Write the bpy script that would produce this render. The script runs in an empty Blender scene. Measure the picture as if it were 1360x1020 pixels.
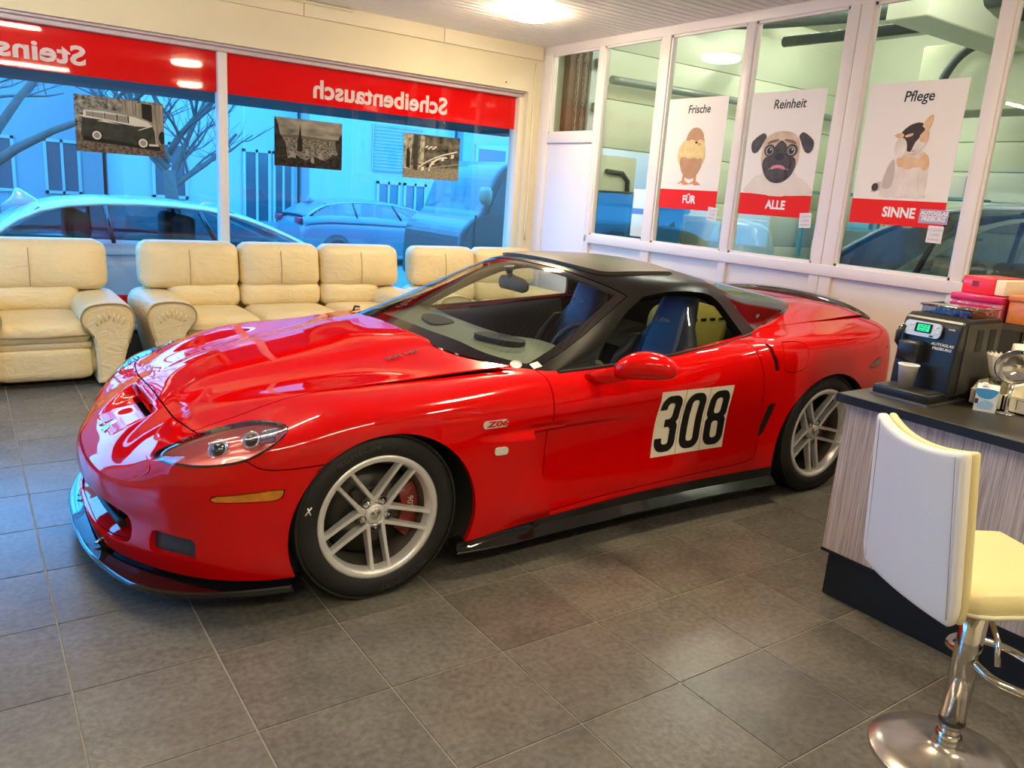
import bpy, bmesh, math, random
import numpy as np
from mathutils import Vector, Matrix
random.seed(7)
scene = bpy.context.scene
COL = scene.collection
# ------------------------------------------------------------------ camera
cam_d = bpy.data.cameras.new('camera'); cam = bpy.data.objects.new('camera', cam_d); COL.objects.link(cam)
yaw, pitch, roll = 0.61546, 0.23778, 0.07001
fwd = Vector((math.sin(yaw)*math.cos(pitch), math.cos(yaw)*math.cos(pitch), -math.sin(pitch)))
rgt = Vector((math.cos(yaw), -math.sin(yaw), 0)); upv = rgt.cross(fwd)
r2 = rgt*math.cos(roll) + upv*math.sin(roll); u2 = -rgt*math.sin(roll) + upv*math.cos(roll)
M = Matrix((r2, u2, -fwd)).transposed().to_4x4(); M.translation = (0, 0, 1.532)
cam.matrix_world = M
cam_d.sensor_width = 36; cam_d.lens = 36*1046.5/1360; cam_d.clip_start = 0.02; cam_d.clip_end = 300
scene.camera = cam
# ------------------------------------------------------------------ world, exposure
scene.view_settings.view_transform = 'Standard'; scene.view_settings.look = 'None'
scene.view_settings.gamma = 1.0; scene.view_settings.use_curve_mapping = False
scene.view_settings.exposure = 0.22
wd = bpy.data.worlds.new('world'); scene.world = wd; wd.use_nodes = True
bg = wd.node_tree.nodes['Background']
bg.inputs['Color'].default_value = (0.045, 0.385, 1.0, 1); bg.inputs['Strength'].default_value = 12.0
def area_light(name, loc, rot, sx, sy, power, color):
    l = bpy.data.lights.new(name, 'AREA'); l.shape = 'RECTANGLE'; l.size = sx; l.size_y = sy
    l.energy = power; l.color = color
    o = bpy.data.objects.new(name, l); o.location = loc; o.rotation_euler = rot; COL.objects.link(o)
    return o
# ------------------------------------------------------------------ helpers: materials
MATS = {}
def new_mat(name):
    m = bpy.data.materials.new(name); m.use_nodes = True
    nt = m.node_tree; b = nt.nodes['Principled BSDF']
    MATS[name] = m
    return m, nt, b
def pmat(name, col, rough=0.5, metal=0.0, coat=0.0, spec=0.5, noise=0.0, nscale=8.0, bump=0.0, bscale=60.0, emit=None, estr=0.0, trans=0.0, ior=1.45, alpha=1.0, col2=None, stretch=(1,1,1), coat_rough=0.03):
    if name in MATS: return MATS[name]
    m, nt, b = new_mat(name)
    b.inputs['Base Color'].default_value = (*col, 1); b.inputs['Roughness'].default_value = rough
    b.inputs['Metallic'].default_value = metal; b.inputs['Coat Weight'].default_value = coat
    b.inputs['Coat Roughness'].default_value = coat_rough
    b.inputs['Specular IOR Level'].default_value = spec; b.inputs['IOR'].default_value = ior
    b.inputs['Transmission Weight'].default_value = trans; b.inputs['Alpha'].default_value = alpha
    if emit is not None:
        b.inputs['Emission Color'].default_value = (*emit, 1); b.inputs['Emission Strength'].default_value = estr
    if noise > 0 or bump > 0:
        tc = nt.nodes.new('ShaderNodeTexCoord'); mp = nt.nodes.new('ShaderNodeMapping')
        mp.inputs['Scale'].default_value = stretch
        nt.links.new(tc.outputs['Object'], mp.inputs['Vector'])
    if noise > 0:
        n = nt.nodes.new('ShaderNodeTexNoise'); n.inputs['Scale'].default_value = nscale; n.inputs['Detail'].default_value = 5
        nt.links.new(mp.outputs['Vector'], n.inputs['Vector'])
        cr = nt.nodes.new('ShaderNodeValToRGB')
        c2 = col2 if col2 else tuple(c*(1-noise) for c in col)
        cr.color_ramp.elements[0].position = 0.3; cr.color_ramp.elements[1].position = 0.7
        cr.color_ramp.elements[0].color = (*c2, 1); cr.color_ramp.elements[1].color = (*col, 1)
        nt.links.new(n.outputs['Fac'], cr.inputs['Fac']); nt.links.new(cr.outputs['Color'], b.inputs['Base Color'])
    if bump > 0:
        n2 = nt.nodes.new('ShaderNodeTexNoise'); n2.inputs['Scale'].default_value = bscale; n2.inputs['Detail'].default_value = 4
        nt.links.new(mp.outputs['Vector'], n2.inputs['Vector'])
        bp = nt.nodes.new('ShaderNodeBump'); bp.inputs['Strength'].default_value = bump; bp.inputs['Distance'].default_value = 0.01
        nt.links.new(n2.outputs['Fac'], bp.inputs['Height']); nt.links.new(bp.outputs['Normal'], b.inputs['Normal'])
    return m
def glass_mat(name, tint=(0.9, 0.97, 0.95), refl=0.5, rough=0.0):
    """thin window pane: tinted transparent + fresnel mirror"""
    if name in MATS: return MATS[name]
    m = bpy.data.materials.new(name); m.use_nodes = True; MATS[name] = m
    nt = m.node_tree; nt.nodes.clear()
    out = nt.nodes.new('ShaderNodeOutputMaterial'); mix = nt.nodes.new('ShaderNodeMixShader')
    tr = nt.nodes.new('ShaderNodeBsdfTransparent'); tr.inputs['Color'].default_value = (*tint, 1)
    gl = nt.nodes.new('ShaderNodeBsdfGlossy'); gl.inputs['Roughness'].default_value = rough
    fr = nt.nodes.new('ShaderNodeFresnel'); ge = nt.nodes.new('ShaderNodeNewGeometry')
    io = nt.nodes.new('ShaderNodeMapRange'); io.inputs['To Min'].default_value = 1.5; io.inputs['To Max'].default_value = 1/1.5
    nt.links.new(ge.outputs['Backfacing'], io.inputs['Value']); nt.links.new(io.outputs[0], fr.inputs['IOR'])
    mu = nt.nodes.new('ShaderNodeMath'); mu.operation = 'MULTIPLY'; mu.use_clamp = True; mu.inputs[1].default_value = refl
    nt.links.new(fr.outputs['Fac'], mu.inputs[0]); nt.links.new(mu.outputs[0], mix.inputs['Fac'])
    nt.links.new(tr.outputs[0], mix.inputs[1]); nt.links.new(gl.outputs[0], mix.inputs[2])
    nt.links.new(mix.outputs[0], out.inputs['Surface'])
    return m
# ------------------------------------------------------------------ helpers: objects and meshes
def link(name, me, mat=None, parent=None, loc=None, rot=None):
    o = bpy.data.objects.new(name, me); COL.objects.link(o)
    if mat is not None and me is not None:
        if isinstance(mat, (list, tuple)):
            for m_ in mat: me.materials.append(m_)
        else: me.materials.append(mat)
    if parent is not None: o.parent = parent
    if loc is not None: o.location = loc
    if rot is not None: o.rotation_euler = rot
    return o
def tag(o, label=None, cat=None, group=None, kind=None):
    if label: o['label'] = label
    if cat: o['category'] = cat
    if group: o['group'] = group
    if kind: o['kind'] = kind
    return o
def empty(name, loc=(0, 0, 0), rz=0.0, label=None, cat=None, group=None):
    o = bpy.data.objects.new(name, None); COL.objects.link(o)
    o.location = loc; o.rotation_euler = (0, 0, rz); o.empty_display_size = 0.1
    return tag(o, label, cat, group)
def copy_tree(o, parent=None):
    kids = list(o.children)
    c = o.copy(); COL.objects.link(c); c.parent = parent
    for k in kids: copy_tree(k, c)
    return c
class B:
    """bmesh collector"""
    def __init__(s): s.bm = bmesh.new()
    def quadmesh(s, V, F, smooth=False, mi=0):
        vs = [s.bm.verts.new(v) for v in V]
        for f in F:
            try:
                fc = s.bm.faces.new([vs[i] for i in f]); fc.smooth = smooth; fc.material_index = mi
            except ValueError: pass
        return s
    def box(s, x0, x1, y0, y1, z0, z1, mi=0, bev=0.0, seg=2):
        V = [(x, y, z) for x in (x0, x1) for y in (y0, y1) for z in (z0, z1)]
        F = [(0, 1, 3, 2), (4, 6, 7, 5), (0, 4, 5, 1), (2, 3, 7, 6), (0, 2, 6, 4), (1, 5, 7, 3)]
        if bev <= 0: return s.quadmesh(V, F, mi=mi)
        b2 = bmesh.new(); vs = [b2.verts.new(v) for v in V]
        for f in F: b2.faces.new([vs[i] for i in f])
        bmesh.ops.bevel(b2, geom=list(b2.edges), offset=bev, segments=seg, profile=0.5, affect='EDGES')
        s._merge(b2, mi, True); return s
    def _merge(s, b2, mi=0, smooth=True, mat=None):
        if mat is not None: bmesh.ops.transform(b2, matrix=mat, verts=b2.verts)
        b2.verts.index_update()
        vs = [s.bm.verts.new(v.co) for v in b2.verts]
        for f in b2.faces:
            try:
                fc = s.bm.faces.new([vs[v.index] for v in f.verts]); fc.smooth = smooth; fc.material_index = mi
            except ValueError: pass
        b2.free()
    def tube(s, pts, r, n=12, mi=0, cap=True, closed=False):
        pts = [Vector(p) for p in pts]; N = len(pts)
        rr = r if isinstance(r, (list, tuple)) else [r]*N
        rings = []; up = None
        for i, p in enumerate(pts):
            if closed: d = pts[(i+1) % N]-pts[i-1]
            else: d = pts[min(i+1, N-1)]-pts[max(i-1, 0)]
            d.normalize()
            if up is None:
                a = Vector((0, 0, 1)) if abs(d.z) < 0.9 else Vector((1, 0, 0))
                up = (a-d*a.dot(d)).normalized()
            else:
                up = (up-d*up.dot(d)).normalized()
            sd = d.cross(up)
            rings.append([s.bm.verts.new(p+(up*math.cos(t)+sd*math.sin(t))*rr[i]) for t in [2*math.pi*k/n for k in range(n)]])
        M_ = N if closed else N-1
        for i in range(M_):
            a, b = rings[i], rings[(i+1) % N]
            for k in range(n):
                f = s.bm.faces.new((a[k], a[(k+1) % n], b[(k+1) % n], b[k])); f.smooth = True; f.material_index = mi
        if cap and not closed:
            for rg in (rings[0][::-1], rings[-1]):
                f = s.bm.faces.new(rg); f.material_index = mi
        return s
    def lathe(s, prof, n=32, center=(0, 0, 0), axis='Z', mi=0, smooth=True, a0=0.0, a1=2*math.pi):
        full = abs((a1-a0)-2*math.pi) < 1e-6
        m = n if full else n+1
        c = Vector(center); rings = []
        for k in range(m):
            t = a0+(a1-a0)*k/n
            ring = []
            for (r, h) in prof:
                if axis == 'Z': p = Vector((r*math.cos(t), r*math.sin(t), h))
                elif axis == 'Y': p = Vector((r*math.cos(t), h, r*math.sin(t)))
                else: p = Vector((h, r*math.cos(t), r*math.sin(t)))
                ring.append(s.bm.verts.new(c+p))
            rings.append(ring)
        for k in range(m if full else m-1):
            a, b = rings[k], rings[(k+1) % m]
            for i in range(len(prof)-1):
                try:
                    f = s.bm.faces.new((a[i], b[i], b[i+1], a[i+1])); f.smooth = smooth; f.material_index = mi
                except ValueError: pass
        return s
    def prism(s, poly, d0, d1, axis='Y', mi=0, smooth=False):
        """extrude polygon (a,b) along an axis: Y -> (a,d,b), X -> (d,a,b), Z -> (a,b,d)"""
        def P(a, b, d): return (a, d, b) if axis == 'Y' else ((d, a, b) if axis == 'X' else (a, b, d))
        n = len(poly)
        v0 = [s.bm.verts.new(P(a, b, d0)) for a, b in poly]; v1 = [s.bm.verts.new(P(a, b, d1)) for a, b in poly]
        for fvs in (v0, v1[::-1]):
            f = s.bm.faces.new(fvs); f.material_index = mi
        for i in range(n):
            f = s.bm.faces.new((v0[i], v1[i], v1[(i+1) % n], v0[(i+1) % n])); f.material_index = mi; f.smooth = smooth
        return s
    def obj(s, name, mat=None, parent=None, loc=None, rot=None, fix=True, clean=True):
        if clean: bmesh.ops.remove_doubles(s.bm, verts=s.bm.verts, dist=1e-6)
        if fix: bmesh.ops.recalc_face_normals(s.bm, faces=s.bm.faces)
        me = bpy.data.meshes.new(name); s.bm.to_mesh(me); s.bm.free()
        return link(name, me, mat, parent, loc, rot)
def bevel_mod(o, w=0.005, seg=2, angle=35):
    m = o.modifiers.new('bevel', 'BEVEL'); m.width = w; m.segments = seg; m.limit_method = 'ANGLE'; m.angle_limit = math.radians(angle)
    return o
def subsurf(o, lv=2):
    m = o.modifiers.new('subsurf', 'SUBSURF'); m.levels = lv; m.render_levels = lv; return o
def solidify(o, t, off=0.0):
    m = o.modifiers.new('solid', 'SOLIDIFY'); m.thickness = t; m.offset = off; return o
def shade_smooth(o):
    for p in o.data.polygons: p.use_smooth = True
    return o
def auto_smooth(o, ang=40):
    """flat/smooth by marking sharp edges beyond the angle"""
    bm = bmesh.new(); bm.from_mesh(o.data)
    for e in bm.edges:
        if len(e.link_faces) == 2 and e.calc_face_angle(0) > math.radians(ang): e.smooth = False
    for f in bm.faces: f.smooth = True
    bm.to_mesh(o.data); bm.free(); return o
FONTS = {}
def text_mesh(name, txt, size, mat, parent=None, matrix=None, extrude=0.001, align='CENTER', shear=0.0, bold=0.0, sx=1.0, spacing=1.0):
    cu = bpy.data.curves.new(name, 'FONT'); cu.body = txt; cu.size = size; cu.extrude = extrude
    cu.align_x = align; cu.align_y = 'CENTER'; cu.shear = shear; cu.offset = bold; cu.resolution_u = 3; cu.space_character = spacing
    ot = bpy.data.objects.new(name, cu); COL.objects.link(ot)
    dg = bpy.context.evaluated_depsgraph_get()
    me = bpy.data.meshes.new_from_object(ot.evaluated_get(dg))
    bpy.data.objects.remove(ot); bpy.data.curves.remove(cu)
    if sx != 1.0: me.transform(Matrix.Diagonal((sx, 1, 1, 1)))
    if matrix is not None: me.transform(matrix)
    me.materials.clear()
    return link(name, me, mat, parent)
def basis(o, ax, ay):
    """matrix taking local (x,y) to world axes ax, ay at origin o"""
    ax = Vector(ax).normalized(); ay = Vector(ay).normalized(); az = ax.cross(ay)
    m = Matrix((ax, ay, az)).transposed().to_4x4(); m.translation = Vector(o); return m
def smooth_poly(pts, n=4, closed=True):
    """Catmull-Rom refine of a 2D/3D polyline"""
    P = [np.array(p, float) for p in pts]; N = len(P); out = []
    rng = range(N) if closed else range(N-1)
    for i in rng:
        if closed: a, b, c, d = P[i-1], P[i], P[(i+1) % N], P[(i+2) % N]
        else: a, b, c, d = P[max(i-1, 0)], P[i], P[i+1], P[min(i+2, N-1)]
        for k in range(n):
            t = k/n
            out.append(0.5*((2*b)+(-a+c)*t+(2*a-5*b+4*c-d)*t*t+(-a+3*b-3*c+d)*t**3))
    if not closed: out.append(P[-1])
    return [tuple(p) for p in out]
# =================================================================== room shell
CEIL = 2.98
def st(o): o['kind'] = 'structure'; return o
WALLM = pmat('wall_cream', (.72, .65, .47), rough=.65, noise=.06, nscale=2.5, bump=.05, bscale=40)
WHITEP = pmat('partition_white_paint', (.80, .74, .72), rough=.38, noise=.04, nscale=3)
FRAMEM = pmat('window_frame_grey', (.55, .46, .50), rough=.4, noise=.08, nscale=4)
MULL = pmat('mullion_pale', (.70, .66, .64), rough=.4)
# ---- floor: grout bed and single tiles
TA, TB, OX, OY = .4187, .4299, 1.4216, 3.2437
fl = st(B().box(-3.2, 12.0, -3.2, 7.3, -.20, -.003).obj('floor', pmat('grout', (.30, .28, .24), rough=.9, noise=.2, nscale=20)))
def tile_material():
    m, nt, b = new_mat('floor_tile_slate')
    tc = nt.nodes.new('ShaderNodeTexCoord'); oi = nt.nodes.new('ShaderNodeObjectInfo'); ad = nt.nodes.new('ShaderNodeVectorMath'); ad.operation = 'MULTIPLY_ADD'
    ad.inputs[1].default_value = (37, 53, 0)
    cx = nt.nodes.new('ShaderNodeCombineXYZ'); nt.links.new(oi.outputs['Random'], cx.inputs[0]); nt.links.new(oi.outputs['Random'], cx.inputs[1])
    nt.links.new(cx.outputs[0], ad.inputs[0]); nt.links.new(tc.outputs['Object'], ad.inputs[2])
    n = nt.nodes.new('ShaderNodeTexNoise'); n.inputs['Scale'].default_value = 4.5; n.inputs['Detail'].default_value = 8; n.inputs['Roughness'].default_value = .68
    nt.links.new(ad.outputs[0], n.inputs['Vector'])
    n2 = nt.nodes.new('ShaderNodeTexNoise'); n2.inputs['Scale'].default_value = 45; n2.inputs['Detail'].default_value = 4
    nt.links.new(ad.outputs[0], n2.inputs['Vector'])
    cr = nt.nodes.new('ShaderNodeValToRGB'); e = cr.color_ramp.elements
    e[0].position = .25; e[0].color = (.095, .090, .078, 1); e[1].position = .78; e[1].color = (.165, .157, .138, 1)
    nt.links.new(n.outputs['Fac'], cr.inputs['Fac'])
    mx = nt.nodes.new('ShaderNodeMixRGB'); mx.blend_type = 'OVERLAY'; mx.inputs['Fac'].default_value = .55
    nt.links.new(cr.outputs['Color'], mx.inputs[1]); nt.links.new(n2.outputs['Fac'], mx.inputs[2])
    hs = nt.nodes.new('ShaderNodeHueSaturation'); mr = nt.nodes.new('ShaderNodeMapRange'); mr.inputs['To Min'].default_value = .88; mr.inputs['To Max'].default_value = 1.12
    nt.links.new(oi.outputs['Random'], mr.inputs['Value']); nt.links.new(mr.outputs[0], hs.inputs['Value']); nt.links.new(mx.outputs[0], hs.inputs['Color'])
    nt.links.new(hs.outputs[0], b.inputs['Base Color'])
    r = nt.nodes.new('ShaderNodeMapRange'); r.inputs['To Min'].default_value = .22; r.inputs['To Max'].default_value = .29
    nt.links.new(n.outputs['Fac'], r.inputs['Value']); nt.links.new(r.outputs[0], b.inputs['Roughness'])
    bp = nt.nodes.new('ShaderNodeBump'); bp.inputs['Strength'].default_value = .25; bp.inputs['Distance'].default_value = .004
    nt.links.new(n2.outputs['Fac'], bp.inputs['Height']); nt.links.new(bp.outputs[0], b.inputs['Normal'])
    b.inputs['Specular IOR Level'].default_value = .5
    return m
TILE = tile_material()
gp = .0029
tb = B(); x1, y1, bv = TA/2-gp, TB/2-gp, .0006
tb.quadmesh([(-x1, -y1, -.008), (x1, -y1, -.008), (x1, y1, -.008), (-x1, y1, -.008), (-x1, -y1, -.0015), (x1, -y1, -.0015), (x1, y1, -.0015), (-x1, y1, -.0015), (-x1+bv, -y1+bv, 0), (x1-bv, -y1+bv, 0), (x1-bv, y1-bv, 0), (-x1+bv, y1-bv, 0)],
            [(0, 1, 5, 4), (1, 2, 6, 5), (2, 3, 7, 6), (3, 0, 4, 7), (4, 5, 9, 8), (5, 6, 10, 9), (6, 7, 11, 10), (7, 4, 8, 11), (8, 9, 10, 11)])
tile0 = None; rest_t = B(); ntile = 0
CamInv = cam.matrix_world.inverted()
for i in range(-11, 10):
    for j in range(-9, 15):
        cx_, cy_ = OX+(i+.5)*TA, OY-(j+.5)*TB
        if not (-3.1 < cx_ < 5.2 and -3.1 < cy_ < 7.05): continue
        q = CamInv @ Vector((cx_, cy_, 0))
        vis = q.z < -.2 and abs(q.x/q.z) < .65+.30/abs(q.z) and abs(q.y/q.z) < .49+.30/abs(q.z)
        if vis and ntile < 296:
            if tile0 is None:
                tile0 = tb.obj('floor_tile', TILE, fl, (cx_, cy_, 0)); 
            else:
                o = tile0.copy(); COL.objects.link(o); o.parent = fl; o.location = (cx_, cy_, 0); o.rotation_euler.z = 0
            ntile += 1
        else:
            rest_t.quadmesh([(cx_-x1, cy_-y1, -.008), (cx_+x1, cy_-y1, -.008), (cx_+x1, cy_+y1, -.008), (cx_-x1, cy_+y1, -.008), (cx_-x1, cy_-y1, 0), (cx_+x1, cy_-y1, 0), (cx_+x1, cy_+y1, 0), (cx_-x1, cy_+y1, 0)], [(0, 1, 5, 4), (1, 2, 6, 5), (2, 3, 7, 6), (3, 0, 4, 7), (4, 5, 6, 7)])
tag(rest_t.obj('floor_tiles_rest', TILE, fl), kind='stuff')
# ---- ceiling: narrow slats running along X
cl = st(B().box(-3.2, 5.15, -3.2, 7.3, CEIL+.012, CEIL+.12).obj('ceiling', pmat('ceiling_groove', (.07, .06, .05), rough=.9)))
SLAT = pmat('ceiling_slat_white', (.86, .83, .79), rough=.32, spec=.5, noise=.05, nscale=1.2, stretch=(.3, 6, 1))
sl = B(); sw_ = .083
sl.prism([(-sw_/2+.004, 0), (-sw_/2, .006), (-sw_/2, .016), (sw_/2, .016), (sw_/2, .006), (sw_/2-.004, 0)], -3.15, 5.05, axis='X')
s0 = sl.obj('ceiling_slat', SLAT, cl, (0, 6.94, CEIL))
for k in range(1, 106):
    o = s0.copy(); COL.objects.link(o); o.parent = cl; o.location = (0, 6.94-k*.0945, CEIL)
# ---- window wall
wl = st(bpy.data.objects.new('wall_window', None)); COL.objects.link(wl)
B().box(-3.2, 5.05, 7.0, 7.3, 2.545, CEIL+.1).obj('lintel', WALLM, wl)
B().box(4.90, 5.25, 7.0, 7.3, 0, 2.545).obj('pier', WALLM, wl)
B().box(-3.2, 4.90, 7.06, 7.3, 0, .22).obj('window_breast', pmat('breast_dark', (.05, .05, .055), rough=.7), wl)
B().box(-3.2, 4.90, 7.02, 7.16, .22, .25, bev=.004).obj('window_board', pmat('window_board', (.62, .60, .62), rough=.4), wl)
for (xa, xb) in ((-3.2, .9), (.905, 2.52), (2.525, 3.875), (3.88, 5.04)):
    B().box(xa, xb, 6.965, 7.005, 2.855, CEIL+.005, bev=.004).obj('ceiling_cover', pmat('cover_strip', (.74, .66, .50), rough=.5), wl)
B().tube([(1.2, 6.955, 2.965), (2.95, 6.955, 2.965)], .014, 8).obj('cable_pipe', pmat('pipe_cream', (.72, .66, .50), rough=.5), wl)
B().tube([(4.965, 6.985, 2.82), (4.967, 6.985, 1.9), (4.975, 6.985, 1.35), (4.960, 6.985, 1.18), (4.968, 6.985, 1.05)], .010, 8).obj('door_cable', MATS['pipe_cream'], wl)
B().lathe([(0, -.004), (.008, -.003), (.008, 0)], 10, center=(4.62, 7.0, 2.60), axis='Y').obj('wall_screw', BLK if False else pmat('screw_dark', (.02, .02, .02), rough=.5), wl)
wn = st(bpy.data.objects.new('window_1', None)); COL.objects.link(wn)
B().box(-3.2, 4.93, 7.08, 7.20, 2.490, 2.555, bev=.006).obj('window_frame', FRAMEM, wn)
B().box(-3.2, 4.93, 7.04, 7.10, 2.525, 2.555, bev=.004).obj('window_frame', FRAMEM, wn)
B().box(1.842, 1.918, 7.09, 7.20, .25, 2.49, bev=.006).obj('mullion', MULL, wn)
B().box(4.845, 4.905, 7.06, 7.20, .25, 2.49, bev=.006).obj('window_frame', pmat('frame_cream', (.74, .66, .52), rough=.45), wn)
B().box(-.52, -.45, 7.09, 7.20, .25, 2.49, bev=.006).obj('mullion', MULL, wn)
SHOPGLASS = glass_mat('shop_window_glass', (.93, .97, 1.0), 1.7)
for (xa, xb) in ((-3.2, -.52), (-.45, 1.842), (1.918, 4.845)):
    B().quadmesh([(xa, 7.15, .25), (xb, 7.15, .25), (xb, 7.15, 2.49), (xa, 7.15, 2.49)], [(0, 1, 2, 3)]).obj('window_pane', SHOPGLASS, wn)
# ---- partition wall with glass towards the workshop (X = 5.05)
pw = st(bpy.data.objects.new('wall_partition', None)); COL.objects.link(pw)
PX0, PX1 = 5.05, 5.13
def pbox(nm, y0, y1, z0, z1, x0=PX0, x1=PX1, m=None, bev=.006): return B().box(x0, x1, y0, y1, z0, z1, bev=bev).obj(nm, m or WHITEP, pw)
pbox('top_rail', -3.2, 7.0, 2.905, CEIL+.05)
posts = [(6.83, 7.0), (6.03, 6.105), (5.18, 5.29), (4.295, 4.375), (3.435, 3.515), (3.335, 3.430), (2.44, 2.515), (1.40, 1.48), (.30, .40)]
for (a, c) in posts: pbox('post', a, c, 0, 2.91)
pbox('sill_rail', -3.2, 6.03, 1.105, 1.185, x0=PX0-.012)
pbox('transom_rail', 6.105, 6.83, 2.05, 2.145)
pbox('door_panel', 6.105, 6.83, 0, 2.05, x0=PX0+.022, m=pmat('panel_lilac_white', (.76, .74, .80), rough=.4))
PANEL = pmat('lower_panel_white', (.78, .73, .68), rough=.42, noise=.05, nscale=2)
spans = [(5.29, 6.03), (4.375, 5.18), (3.515, 4.295), (2.515, 3.335), (1.48, 2.44), (.40, 1.40), (-3.2, .30)]
for (a, c) in spans: pbox('lower_panel', a, c, 0, 1.11, x0=PX0+.030, x1=PX1-.01, m=PANEL, bev=0)
pbox('bottom_rail', -3.2, 6.03, 0, .12)
B().tube([(PX0-.01, 6.075, 1.12), (PX0-.01, 6.075, 1.18)], .007, 8).obj('hinge', pmat('hinge_steel', (.4, .4, .4), rough=.3, metal=.9), pw)
PGLASS = glass_mat('partition_glass', (.93, .97, .92), .9)
for n_, (a, c, z0, z1) in enumerate([(6.105, 6.83, 2.145, 2.905)]+[(a, c, 1.185, 2.905) for a, c in spans]):
    B().quadmesh([(5.09, a, z0), (5.09, c, z0), (5.09, c, z1), (5.09, a, z1)], [(0, 1, 2, 3)]).obj('partition_pane', PGLASS, pw)
    # inner glazing beads
    b = B(); t = .018
    for (y0, y1, q0, q1) in ((a, a+t, z0, z1), (c-t, c, z0, z1), (a, c, z0, z0+t), (a, c, z1-t, z1)): b.box(5.062, 5.086, y0, y1, q0, q1)
    b.obj('glazing_bead', WHITEP, pw)
# ---- walls behind the camera
wb_ = st(B().box(-3.2, 5.05, -3.3, -3.2, 0, CEIL+.1).obj('wall_back', WALLM))
wlf = st(bpy.data.objects.new('wall_left', None)); COL.objects.link(wlf)
for (y0, y1, z0, z1) in ((-3.3, 4.0, 0, CEIL+.1), (6.8, 7.3, 0, CEIL+.1), (4.0, 6.8, 0, .25), (4.0, 6.8, 2.5, CEIL+.1)): B().box(-3.3, -3.2, y0, y1, z0, z1).obj('wall_panel', WALLM, wlf)
wn2 = st(bpy.data.objects.new('window_2', None)); COL.objects.link(wn2)
for (y0, y1, z0, z1) in ((4.0, 4.06, .25, 2.5), (5.36, 5.44, .25, 2.5), (6.74, 6.8, .25, 2.5), (4.0, 6.8, .25, .31), (4.0, 6.8, 2.44, 2.5)): B().box(-3.3, -3.2, y0, y1, z0, z1).obj('window_frame', MULL, wn2)
for (y0, y1) in ((4.06, 5.36), (5.44, 6.74)): B().quadmesh([(-3.25, y0, .31), (-3.25, y1, .31), (-3.25, y1, 2.44), (-3.25, y0, 2.44)], [(0, 1, 2, 3)]).obj('window_pane', SHOPGLASS, wn2)
# ---- lamps: round ceiling discs
LAMPM = pmat('lamp_diffuser', (.9, .85, .72), rough=.5, emit=(1.0, .80, .50), estr=120.0)
LAMPB = pmat('lamp_body_white', (.85, .82, .78), rough=.4)
def disc_lamp(x, y, label):
    r = empty('ceiling_lamp', (x, y, CEIL), 0, label, 'lamp', 'round ceiling lamps')
    B().lathe([(.08, 0), (.155, -.004), (.170, -.018), (.170, -.032)], 48).obj('lamp_base', LAMPB, r)
    B().lathe([(.170, -.020), (.187, -.030), (.190, -.045), (.182, -.060), (.15, -.072), (.08, -.079), (0, -.081)], 48).obj('lamp_diffuser', LAMPM, r)
    return r
disc_lamp(3.95, 5.68, 'round glowing white disc lamp on the slatted ceiling near the corner')
disc_lamp(2.7, 2.3, 'round glowing disc lamp on the slatted ceiling above the red car')
disc_lamp(3.4, -.6, 'round glowing disc lamp on the ceiling behind the counter')
TUBEM = pmat('tube_light', (.9, .9, .85), rough=.5, emit=(1.0, .86, .62), estr=170.0)
def tube_lamp(x, y, label):
    r = empty('strip_light', (x, y, CEIL), 0, label, 'lamp', 'strip lights at the back of the room')
    B().box(-.62, .62, -.05, .05, -.045, 0, bev=.006).obj('lamp_body', LAMPB, r)
    B().tube([(-.59, 0, -.062), (.59, 0, -.062)], .016, 12).obj('lamp_tube', TUBEM, r)
for (x, y, lb) in ((0.0, 4.75, 'in front of the armchair, added for floor glare'), (0.3, 3.6, 'nearer the car nose, added for floor glare'), (-.4, -.6, 'far back by the left wall'), (1.0, -.6, 'far back towards the counter')):  # first two are unseen extras, added for glare on the foreground floor
    tube_lamp(x, y, 'fluorescent strip light on the slatted ceiling '+lb)
# =================================================================== street outside the shop window
GZ = -.16
st(B().box(-22, 45, -14, 34, GZ-.2, GZ-.045).obj('ground_street', pmat('asphalt', (.11, .11, .11), rough=.85, noise=.25, nscale=3)))
pav = st(B().box(-14, 45, 7.3, 10.6, GZ, GZ+.06).obj('floor_pavement', pmat('pavement', (.18, .18, .175), rough=.85, noise=.12, nscale=4)))
st(B().box(-14, 45, 18.4, 19.9, GZ, GZ+.12).obj('floor_far_pavement', MATS['pavement']))
# roof overhang above the shop window
cn = st(B().box(-4, 5.6, 7.3, 8.45, 2.19, 2.42).obj('canopy_outside', pmat('canopy_brown', (.012, .009, .005), rough=.8)))
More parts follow.
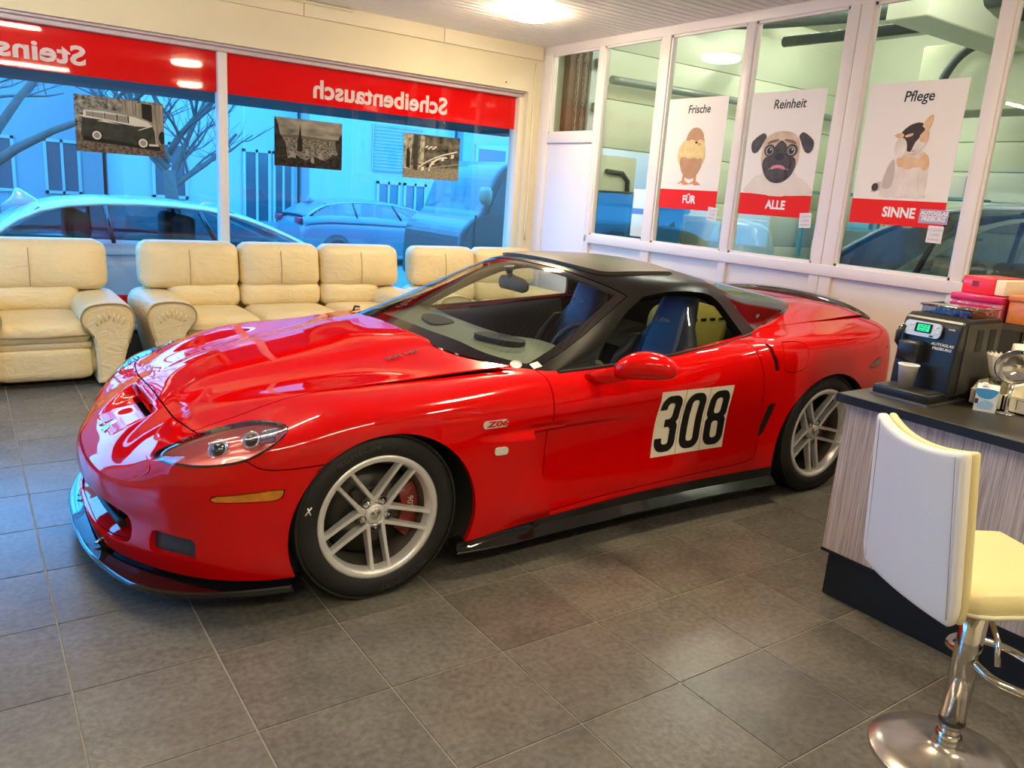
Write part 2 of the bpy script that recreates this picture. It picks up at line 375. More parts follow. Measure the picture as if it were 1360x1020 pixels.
# ---- buildings opposite
FAC = pmat('facade_white', (.29, .29, .285), rough=.8, noise=.06, nscale=.6)
FAC2 = pmat('facade_grey', (.20, .203, .205), rough=.8, noise=.1, nscale=.5)
WIND = pmat('far_window_dark', (.05, .06, .07), rough=.15, spec=.6)
WFR = pmat('far_window_frame', (.28, .28, .28), rough=.5)
BLIND = pmat('blind_slats', (.21, .213, .216), rough=.6)
def building(x0, x1, y0, h, mat_, label, wins, doors=(), blinds=()):
    b_ = empty('building', ((x0+x1)/2, y0, GZ), 0, label, 'building'); cx = (x0+x1)/2
    B().box(x0-cx, x1-cx, 0, 6, 0, h).obj('facade', mat_, b_)
    B().box(x0-cx-.02, x1-cx+.02, -.06, 0, 0, .55).obj('plinth', FAC2, b_)
    for (a, c, z0, z1) in wins:
        w_ = B(); t = .07
        w_.box(a-cx, c-cx, -.05, .02, z0, z0+t).box(a-cx, c-cx, -.05, .02, z1-t, z1).box(a-cx, a-cx+t, -.05, .02, z0, z1).box(c-cx-t, c-cx, -.05, .02, z0, z1).box((a+c)/2-cx-.03, (a+c)/2-cx+.03, -.05, .02, z0, z1)
        f = w_.obj('window', WFR, b_)
        B().box(a-cx+.03, c-cx-.03, -.02, .01, z0+.03, z1-.03).obj('window_pane', WIND, f)
    for (a, c, z0, z1) in blinds:
        f = B().box(a-cx, c-cx, -.03, .02, z0, z1).obj('blind_box', WFR, b_); n = int((z1-z0)/.085)
        w_ = B()
        for k in range(n): w_.box(a-cx+.04, c-cx-.04, -.055, -.03, z0+.03+k*.085, z0+.095+k*.085)
        tag(w_.obj('blind_slats', BLIND, f), kind='stuff')
    for (a, c, z0, z1) in doors:
        f = B().box(a-cx, c-cx, -.05, .02, z0, z1).obj('door', WFR, b_)
        B().box(a-cx+.10, c-cx-.10, -.06, -.03, z0+.25, z1-.12).obj('door_pane', WIND, f)
    return b_
building(7.4, 11.6, 20.0, 7.5, FAC, 'white facade with slatted blinds seen through the right window', [(9.25, 9.95, .55, 1.75), (10.05, 10.75, .55, 1.75), (7.6, 8.5, 3.9, 5.2), (9.2, 10.4, 4.0, 5.2)], blinds=[(9.1, 10.6, 2.0, 3.2)])
building(11.7, 15.5, 19.7, 6.5, pmat('facade_pale', (.255, .257, .26), rough=.8), 'pale building with a tall door frame at the right end of the window', [(13.6, 14.6, 1.2, 2.6)], doors=[(12.1, 13.2, .05, 2.95)])
building(3.2, 7.3, 20.6, 6.0, FAC, 'plain pale building behind the window mullion', [(3.8, 4.6, 1.0, 2.3), (5.9, 6.6, .3, 2.3), (6.65, 7.2, .3, 2.3)])
building(-30, -13, 12.0, 4.2, FAC, 'low pale building left of the shop across the side street', [(-17, -15.5, 1.0, 2.4)])
building(-9, 3.1, 23.0, 3.6, FAC2, 'low grey building behind the bare trees', [(-1.6, -.6, .9, 2.2), (.2, 1.2, .9, 2.2), (1.8, 2.6, .9, 2.2)])
# ---- bare trees
BARK = pmat('bark', (.07, .06, .05), rough=.9, noise=.4, nscale=12)
def tree(x, y, h, label, seed):
    rnd = random.Random(seed); t = empty('bare_tree', (x, y, GZ), 0, label, 'tree', 'bare trees on the street')
    b = B(); b.tube([(0, 0, 0), (.04, 0, h*.18), (-.03, .02, h*.36)], [.17, .14, .12], 10); b.obj('trunk', BARK, t)
    b = B()
    def branch(p, d, ln, r, lv):
        pts = [p]; q = Vector(p); dd = Vector(d).normalized()
        for k in range(4):
            dd = (dd+Vector((rnd.uniform(-.28, .28), rnd.uniform(-.2, .2), rnd.uniform(-.12, .22)))).normalized(); q = q+dd*ln/4; pts.append(q.copy())
        b.tube(pts, [r, r*.85, r*.7, r*.55, r*.4], 5 if lv else 7, cap=False)
        if lv < 3:
            for k in range(4 if lv < 2 else 3):
                i = rnd.choice([1, 2, 3, 4]); a = rnd.uniform(0, 6.28)
                branch(pts[i], dd+Vector((math.cos(a)*1.0, math.sin(a)*.6, rnd.uniform(-.1, .6))), ln*.62, r*.45, lv+1)
    for k in range(6):
        a = k*1.05+rnd.uniform(-.3, .3); branch(Vector((-.02, .02, h*(.28+.03*k))), Vector((math.cos(a), math.sin(a)*.6, .75)), h*.42, .075, 0)
    tag(b.obj('branches', BARK, t), kind='stuff')
tree(.30, 13.0, 5.2, 'thick bare tree with forked trunk left of the framed photo of the van', 3)
tree(-1.1, 18.0, 5.4, 'slimmer bare tree at the far left edge of the window', 5)
tree(3.6, 17.6, 4.6, 'bare tree behind the framed photo of the van', 11)
# bollards / posts
for k, x in enumerate((1.05, 1.45, 1.75, 2.1)):
    o = B().lathe([(.035, 0), (.035, .98), (.045, 1.0), (.03, 1.06), (0, 1.07)], 12, center=(0, 0, 0)).obj('bollard', FAC2, None, (x*1.35, 12.4, GZ))
    tag(o, ('leftmost', 'second', 'third', 'rightmost')[k]+' slim grey bollard of the row behind the parked white car', 'bollard', 'bollards on the pavement')
# ---- parked cars: lofted bodies
def parked_car(name, X0, Yn, label, mat_, Lc=4.3, Hc=1.42, wid=1.74, flip=False, gz=GZ):
    """simple hatchback, near flank at y = Yn, length along +X; nose at +X"""
    c = empty(name, (X0, Yn+wid/2, gz), math.pi if flip else 0, label, 'car')
    BW = wid/2
    # lower body cage
    st_ = [(0, .78, .30, .70), (.10, .82, .24, .92), (.55, .86, .20, .98), (1.2, .87, .18, .97), (2.2, .87, .18, .95), (3.1, .865, .19, .91), (3.75, .83, .21, .83), (4.15, .74, .24, .70), (4.28, .60, .30, .58)]
    V = []; F = []
    for x, hw, z0, z1 in st_:
        x *= Lc/4.28; hw *= BW/.87; zm = (z0+z1)/2
        V += [(x, -hw*.93, z0), (x, -hw, zm-.08), (x, -hw, zm+.12), (x, -hw*.955, z1), (x, 0, z1+.03), (x, hw*.955, z1), (x, hw, zm+.12), (x, hw, zm-.08), (x, hw*.93, z0)]
    for i in range(len(st_)-1):
        for k in range(8): F.append((i*9+k, i*9+k+1, (i+1)*9+k+1, (i+1)*9+k))
    F.append(tuple(range(9))); F.append(tuple(range((len(st_)-1)*9, len(st_)*9))[::-1])
    o = B().quadmesh(V, F, smooth=True).obj('body', mat_, c); subsurf(o, 2)
    # roof/greenhouse shell
    k = Lc/4.28; hs = (Hc-.95)/.47
    roof = [(.12, .92, .80), (.42, 1.22, .70), (.80, 1.385, .645), (1.5, 1.42, .63), (2.2, 1.39, .63), (2.65, 1.27, .66), (3.05, 1.08, .71), (3.40, .90, .76)]
    b = B(); rg = []
    for x, z, hw in roof:
        x *= k; z = .95+(z-.95)*hs; hw *= BW/.87
        rg.append([b.bm.verts.new(p) for p in ((x, -hw, z-.045), (x, -hw*.93, z-.010), (x, -hw*.6, z+.012), (x, 0, z+.018), (x, hw*.6, z+.012), (x, hw*.93, z-.010), (x, hw, z-.045))])
    for i in range(len(rg)-1):
        for q in range(6): f = b.bm.faces.new((rg[i][q], rg[i][q+1], rg[i+1][q+1], rg[i+1][q])); f.smooth = True
    o = b.obj('roof', mat_, c); solidify(o, .03, 0); subsurf(o, 1)
    GLS = pmat('parked_car_glass', (.045, .045, .045), rough=.06, spec=.8)
    GLS2 = glass_mat('parked_car_clear', (.45, .5, .52), 2.2)
    for sg in (-1, 1):
        def P(x, z): return (x*k, sg*(BW*.985-.20*max(0, (z-.92))/.45*BW/.87), .95+(z-.95)*hs)
        out = [(.22, .935), (.50, 1.17), (.85, 1.315), (1.5, 1.352), (2.15, 1.325), (2.55, 1.22), (2.95, 1.04), (3.2, .925), (2.0, .93), (1.0, .945)]
        q = smooth_poly(out[:8], 4, False)+out[8:]
        b = B(); vs = [b.bm.verts.new(P(*p)) for p in q]; b.bm.faces.new(vs if sg < 0 else vs[::-1]); b.obj('side_glass', GLS2, c)
        # pillars
        for (xa, za, xb, zb, t) in ((1.22, .945, 1.18, 1.345, .045), (2.22, .93, 2.08, 1.33, .055)):
            b = B(); p0, p1 = Vector(P(xa, za)), Vector(P(xb, zb)); b.tube([p0, p1], t*.5, 6); b.obj('pillar', BLK2, c)
        # shoulder panel between body top and glass
        b = B(); lo = [(x, z) for x, z in ((.05, .90), (.6, .95), (1.6, .94), (2.6, .91), (3.4, .86))]; prev = None
        for x, z in lo:
            row = [b.bm.verts.new((x*k, sg*BW*1.0, z-.10)), b.bm.verts.new((x*k, sg*BW*.992, z+.0)), b.bm.verts.new((x*k, sg*BW*.95, z+.04))]
            if prev:
                for q_ in range(2): f = b.bm.faces.new((prev[q_], prev[q_+1], row[q_+1], row[q_])); f.smooth = True
            prev = row
        b.obj('shoulder', mat_, c)
        for xw in (.78, 3.42):
            wh = B().lathe([(0, -.02), (.17, -.02), (.2, -.05), (.215, -.03), (.225, 0), (.29, -.005), (.31, .02), (.315, .1), (.31, .18)], 28, axis='Y').obj('wheel', RUBB2, c, (xw*k, sg*(BW-.01), .315), (0, 0, 0 if sg < 0 else math.pi))
        B().box(.0, .10, sg*BW*.55, sg*BW*.86, .80, .92, bev=.02).obj('tail_lamp', pmat('tail_red', (.45, .02, .04), rough=.2), c)
    # screens
    for (xa, za, wa, xb, zb, wb2) in ((3.32, .93, .70, 2.40, 1.345, .585), (.16, .96, .72, .62, 1.31, .62)):
        b = B(); hw1, hw2 = wa*BW/.87, wb2*BW/.87; za = .95+(za-.95)*hs; zb = .95+(zb-.95)*hs
        b.bm.faces.new([b.bm.verts.new(p) for p in ((xa*k, -hw1, za), (xa*k, hw1, za), (xb*k, hw2, zb), (xb*k, -hw2, zb))]); b.obj('screen', GLS, c)
    b = B(); loft2(b, [((.50*k, 0, .95+(1.27-.95)*hs), .17, .028), ((.53*k, 0, .95+(1.36-.95)*hs), .11, .02), ((.50*k, 0, .95+(1.43-.95)*hs), .05, .012), ((.48*k, 0, .95+(1.47-.95)*hs), .015, .004)]); b.obj('shark_fin_aerial', mat_, c)
    B().box(.2*k, 3.2*k, -BW*.70, BW*.70, .5, .90).obj('cabin', pmat('cabin_dark', (.03, .03, .03), rough=.8), c)
    for xs in (1.0, 2.0):
        for ys in (-.38, .38): B().box(xs*k-.10, xs*k+.06, ys-.22, ys+.22, .75, 1.22, bev=.06).obj('car_seat', pmat('cabin_seat', (.12, .13, .14), rough=.7), c)
    return c
BLK2 = pmat('pillar_black', (.01, .01, .01), rough=.3); RUBB2 = pmat('parked_tyre', (.02, .02, .02), rough=.7)
def loft2(b, secs, n=12):
    rings = [[b.bm.verts.new((c[0]+rx*math.cos(2*math.pi*k/n), c[1]+ry*math.sin(2*math.pi*k/n), c[2])) for k in range(n)] for c, rx, ry in secs]
    for i in range(len(rings)-1):
        for k in range(n):
            f = b.bm.faces.new((rings[i][k], rings[i][(k+1) % n], rings[i+1][(k+1) % n], rings[i+1][k])); f.smooth = True
    b.bm.faces.new(rings[0]); b.bm.faces.new(rings[-1][::-1])
WCAR = pmat('parked_white_paint', (.40, .403, .40), rough=.25, coat=.8)
parked_car('parked_car', .02, 8.55, 'white hatchback parked right outside the window behind the sofas', WCAR, Lc=4.2, Hc=1.36)
parked_car('parked_car', 5.6, 15.6, 'dark parked car across the street behind the right window', pmat('parked_blue_paint', (.10, .12, .14), rough=.3, coat=.3), Lc=4.3, Hc=1.30)
# ---- van at the right end of the window
vn = empty('parked_van', (6.0, 9.6, GZ), 0, 'dark shaded van with a mirror at the right edge of the window', 'van')
VANM = pmat('van_shade_dark', (.022, .019, .016), rough=.4, coat=.3)  # shade on the van put into its near-black body colour
prof = smooth_poly([(-.28, .35), (-.28, .80), (-.24, 1.10), (-.10, 1.27), (.06, 1.40), (.24, 1.85), (.42, 2.06), (.62, 2.12)], 4, False)+[(4.6, 2.14), (4.6, .35)]
o = B().prism(prof, 0, 1.75, axis='Y').obj('van_body', VANM, vn); bevel_mod(o, .06, 3, 40)
q = smooth_poly([(.16, 1.36), (.34, 1.80), (.48, 1.93), (.85, 1.95), (.85, 1.34)], 1)
B().prism(q, -.012, .01, axis='Y').obj('van_side_window', pmat('van_glass', (.05, .05, .05), rough=.08), vn)
loft2(b := B(), [((.02, -.16, 1.50), .05, .06), ((0, -.17, 1.56), .085, .10), ((0, -.17, 1.68), .09, .10), ((.0, -.165, 1.74), .06, .07)]); b.obj('van_mirror', pmat('van_mirror', (.16, .16, .10), rough=.5), vn)
for xw in (.42, 3.6): B().lathe([(0, -.02), (.2, -.03), (.3, 0), (.33, .03), (.33, .2)], 28, axis='Y').obj('wheel', RUBB2, vn, (xw, .0, .33))
B().box(-.05, -.02, -.004, .0, .9, 1.35).obj('door_seam', BLK2, vn)
# =================================================================== workshop behind the glass partition
WG = pmat('workshop_wall_green', (.80, .84, .66), rough=.7, noise=.05, nscale=1.5)
WX = 10.6; WZ = 3.9; WY = 7.15
st(B().box(5.13, WX+.1, WY, WY+.15, 0, WZ).obj('wall_workshop_side', WG))
st(B().box(WX, WX+.15, -3.3, WY, 0, WZ).obj('wall_workshop_far', WG))
st(B().box(5.13, WX, -3.4, -3.3, 0, WZ).obj('wall_workshop_end', WG))
st(B().box(5.0, WX+.2, -3.4, WY+.2, WZ, WZ+.1).obj('ceiling_workshop', pmat('workshop_ceiling', (.50, .52, .42), rough=.8, noise=.1, nscale=2)))
st(B().box(5.05, 5.15, -3.3, 7.3, 2.98+.12, WZ).obj('wall_workshop_front', WG))
st(B().box(5.15, WX, -3.3, 7.3, -.05, .004).obj('floor_workshop', pmat('workshop_floor', (.30, .30, .29), rough=.6, noise=.15, nscale=3)))
# sectional door: boards on the side wall (Y) and far wall (X)
dr = st(bpy.data.objects.new('door_1', None)); COL.objects.link(dr)
SECT = pmat('sectional_door_pale', (.82, .88, .68), rough=.4, noise=.04, nscale=2)
for k in range(7): B().box(5.95, WX-.1, WY-.05, WY-.005, .02+k*.52, .02+k*.52+.514, bev=.006).obj('door_board', SECT, dr)
dr2 = st(bpy.data.objects.new('door_2', None)); COL.objects.link(dr2)
for k in range(9): B().box(WX-.05, WX-.005, 2.9, WY-.3, .02+k*.36, .02+k*.36+.352, bev=.008).obj('door_board', SECT, dr2)
# brown post with chain beside the transom light
cp = empty('chain_post', (5.56, 7.03, 0), 0, 'brown steel post with two hanging chains behind the small upper pane', 'post')
B().box(-.13, .13, 0, .10, 0, 3.6, bev=.01).obj('post_panel', pmat('post_brown', (.22, .13, .08), rough=.5, noise=.5, nscale=1.5), cp)
CH = pmat('chain_steel', (.42, .40, .34), rough=.35, metal=.8)
for x in (-.03, .06):
    b = B()
    for k in range(46):
        z = 1.6+k*.042; a = (k % 2)*math.pi/2
        ring = [(x+.016*math.cos(t)*math.cos(a), -.02+.016*math.cos(t)*math.sin(a), z+.026*math.sin(t)) for t in np.linspace(0, 2*math.pi, 10, endpoint=False)]
        b.tube(ring, .0045, 5, closed=True)
    b.obj('chain', CH, cp)
B().box(.17, .40, 0, .06, 0, 3.4).obj('cover_plate', pmat('cover_pale', (.62, .72, .74), rough=.4), cp)
for z in (2.0, 2.45, 2.9):
    B().box(.20, .36, -.06, 0, z, z+.09, bev=.01).obj('bracket', pmat('bracket_green', (.30, .36, .25), rough=.4, metal=.4), cp)
# pipes under the workshop ceiling
PIPE = pmat('pipe_grey_green', (.30, .36, .32), rough=.4, metal=.3); PIPED = pmat('pipe_dark', (.08, .10, .09), rough=.5, metal=.3)
def pipe(nm, pts, r, m, label): tag(B().tube(smooth_poly(pts, 4, False), r, 12).obj(nm, m), label, 'pipe', 'pipes in the workshop')
pipe('wall_pipe', [(5.98, 6.98, 2.80), (7.0, 6.98, 2.81), (9.0, 6.98, 2.82), (10.4, 6.98, 2.82)], .045, PIPE, 'grey pipe running level along the pale green boards')
pipe('ceiling_pipe', [(7.2, 6.95, 3.62), (7.6, 6.2, 3.60), (7.9, 4.6, 3.58), (8.0, 3.0, 3.58)], .11, PIPED, 'thick dark duct hanging below the workshop ceiling')
pipe('ceiling_pipe', [(7.5, 6.95, 3.70), (8.0, 5.8, 3.72), (8.25, 4.0, 3.70), (8.3, 2.0, 3.70)], .05, PIPE, 'thin grey pipe beside the thick duct')
pipe('ceiling_pipe', [(8.3, 6.6, 3.50), (8.35, 4.6, 3.48), (8.4, 2.5, 3.48), (8.4, 0, 3.48)], .06, PIPED, 'dark pipe behind the cat poster')
pipe('arch_pipe', [(8.8, 4.9, 2.75), (8.8, 4.85, 3.05), (8.8, 4.65, 3.30), (8.8, 4.2, 3.42), (8.8, 3.2, 3.44), (8.8, 0, 3.44)], .045, PIPED, 'dark conduit bending up behind the cat poster')
B().tube([(6.1, 7.07, 1.84), (6.35, 7.07, 1.83), (6.44, 7.07, 1.75), (6.46, 7.07, 1.5)], .028, 10).obj('door_bracket', PIPED, dr)
tag(B().box(7.0, 9.4, 4.1, 4.5, 3.25, 3.9, bev=.02).obj('ceiling_beam', WG), 'green-white ceiling beam behind the cat poster', 'beam')
tag(B().box(8.9, 9.5, -3.2, 5.2, 2.7, 3.4, bev=.02).obj('ceiling_beam', pmat('beam_olive', (.48, .52, .36), rough=.7)), 'long olive painted beam across the workshop', 'beam')
# workshop strip lights
def ws_lamp(x, y, label):
    r = empty('workshop_lamp', (x, y, 3.80), 0, label, 'lamp', 'workshop strip lights')
    B().box(-.05, .05, -.7, .7, 0, .06).obj('lamp_body', LAMPB, r)
    B().tube([(0, -.66, -.02), (0, .66, -.02)], .02, 10).obj('lamp_tube', pmat('tube_cool', (.9, .95, .9), rough=.5, emit=(1.0, 1.0, .88), estr=112.0), r)
for k, (x, y) in enumerate(((6.6, 5.6), (6.6, 3.2), (8.6, 5.9), (6.6, .6))):
    ws_lamp(x, y, ('strip light over the blue bin in the workshop', 'strip light over the silver car in the workshop', 'strip light by the far boards in the workshop', 'strip light at the workshop end behind the counter')[k])
# blue wheelie bin, paper sheet, sacks, trolley, racks
bn = empty('waste_bin', (6.05, 6.53, 0), 0, 'blue waste bin with dark lid behind the second glass pane', 'bin')
o = B().quadmesh([(-.34, -.3, .08), (.34, -.3, .08), (.34, .3, .08), (-.34, .3, .08), (-.42, -.4, 1.48), (.42, -.4, 1.48), (.42, .4, 1.48), (-.42, .4, 1.48)], [(0, 1, 2, 3), (4, 5, 6, 7), (0, 1, 5, 4), (1, 2, 6, 5), (2, 3, 7, 6), (3, 0, 4, 7)]).obj('bin_body', pmat('bin_blue', (.02, .16, .40), rough=.45), bn); bevel_mod(o, .03, 3)
o = B().box(-.46, .46, -.46, .44, 1.48, 1.62, bev=.03).obj('bin_lid', pmat('bin_lid_dark', (.03, .07, .09), rough=.4), bn)
for s in (-1, 1): B().lathe([(0, -.03), (.09, -.03), (.1, 0), (.09, .03), (0, .03)], 16, axis='X').obj('bin_wheel', RUBB2, bn, (s*.3, .25, .1))
tag(auto_smooth(B().box(-.02, .02, -.08, .09, -.22, .20, bev=.004).obj('hanging_sheet', pmat('bag_white', (.75, .78, .80), rough=.6), None, (5.112, 5.40, 1.44), (0, 0, 0))), 'white striped sheet hanging behind the second glass pane', 'sheet')
B().box(-.0215, -.019, -.08, .09, -.02, .03).obj('bag_stripe', pmat('stripe_blue', (.1, .12, .35), rough=.6), bpy.data.objects['hanging_sheet'])
rk = empty('storage_rack', (9.9, 5.85, 0), 0, 'blue-green shelf rack with small boxes behind the dog poster', 'rack')
for z in (.4, .9, 1.35, 1.8): B().box(-.25, .25, -1.1, 1.1, z, z+.03).obj('rack_shelf', pmat('rack_teal', (.10, .32, .38), rough=.5), rk)
for y in (-1.1, 0, 1.1): B().box(-.27, -.22, y-.025, y+.025, 0, 2.1).obj('rack_post', MATS['rack_teal'], rk)
rnd = random.Random(4)
for k in range(16):
    z = (.431, .931, 1.381, 1.831)[k % 4]; y = -1.0+.27*(k//4)*2+rnd.uniform(0, .15); h = rnd.uniform(.16, .32)
    o = B().box(-.14, .14, 0, rnd.uniform(.16, .3), 0, h, bev=.006).obj('carton', pmat('carton_%d' % (k % 4), ((.55, .60, .55), (.62, .55, .40), (.18, .45, .60), (.70, .70, .68))[k % 4], rough=.6), None, (9.88, 5.85+y, z))
    tag(o, ('%s carton on the %s shelf of the workshop rack, %s from the right' % (('grey-green', 'tan', 'blue', 'white')[k % 4], ('lowest', 'second', 'third', 'top')[k % 4], ('first', 'second', 'third', 'fourth')[k//4])), 'carton', 'cartons on the workshop rack')
dm = empty('plastic_drum', (5.72, 4.72, 0), 0, 'pale blue foil-wrapped drum behind the dog poster', 'drum')
B().lathe([(0, 0), (.27, 0), (.30, .05), (.31, .7), (.29, 1.2), (.24, 1.36), (.15, 1.42), (0, 1.44)], 32).obj('drum_body', pmat('foil_pale_blue', (.42, .62, .68), rough=.25, spec=.6, bump=.6, bscale=14), dm)
cb = empty('cabinet', (7.1, 6.42, 0), 0, 'pale green low cabinet behind the chick poster', 'cabinet')
o = B().box(-.3, .3, -.65, .65, 0, 1.42, bev=.01).obj('cabinet_body', pmat('cabinet_pale', (.55, .66, .55), rough=.4), cb)
B().box(-.31, -.30, -.62, .0, .08, 1.36).obj('cabinet_door', MATS['cabinet_pale'], cb); B().box(-.31, -.30, .02, .62, .08, 1.36).obj('cabinet_door', MATS['cabinet_pale'], cb)
tk = empty('canister', (6.95, 6.80, 1.42), 0, 'small blue canister standing on the pale cabinet', 'canister')
B().box(-.15, .15, -.16, .10, 0, .30, bev=.03).obj('canister_body', pmat('canister_blue', (.02, .22, .55), rough=.3), tk)
B().lathe([(.03, .30), (.03, .34), (0, .34)], 12).obj('canister_cap', BLK2, tk)
wsn = tag(B().box(8.5, 8.56, 4.95, 5.25, 1.98, 2.13).box(8.515, 8.545, 5.08, 5.11, .0, 1.98).obj('warning_board', pmat('warning_yellow', (.65, .45, .08), rough=.5)), 'yellow and black striped board beside the cat poster', 'sign')
for k in range(5): B().prism([(4.98+k*.055, 1.985), (5.0+k*.055, 1.985), (5.03+k*.055, 2.125), (5.01+k*.055, 2.125)], 8.492, 8.499, axis='X').obj('warning_stripe', BLK2, wsn)
# silver car in the workshop, nose towards the partition
sc = parked_car('workshop_car', 6.15, 1.9, 'silver car with dark windscreen parked in the workshop behind the cat poster', pmat('silver_blue_paint', (.36, .42, .45), rough=.25, metal=.2, coat=.8), Lc=4.5, Hc=1.72, gz=.004)
sc.location = (7.35, 1.25, .004); sc.rotation_euler = (0, 0, math.radians(90))
# =================================================================== sports car
CAR = empty('sports_car', (1.205, 3.41, 0), 0, 'low red sports coupe with black roof and door number 308', 'car')
def L(p): return (p[0], -p[1], p[2])          # (u back, w towards near side, z) -> local xyz
# ---- paint etc
PAINT = pmat('car_paint_red', (0.60, 0.0008, 0.0008), rough=0.4, coat=0.85, coat_rough=0.012, spec=0.0)
BLACKGLOSS = pmat('gloss_black', (0.006, 0.006, 0.007), rough=0.08, coat=0.6, spec=0.5)
BLACKSATIN = pmat('satin_black_roof', (0.005, 0.005, 0.0045), rough=0.26, spec=0.22)
BLACKMATT = pmat('black_plastic', (0.010, 0.010, 0.011), rough=0.55, spec=0.35)
RUBBER = pmat('tyre_rubber', (0.014, 0.014, 0.014), rough=0.62, spec=0.35, bump=0.12, bscale=250)
GAPM = pmat('dark_cavity', (0.004, 0.004, 0.004), rough=0.9, spec=0.1)
SILVER = pmat('wheel_silver', (0.86, 0.86, 0.86), rough=0.34, metal=0.55, noise=0.08, nscale=18)
CARGLASS = glass_mat('car_glass', (0.80, 0.90, 0.86), 1.0)
SIDEGLASS = glass_mat('car_side_glass', (0.85, 0.92, 0.90), 0.5)
HATCHGLASS = glass_mat('car_hatch_glass', (0.35, 0.45, 0.42), 1.3)
# ---- numeric tools
def interp(x, pts):
    p = np.array(pts); return np.interp(x, p[:, 0], p[:, 1])
def cinterp(x, pts):
    """smooth (Catmull-Rom / Hermite) 1-D interpolation"""
    p = np.array(pts, float); X, Yv = p[:, 0], p[:, 1]; x = np.clip(np.asarray(x, float), X[0], X[-1])
    d = np.diff(Yv)/np.diff(X); m = np.concatenate([[d[0]], (d[1:]+d[:-1])/2, [d[-1]]])
    i = np.clip(np.searchsorted(X, x)-1, 0, len(X)-2); h = X[i+1]-X[i]; t = (x-X[i])/h
    return (2*t**3-3*t**2+1)*Yv[i]+(t**3-2*t**2+t)*h*m[i]+(-2*t**3+3*t**2)*Yv[i+1]+(t**3-t**2)*h*m[i+1]
def sstep(a, b, x):
    t = np.clip((x-a)/(b-a), 0, 1); return t*t*(3-2*t)
def sd_poly(q, poly):
    """signed distance of points q (n,2) to closed polygon (negative inside)"""
    P = np.array(poly, float); n = len(P); d = np.full(len(q), 1e9); ins = np.zeros(len(q), bool)
    for i in range(n):
        a, b = P[i], P[(i+1) % n]; e = b-a; v = q-a
        t = np.clip((v@e)/(e@e+1e-12), 0, 1); d = np.minimum(d, np.hypot(*(v-t[:, None]*e).T))
        c = ((a[1] <= q[:, 1]) != (b[1] <= q[:, 1]))
        with np.errstate(divide='ignore', invalid='ignore'):
            xi = a[0]+(q[:, 1]-a[1])*(b[0]-a[0])/(b[1]-a[1]+1e-15)
        ins ^= c & (q[:, 0] < xi)
    return np.where(ins, -d, d)
class Surf:
    """triangle soup with shared verts (car coords u,w,z) and outward normals"""
    def __init__(s, V, N, T): s.V, s.N, s.T = np.asarray(V, float), np.asarray(N, float), np.asarray(T, int)
    def clip(s, fv):
        """keep fv < 0"""
        fv = np.where(np.abs(fv) < 1e-9, 1e-9, fv)
        ins = fv < 0; c = ins[s.T].sum(1)
        keep = list(map(tuple, s.T[c == 3])); V = list(s.V); N = list(s.N); cache = {}
        def cut(a, b):
            k = (a, b) if a < b else (b, a)
            if k not in cache:
                t = fv[a]/(fv[a]-fv[b]); V.append(s.V[a]+(s.V[b]-s.V[a])*t)
                n_ = s.N[a]+(s.N[b]-s.N[a])*t; N.append(n_/(np.linalg.norm(n_)+1e-12)); cache[k] = len(V)-1
            return cache[k]
        for t in s.T[(c == 1) | (c == 2)]:
            i = [k for k in range(3) if ins[t[k]]]
            if len(i) == 1:
                a, b, d = t[i[0]], t[(i[0]+1) % 3], t[(i[0]+2) % 3]; keep.append((a, cut(a, b), cut(a, d)))
            else:
                o = ({0, 1, 2}-set(i)).pop(); a, b, d = t[o], t[(o+1) % 3], t[(o+2) % 3]
                x, y = cut(a, b), cut(a, d); keep.append((x, b, d)); keep.append((x, d, y))
        return Surf(np.array(V), np.array(N), np.array(keep, int).reshape(-1, 3)).compact()
    def compact(s):
        used = np.unique(s.T); m = -np.ones(len(s.V), int); m[used] = np.arange(len(used))
        return Surf(s.V[used], s.N[used], m[s.T]) if len(used) else s
    def offset(s, d): return Surf(s.V+s.N*d, s.N.copy(), s.T.copy())
    def boundary(s):
        E = np.concatenate([s.T[:, [0, 1]], s.T[:, [1, 2]], s.T[:, [2, 0]]])
        k = np.sort(E, 1); key = k[:, 0].astype(np.int64)*(len(s.V)+1)+k[:, 1]
        _, inv, cnt = np.unique(key, return_inverse=True, return_counts=True)
        return E[cnt[inv] == 1]
    def obj(s, name, mat, parent=None, flange=0.012, label=None):
        V = s.V; N = s.N; T = s.T; Q = np.zeros((0, 4), int)
        if flange > 0:
            bd = s.boundary(); a, b = bd[:, 0], bd[:, 1]
            nn = np.cross(V[b]-V[a], N[a]); nn /= (np.linalg.norm(nn, axis=1)[:, None]+1e-12)
            n0 = len(V); m = len(bd)
            V = np.concatenate([V, V[a], V[b], V[b]-N[b]*flange, V[a]-N[a]*flange]); N = np.concatenate([N, nn, nn, nn, nn])
            r = np.arange(m); Q = np.stack([n0+r, n0+m+r, n0+2*m+r, n0+3*m+r], 1)
        V = V*np.array([1, -1, 1]); N = N*np.array([1, -1, 1])
        def orient(F):
            if len(F) == 0: return F
            g = np.cross(V[F[:, 1]]-V[F[:, 0]], V[F[:, 2]]-V[F[:, 0]])
            bad = (g*(N[F[:, 0]]+N[F[:, 1]]+N[F[:, 2]])).sum(1) < 0
            F = F.copy(); F[bad] = F[bad][:, ::-1]; return F
        T = orient(T); Q = orient(Q)
        me = bpy.data.meshes.new(name)
        me.from_pydata(V.tolist(), [], T.tolist()+Q.tolist())
        me.polygons.foreach_set('use_smooth', np.ones(len(me.polygons), bool)); me.update()
        me.normals_split_custom_set_from_vertices(N.tolist())
        o = link(name, me, mat, parent)
        if label: o['label'] = label
        return o
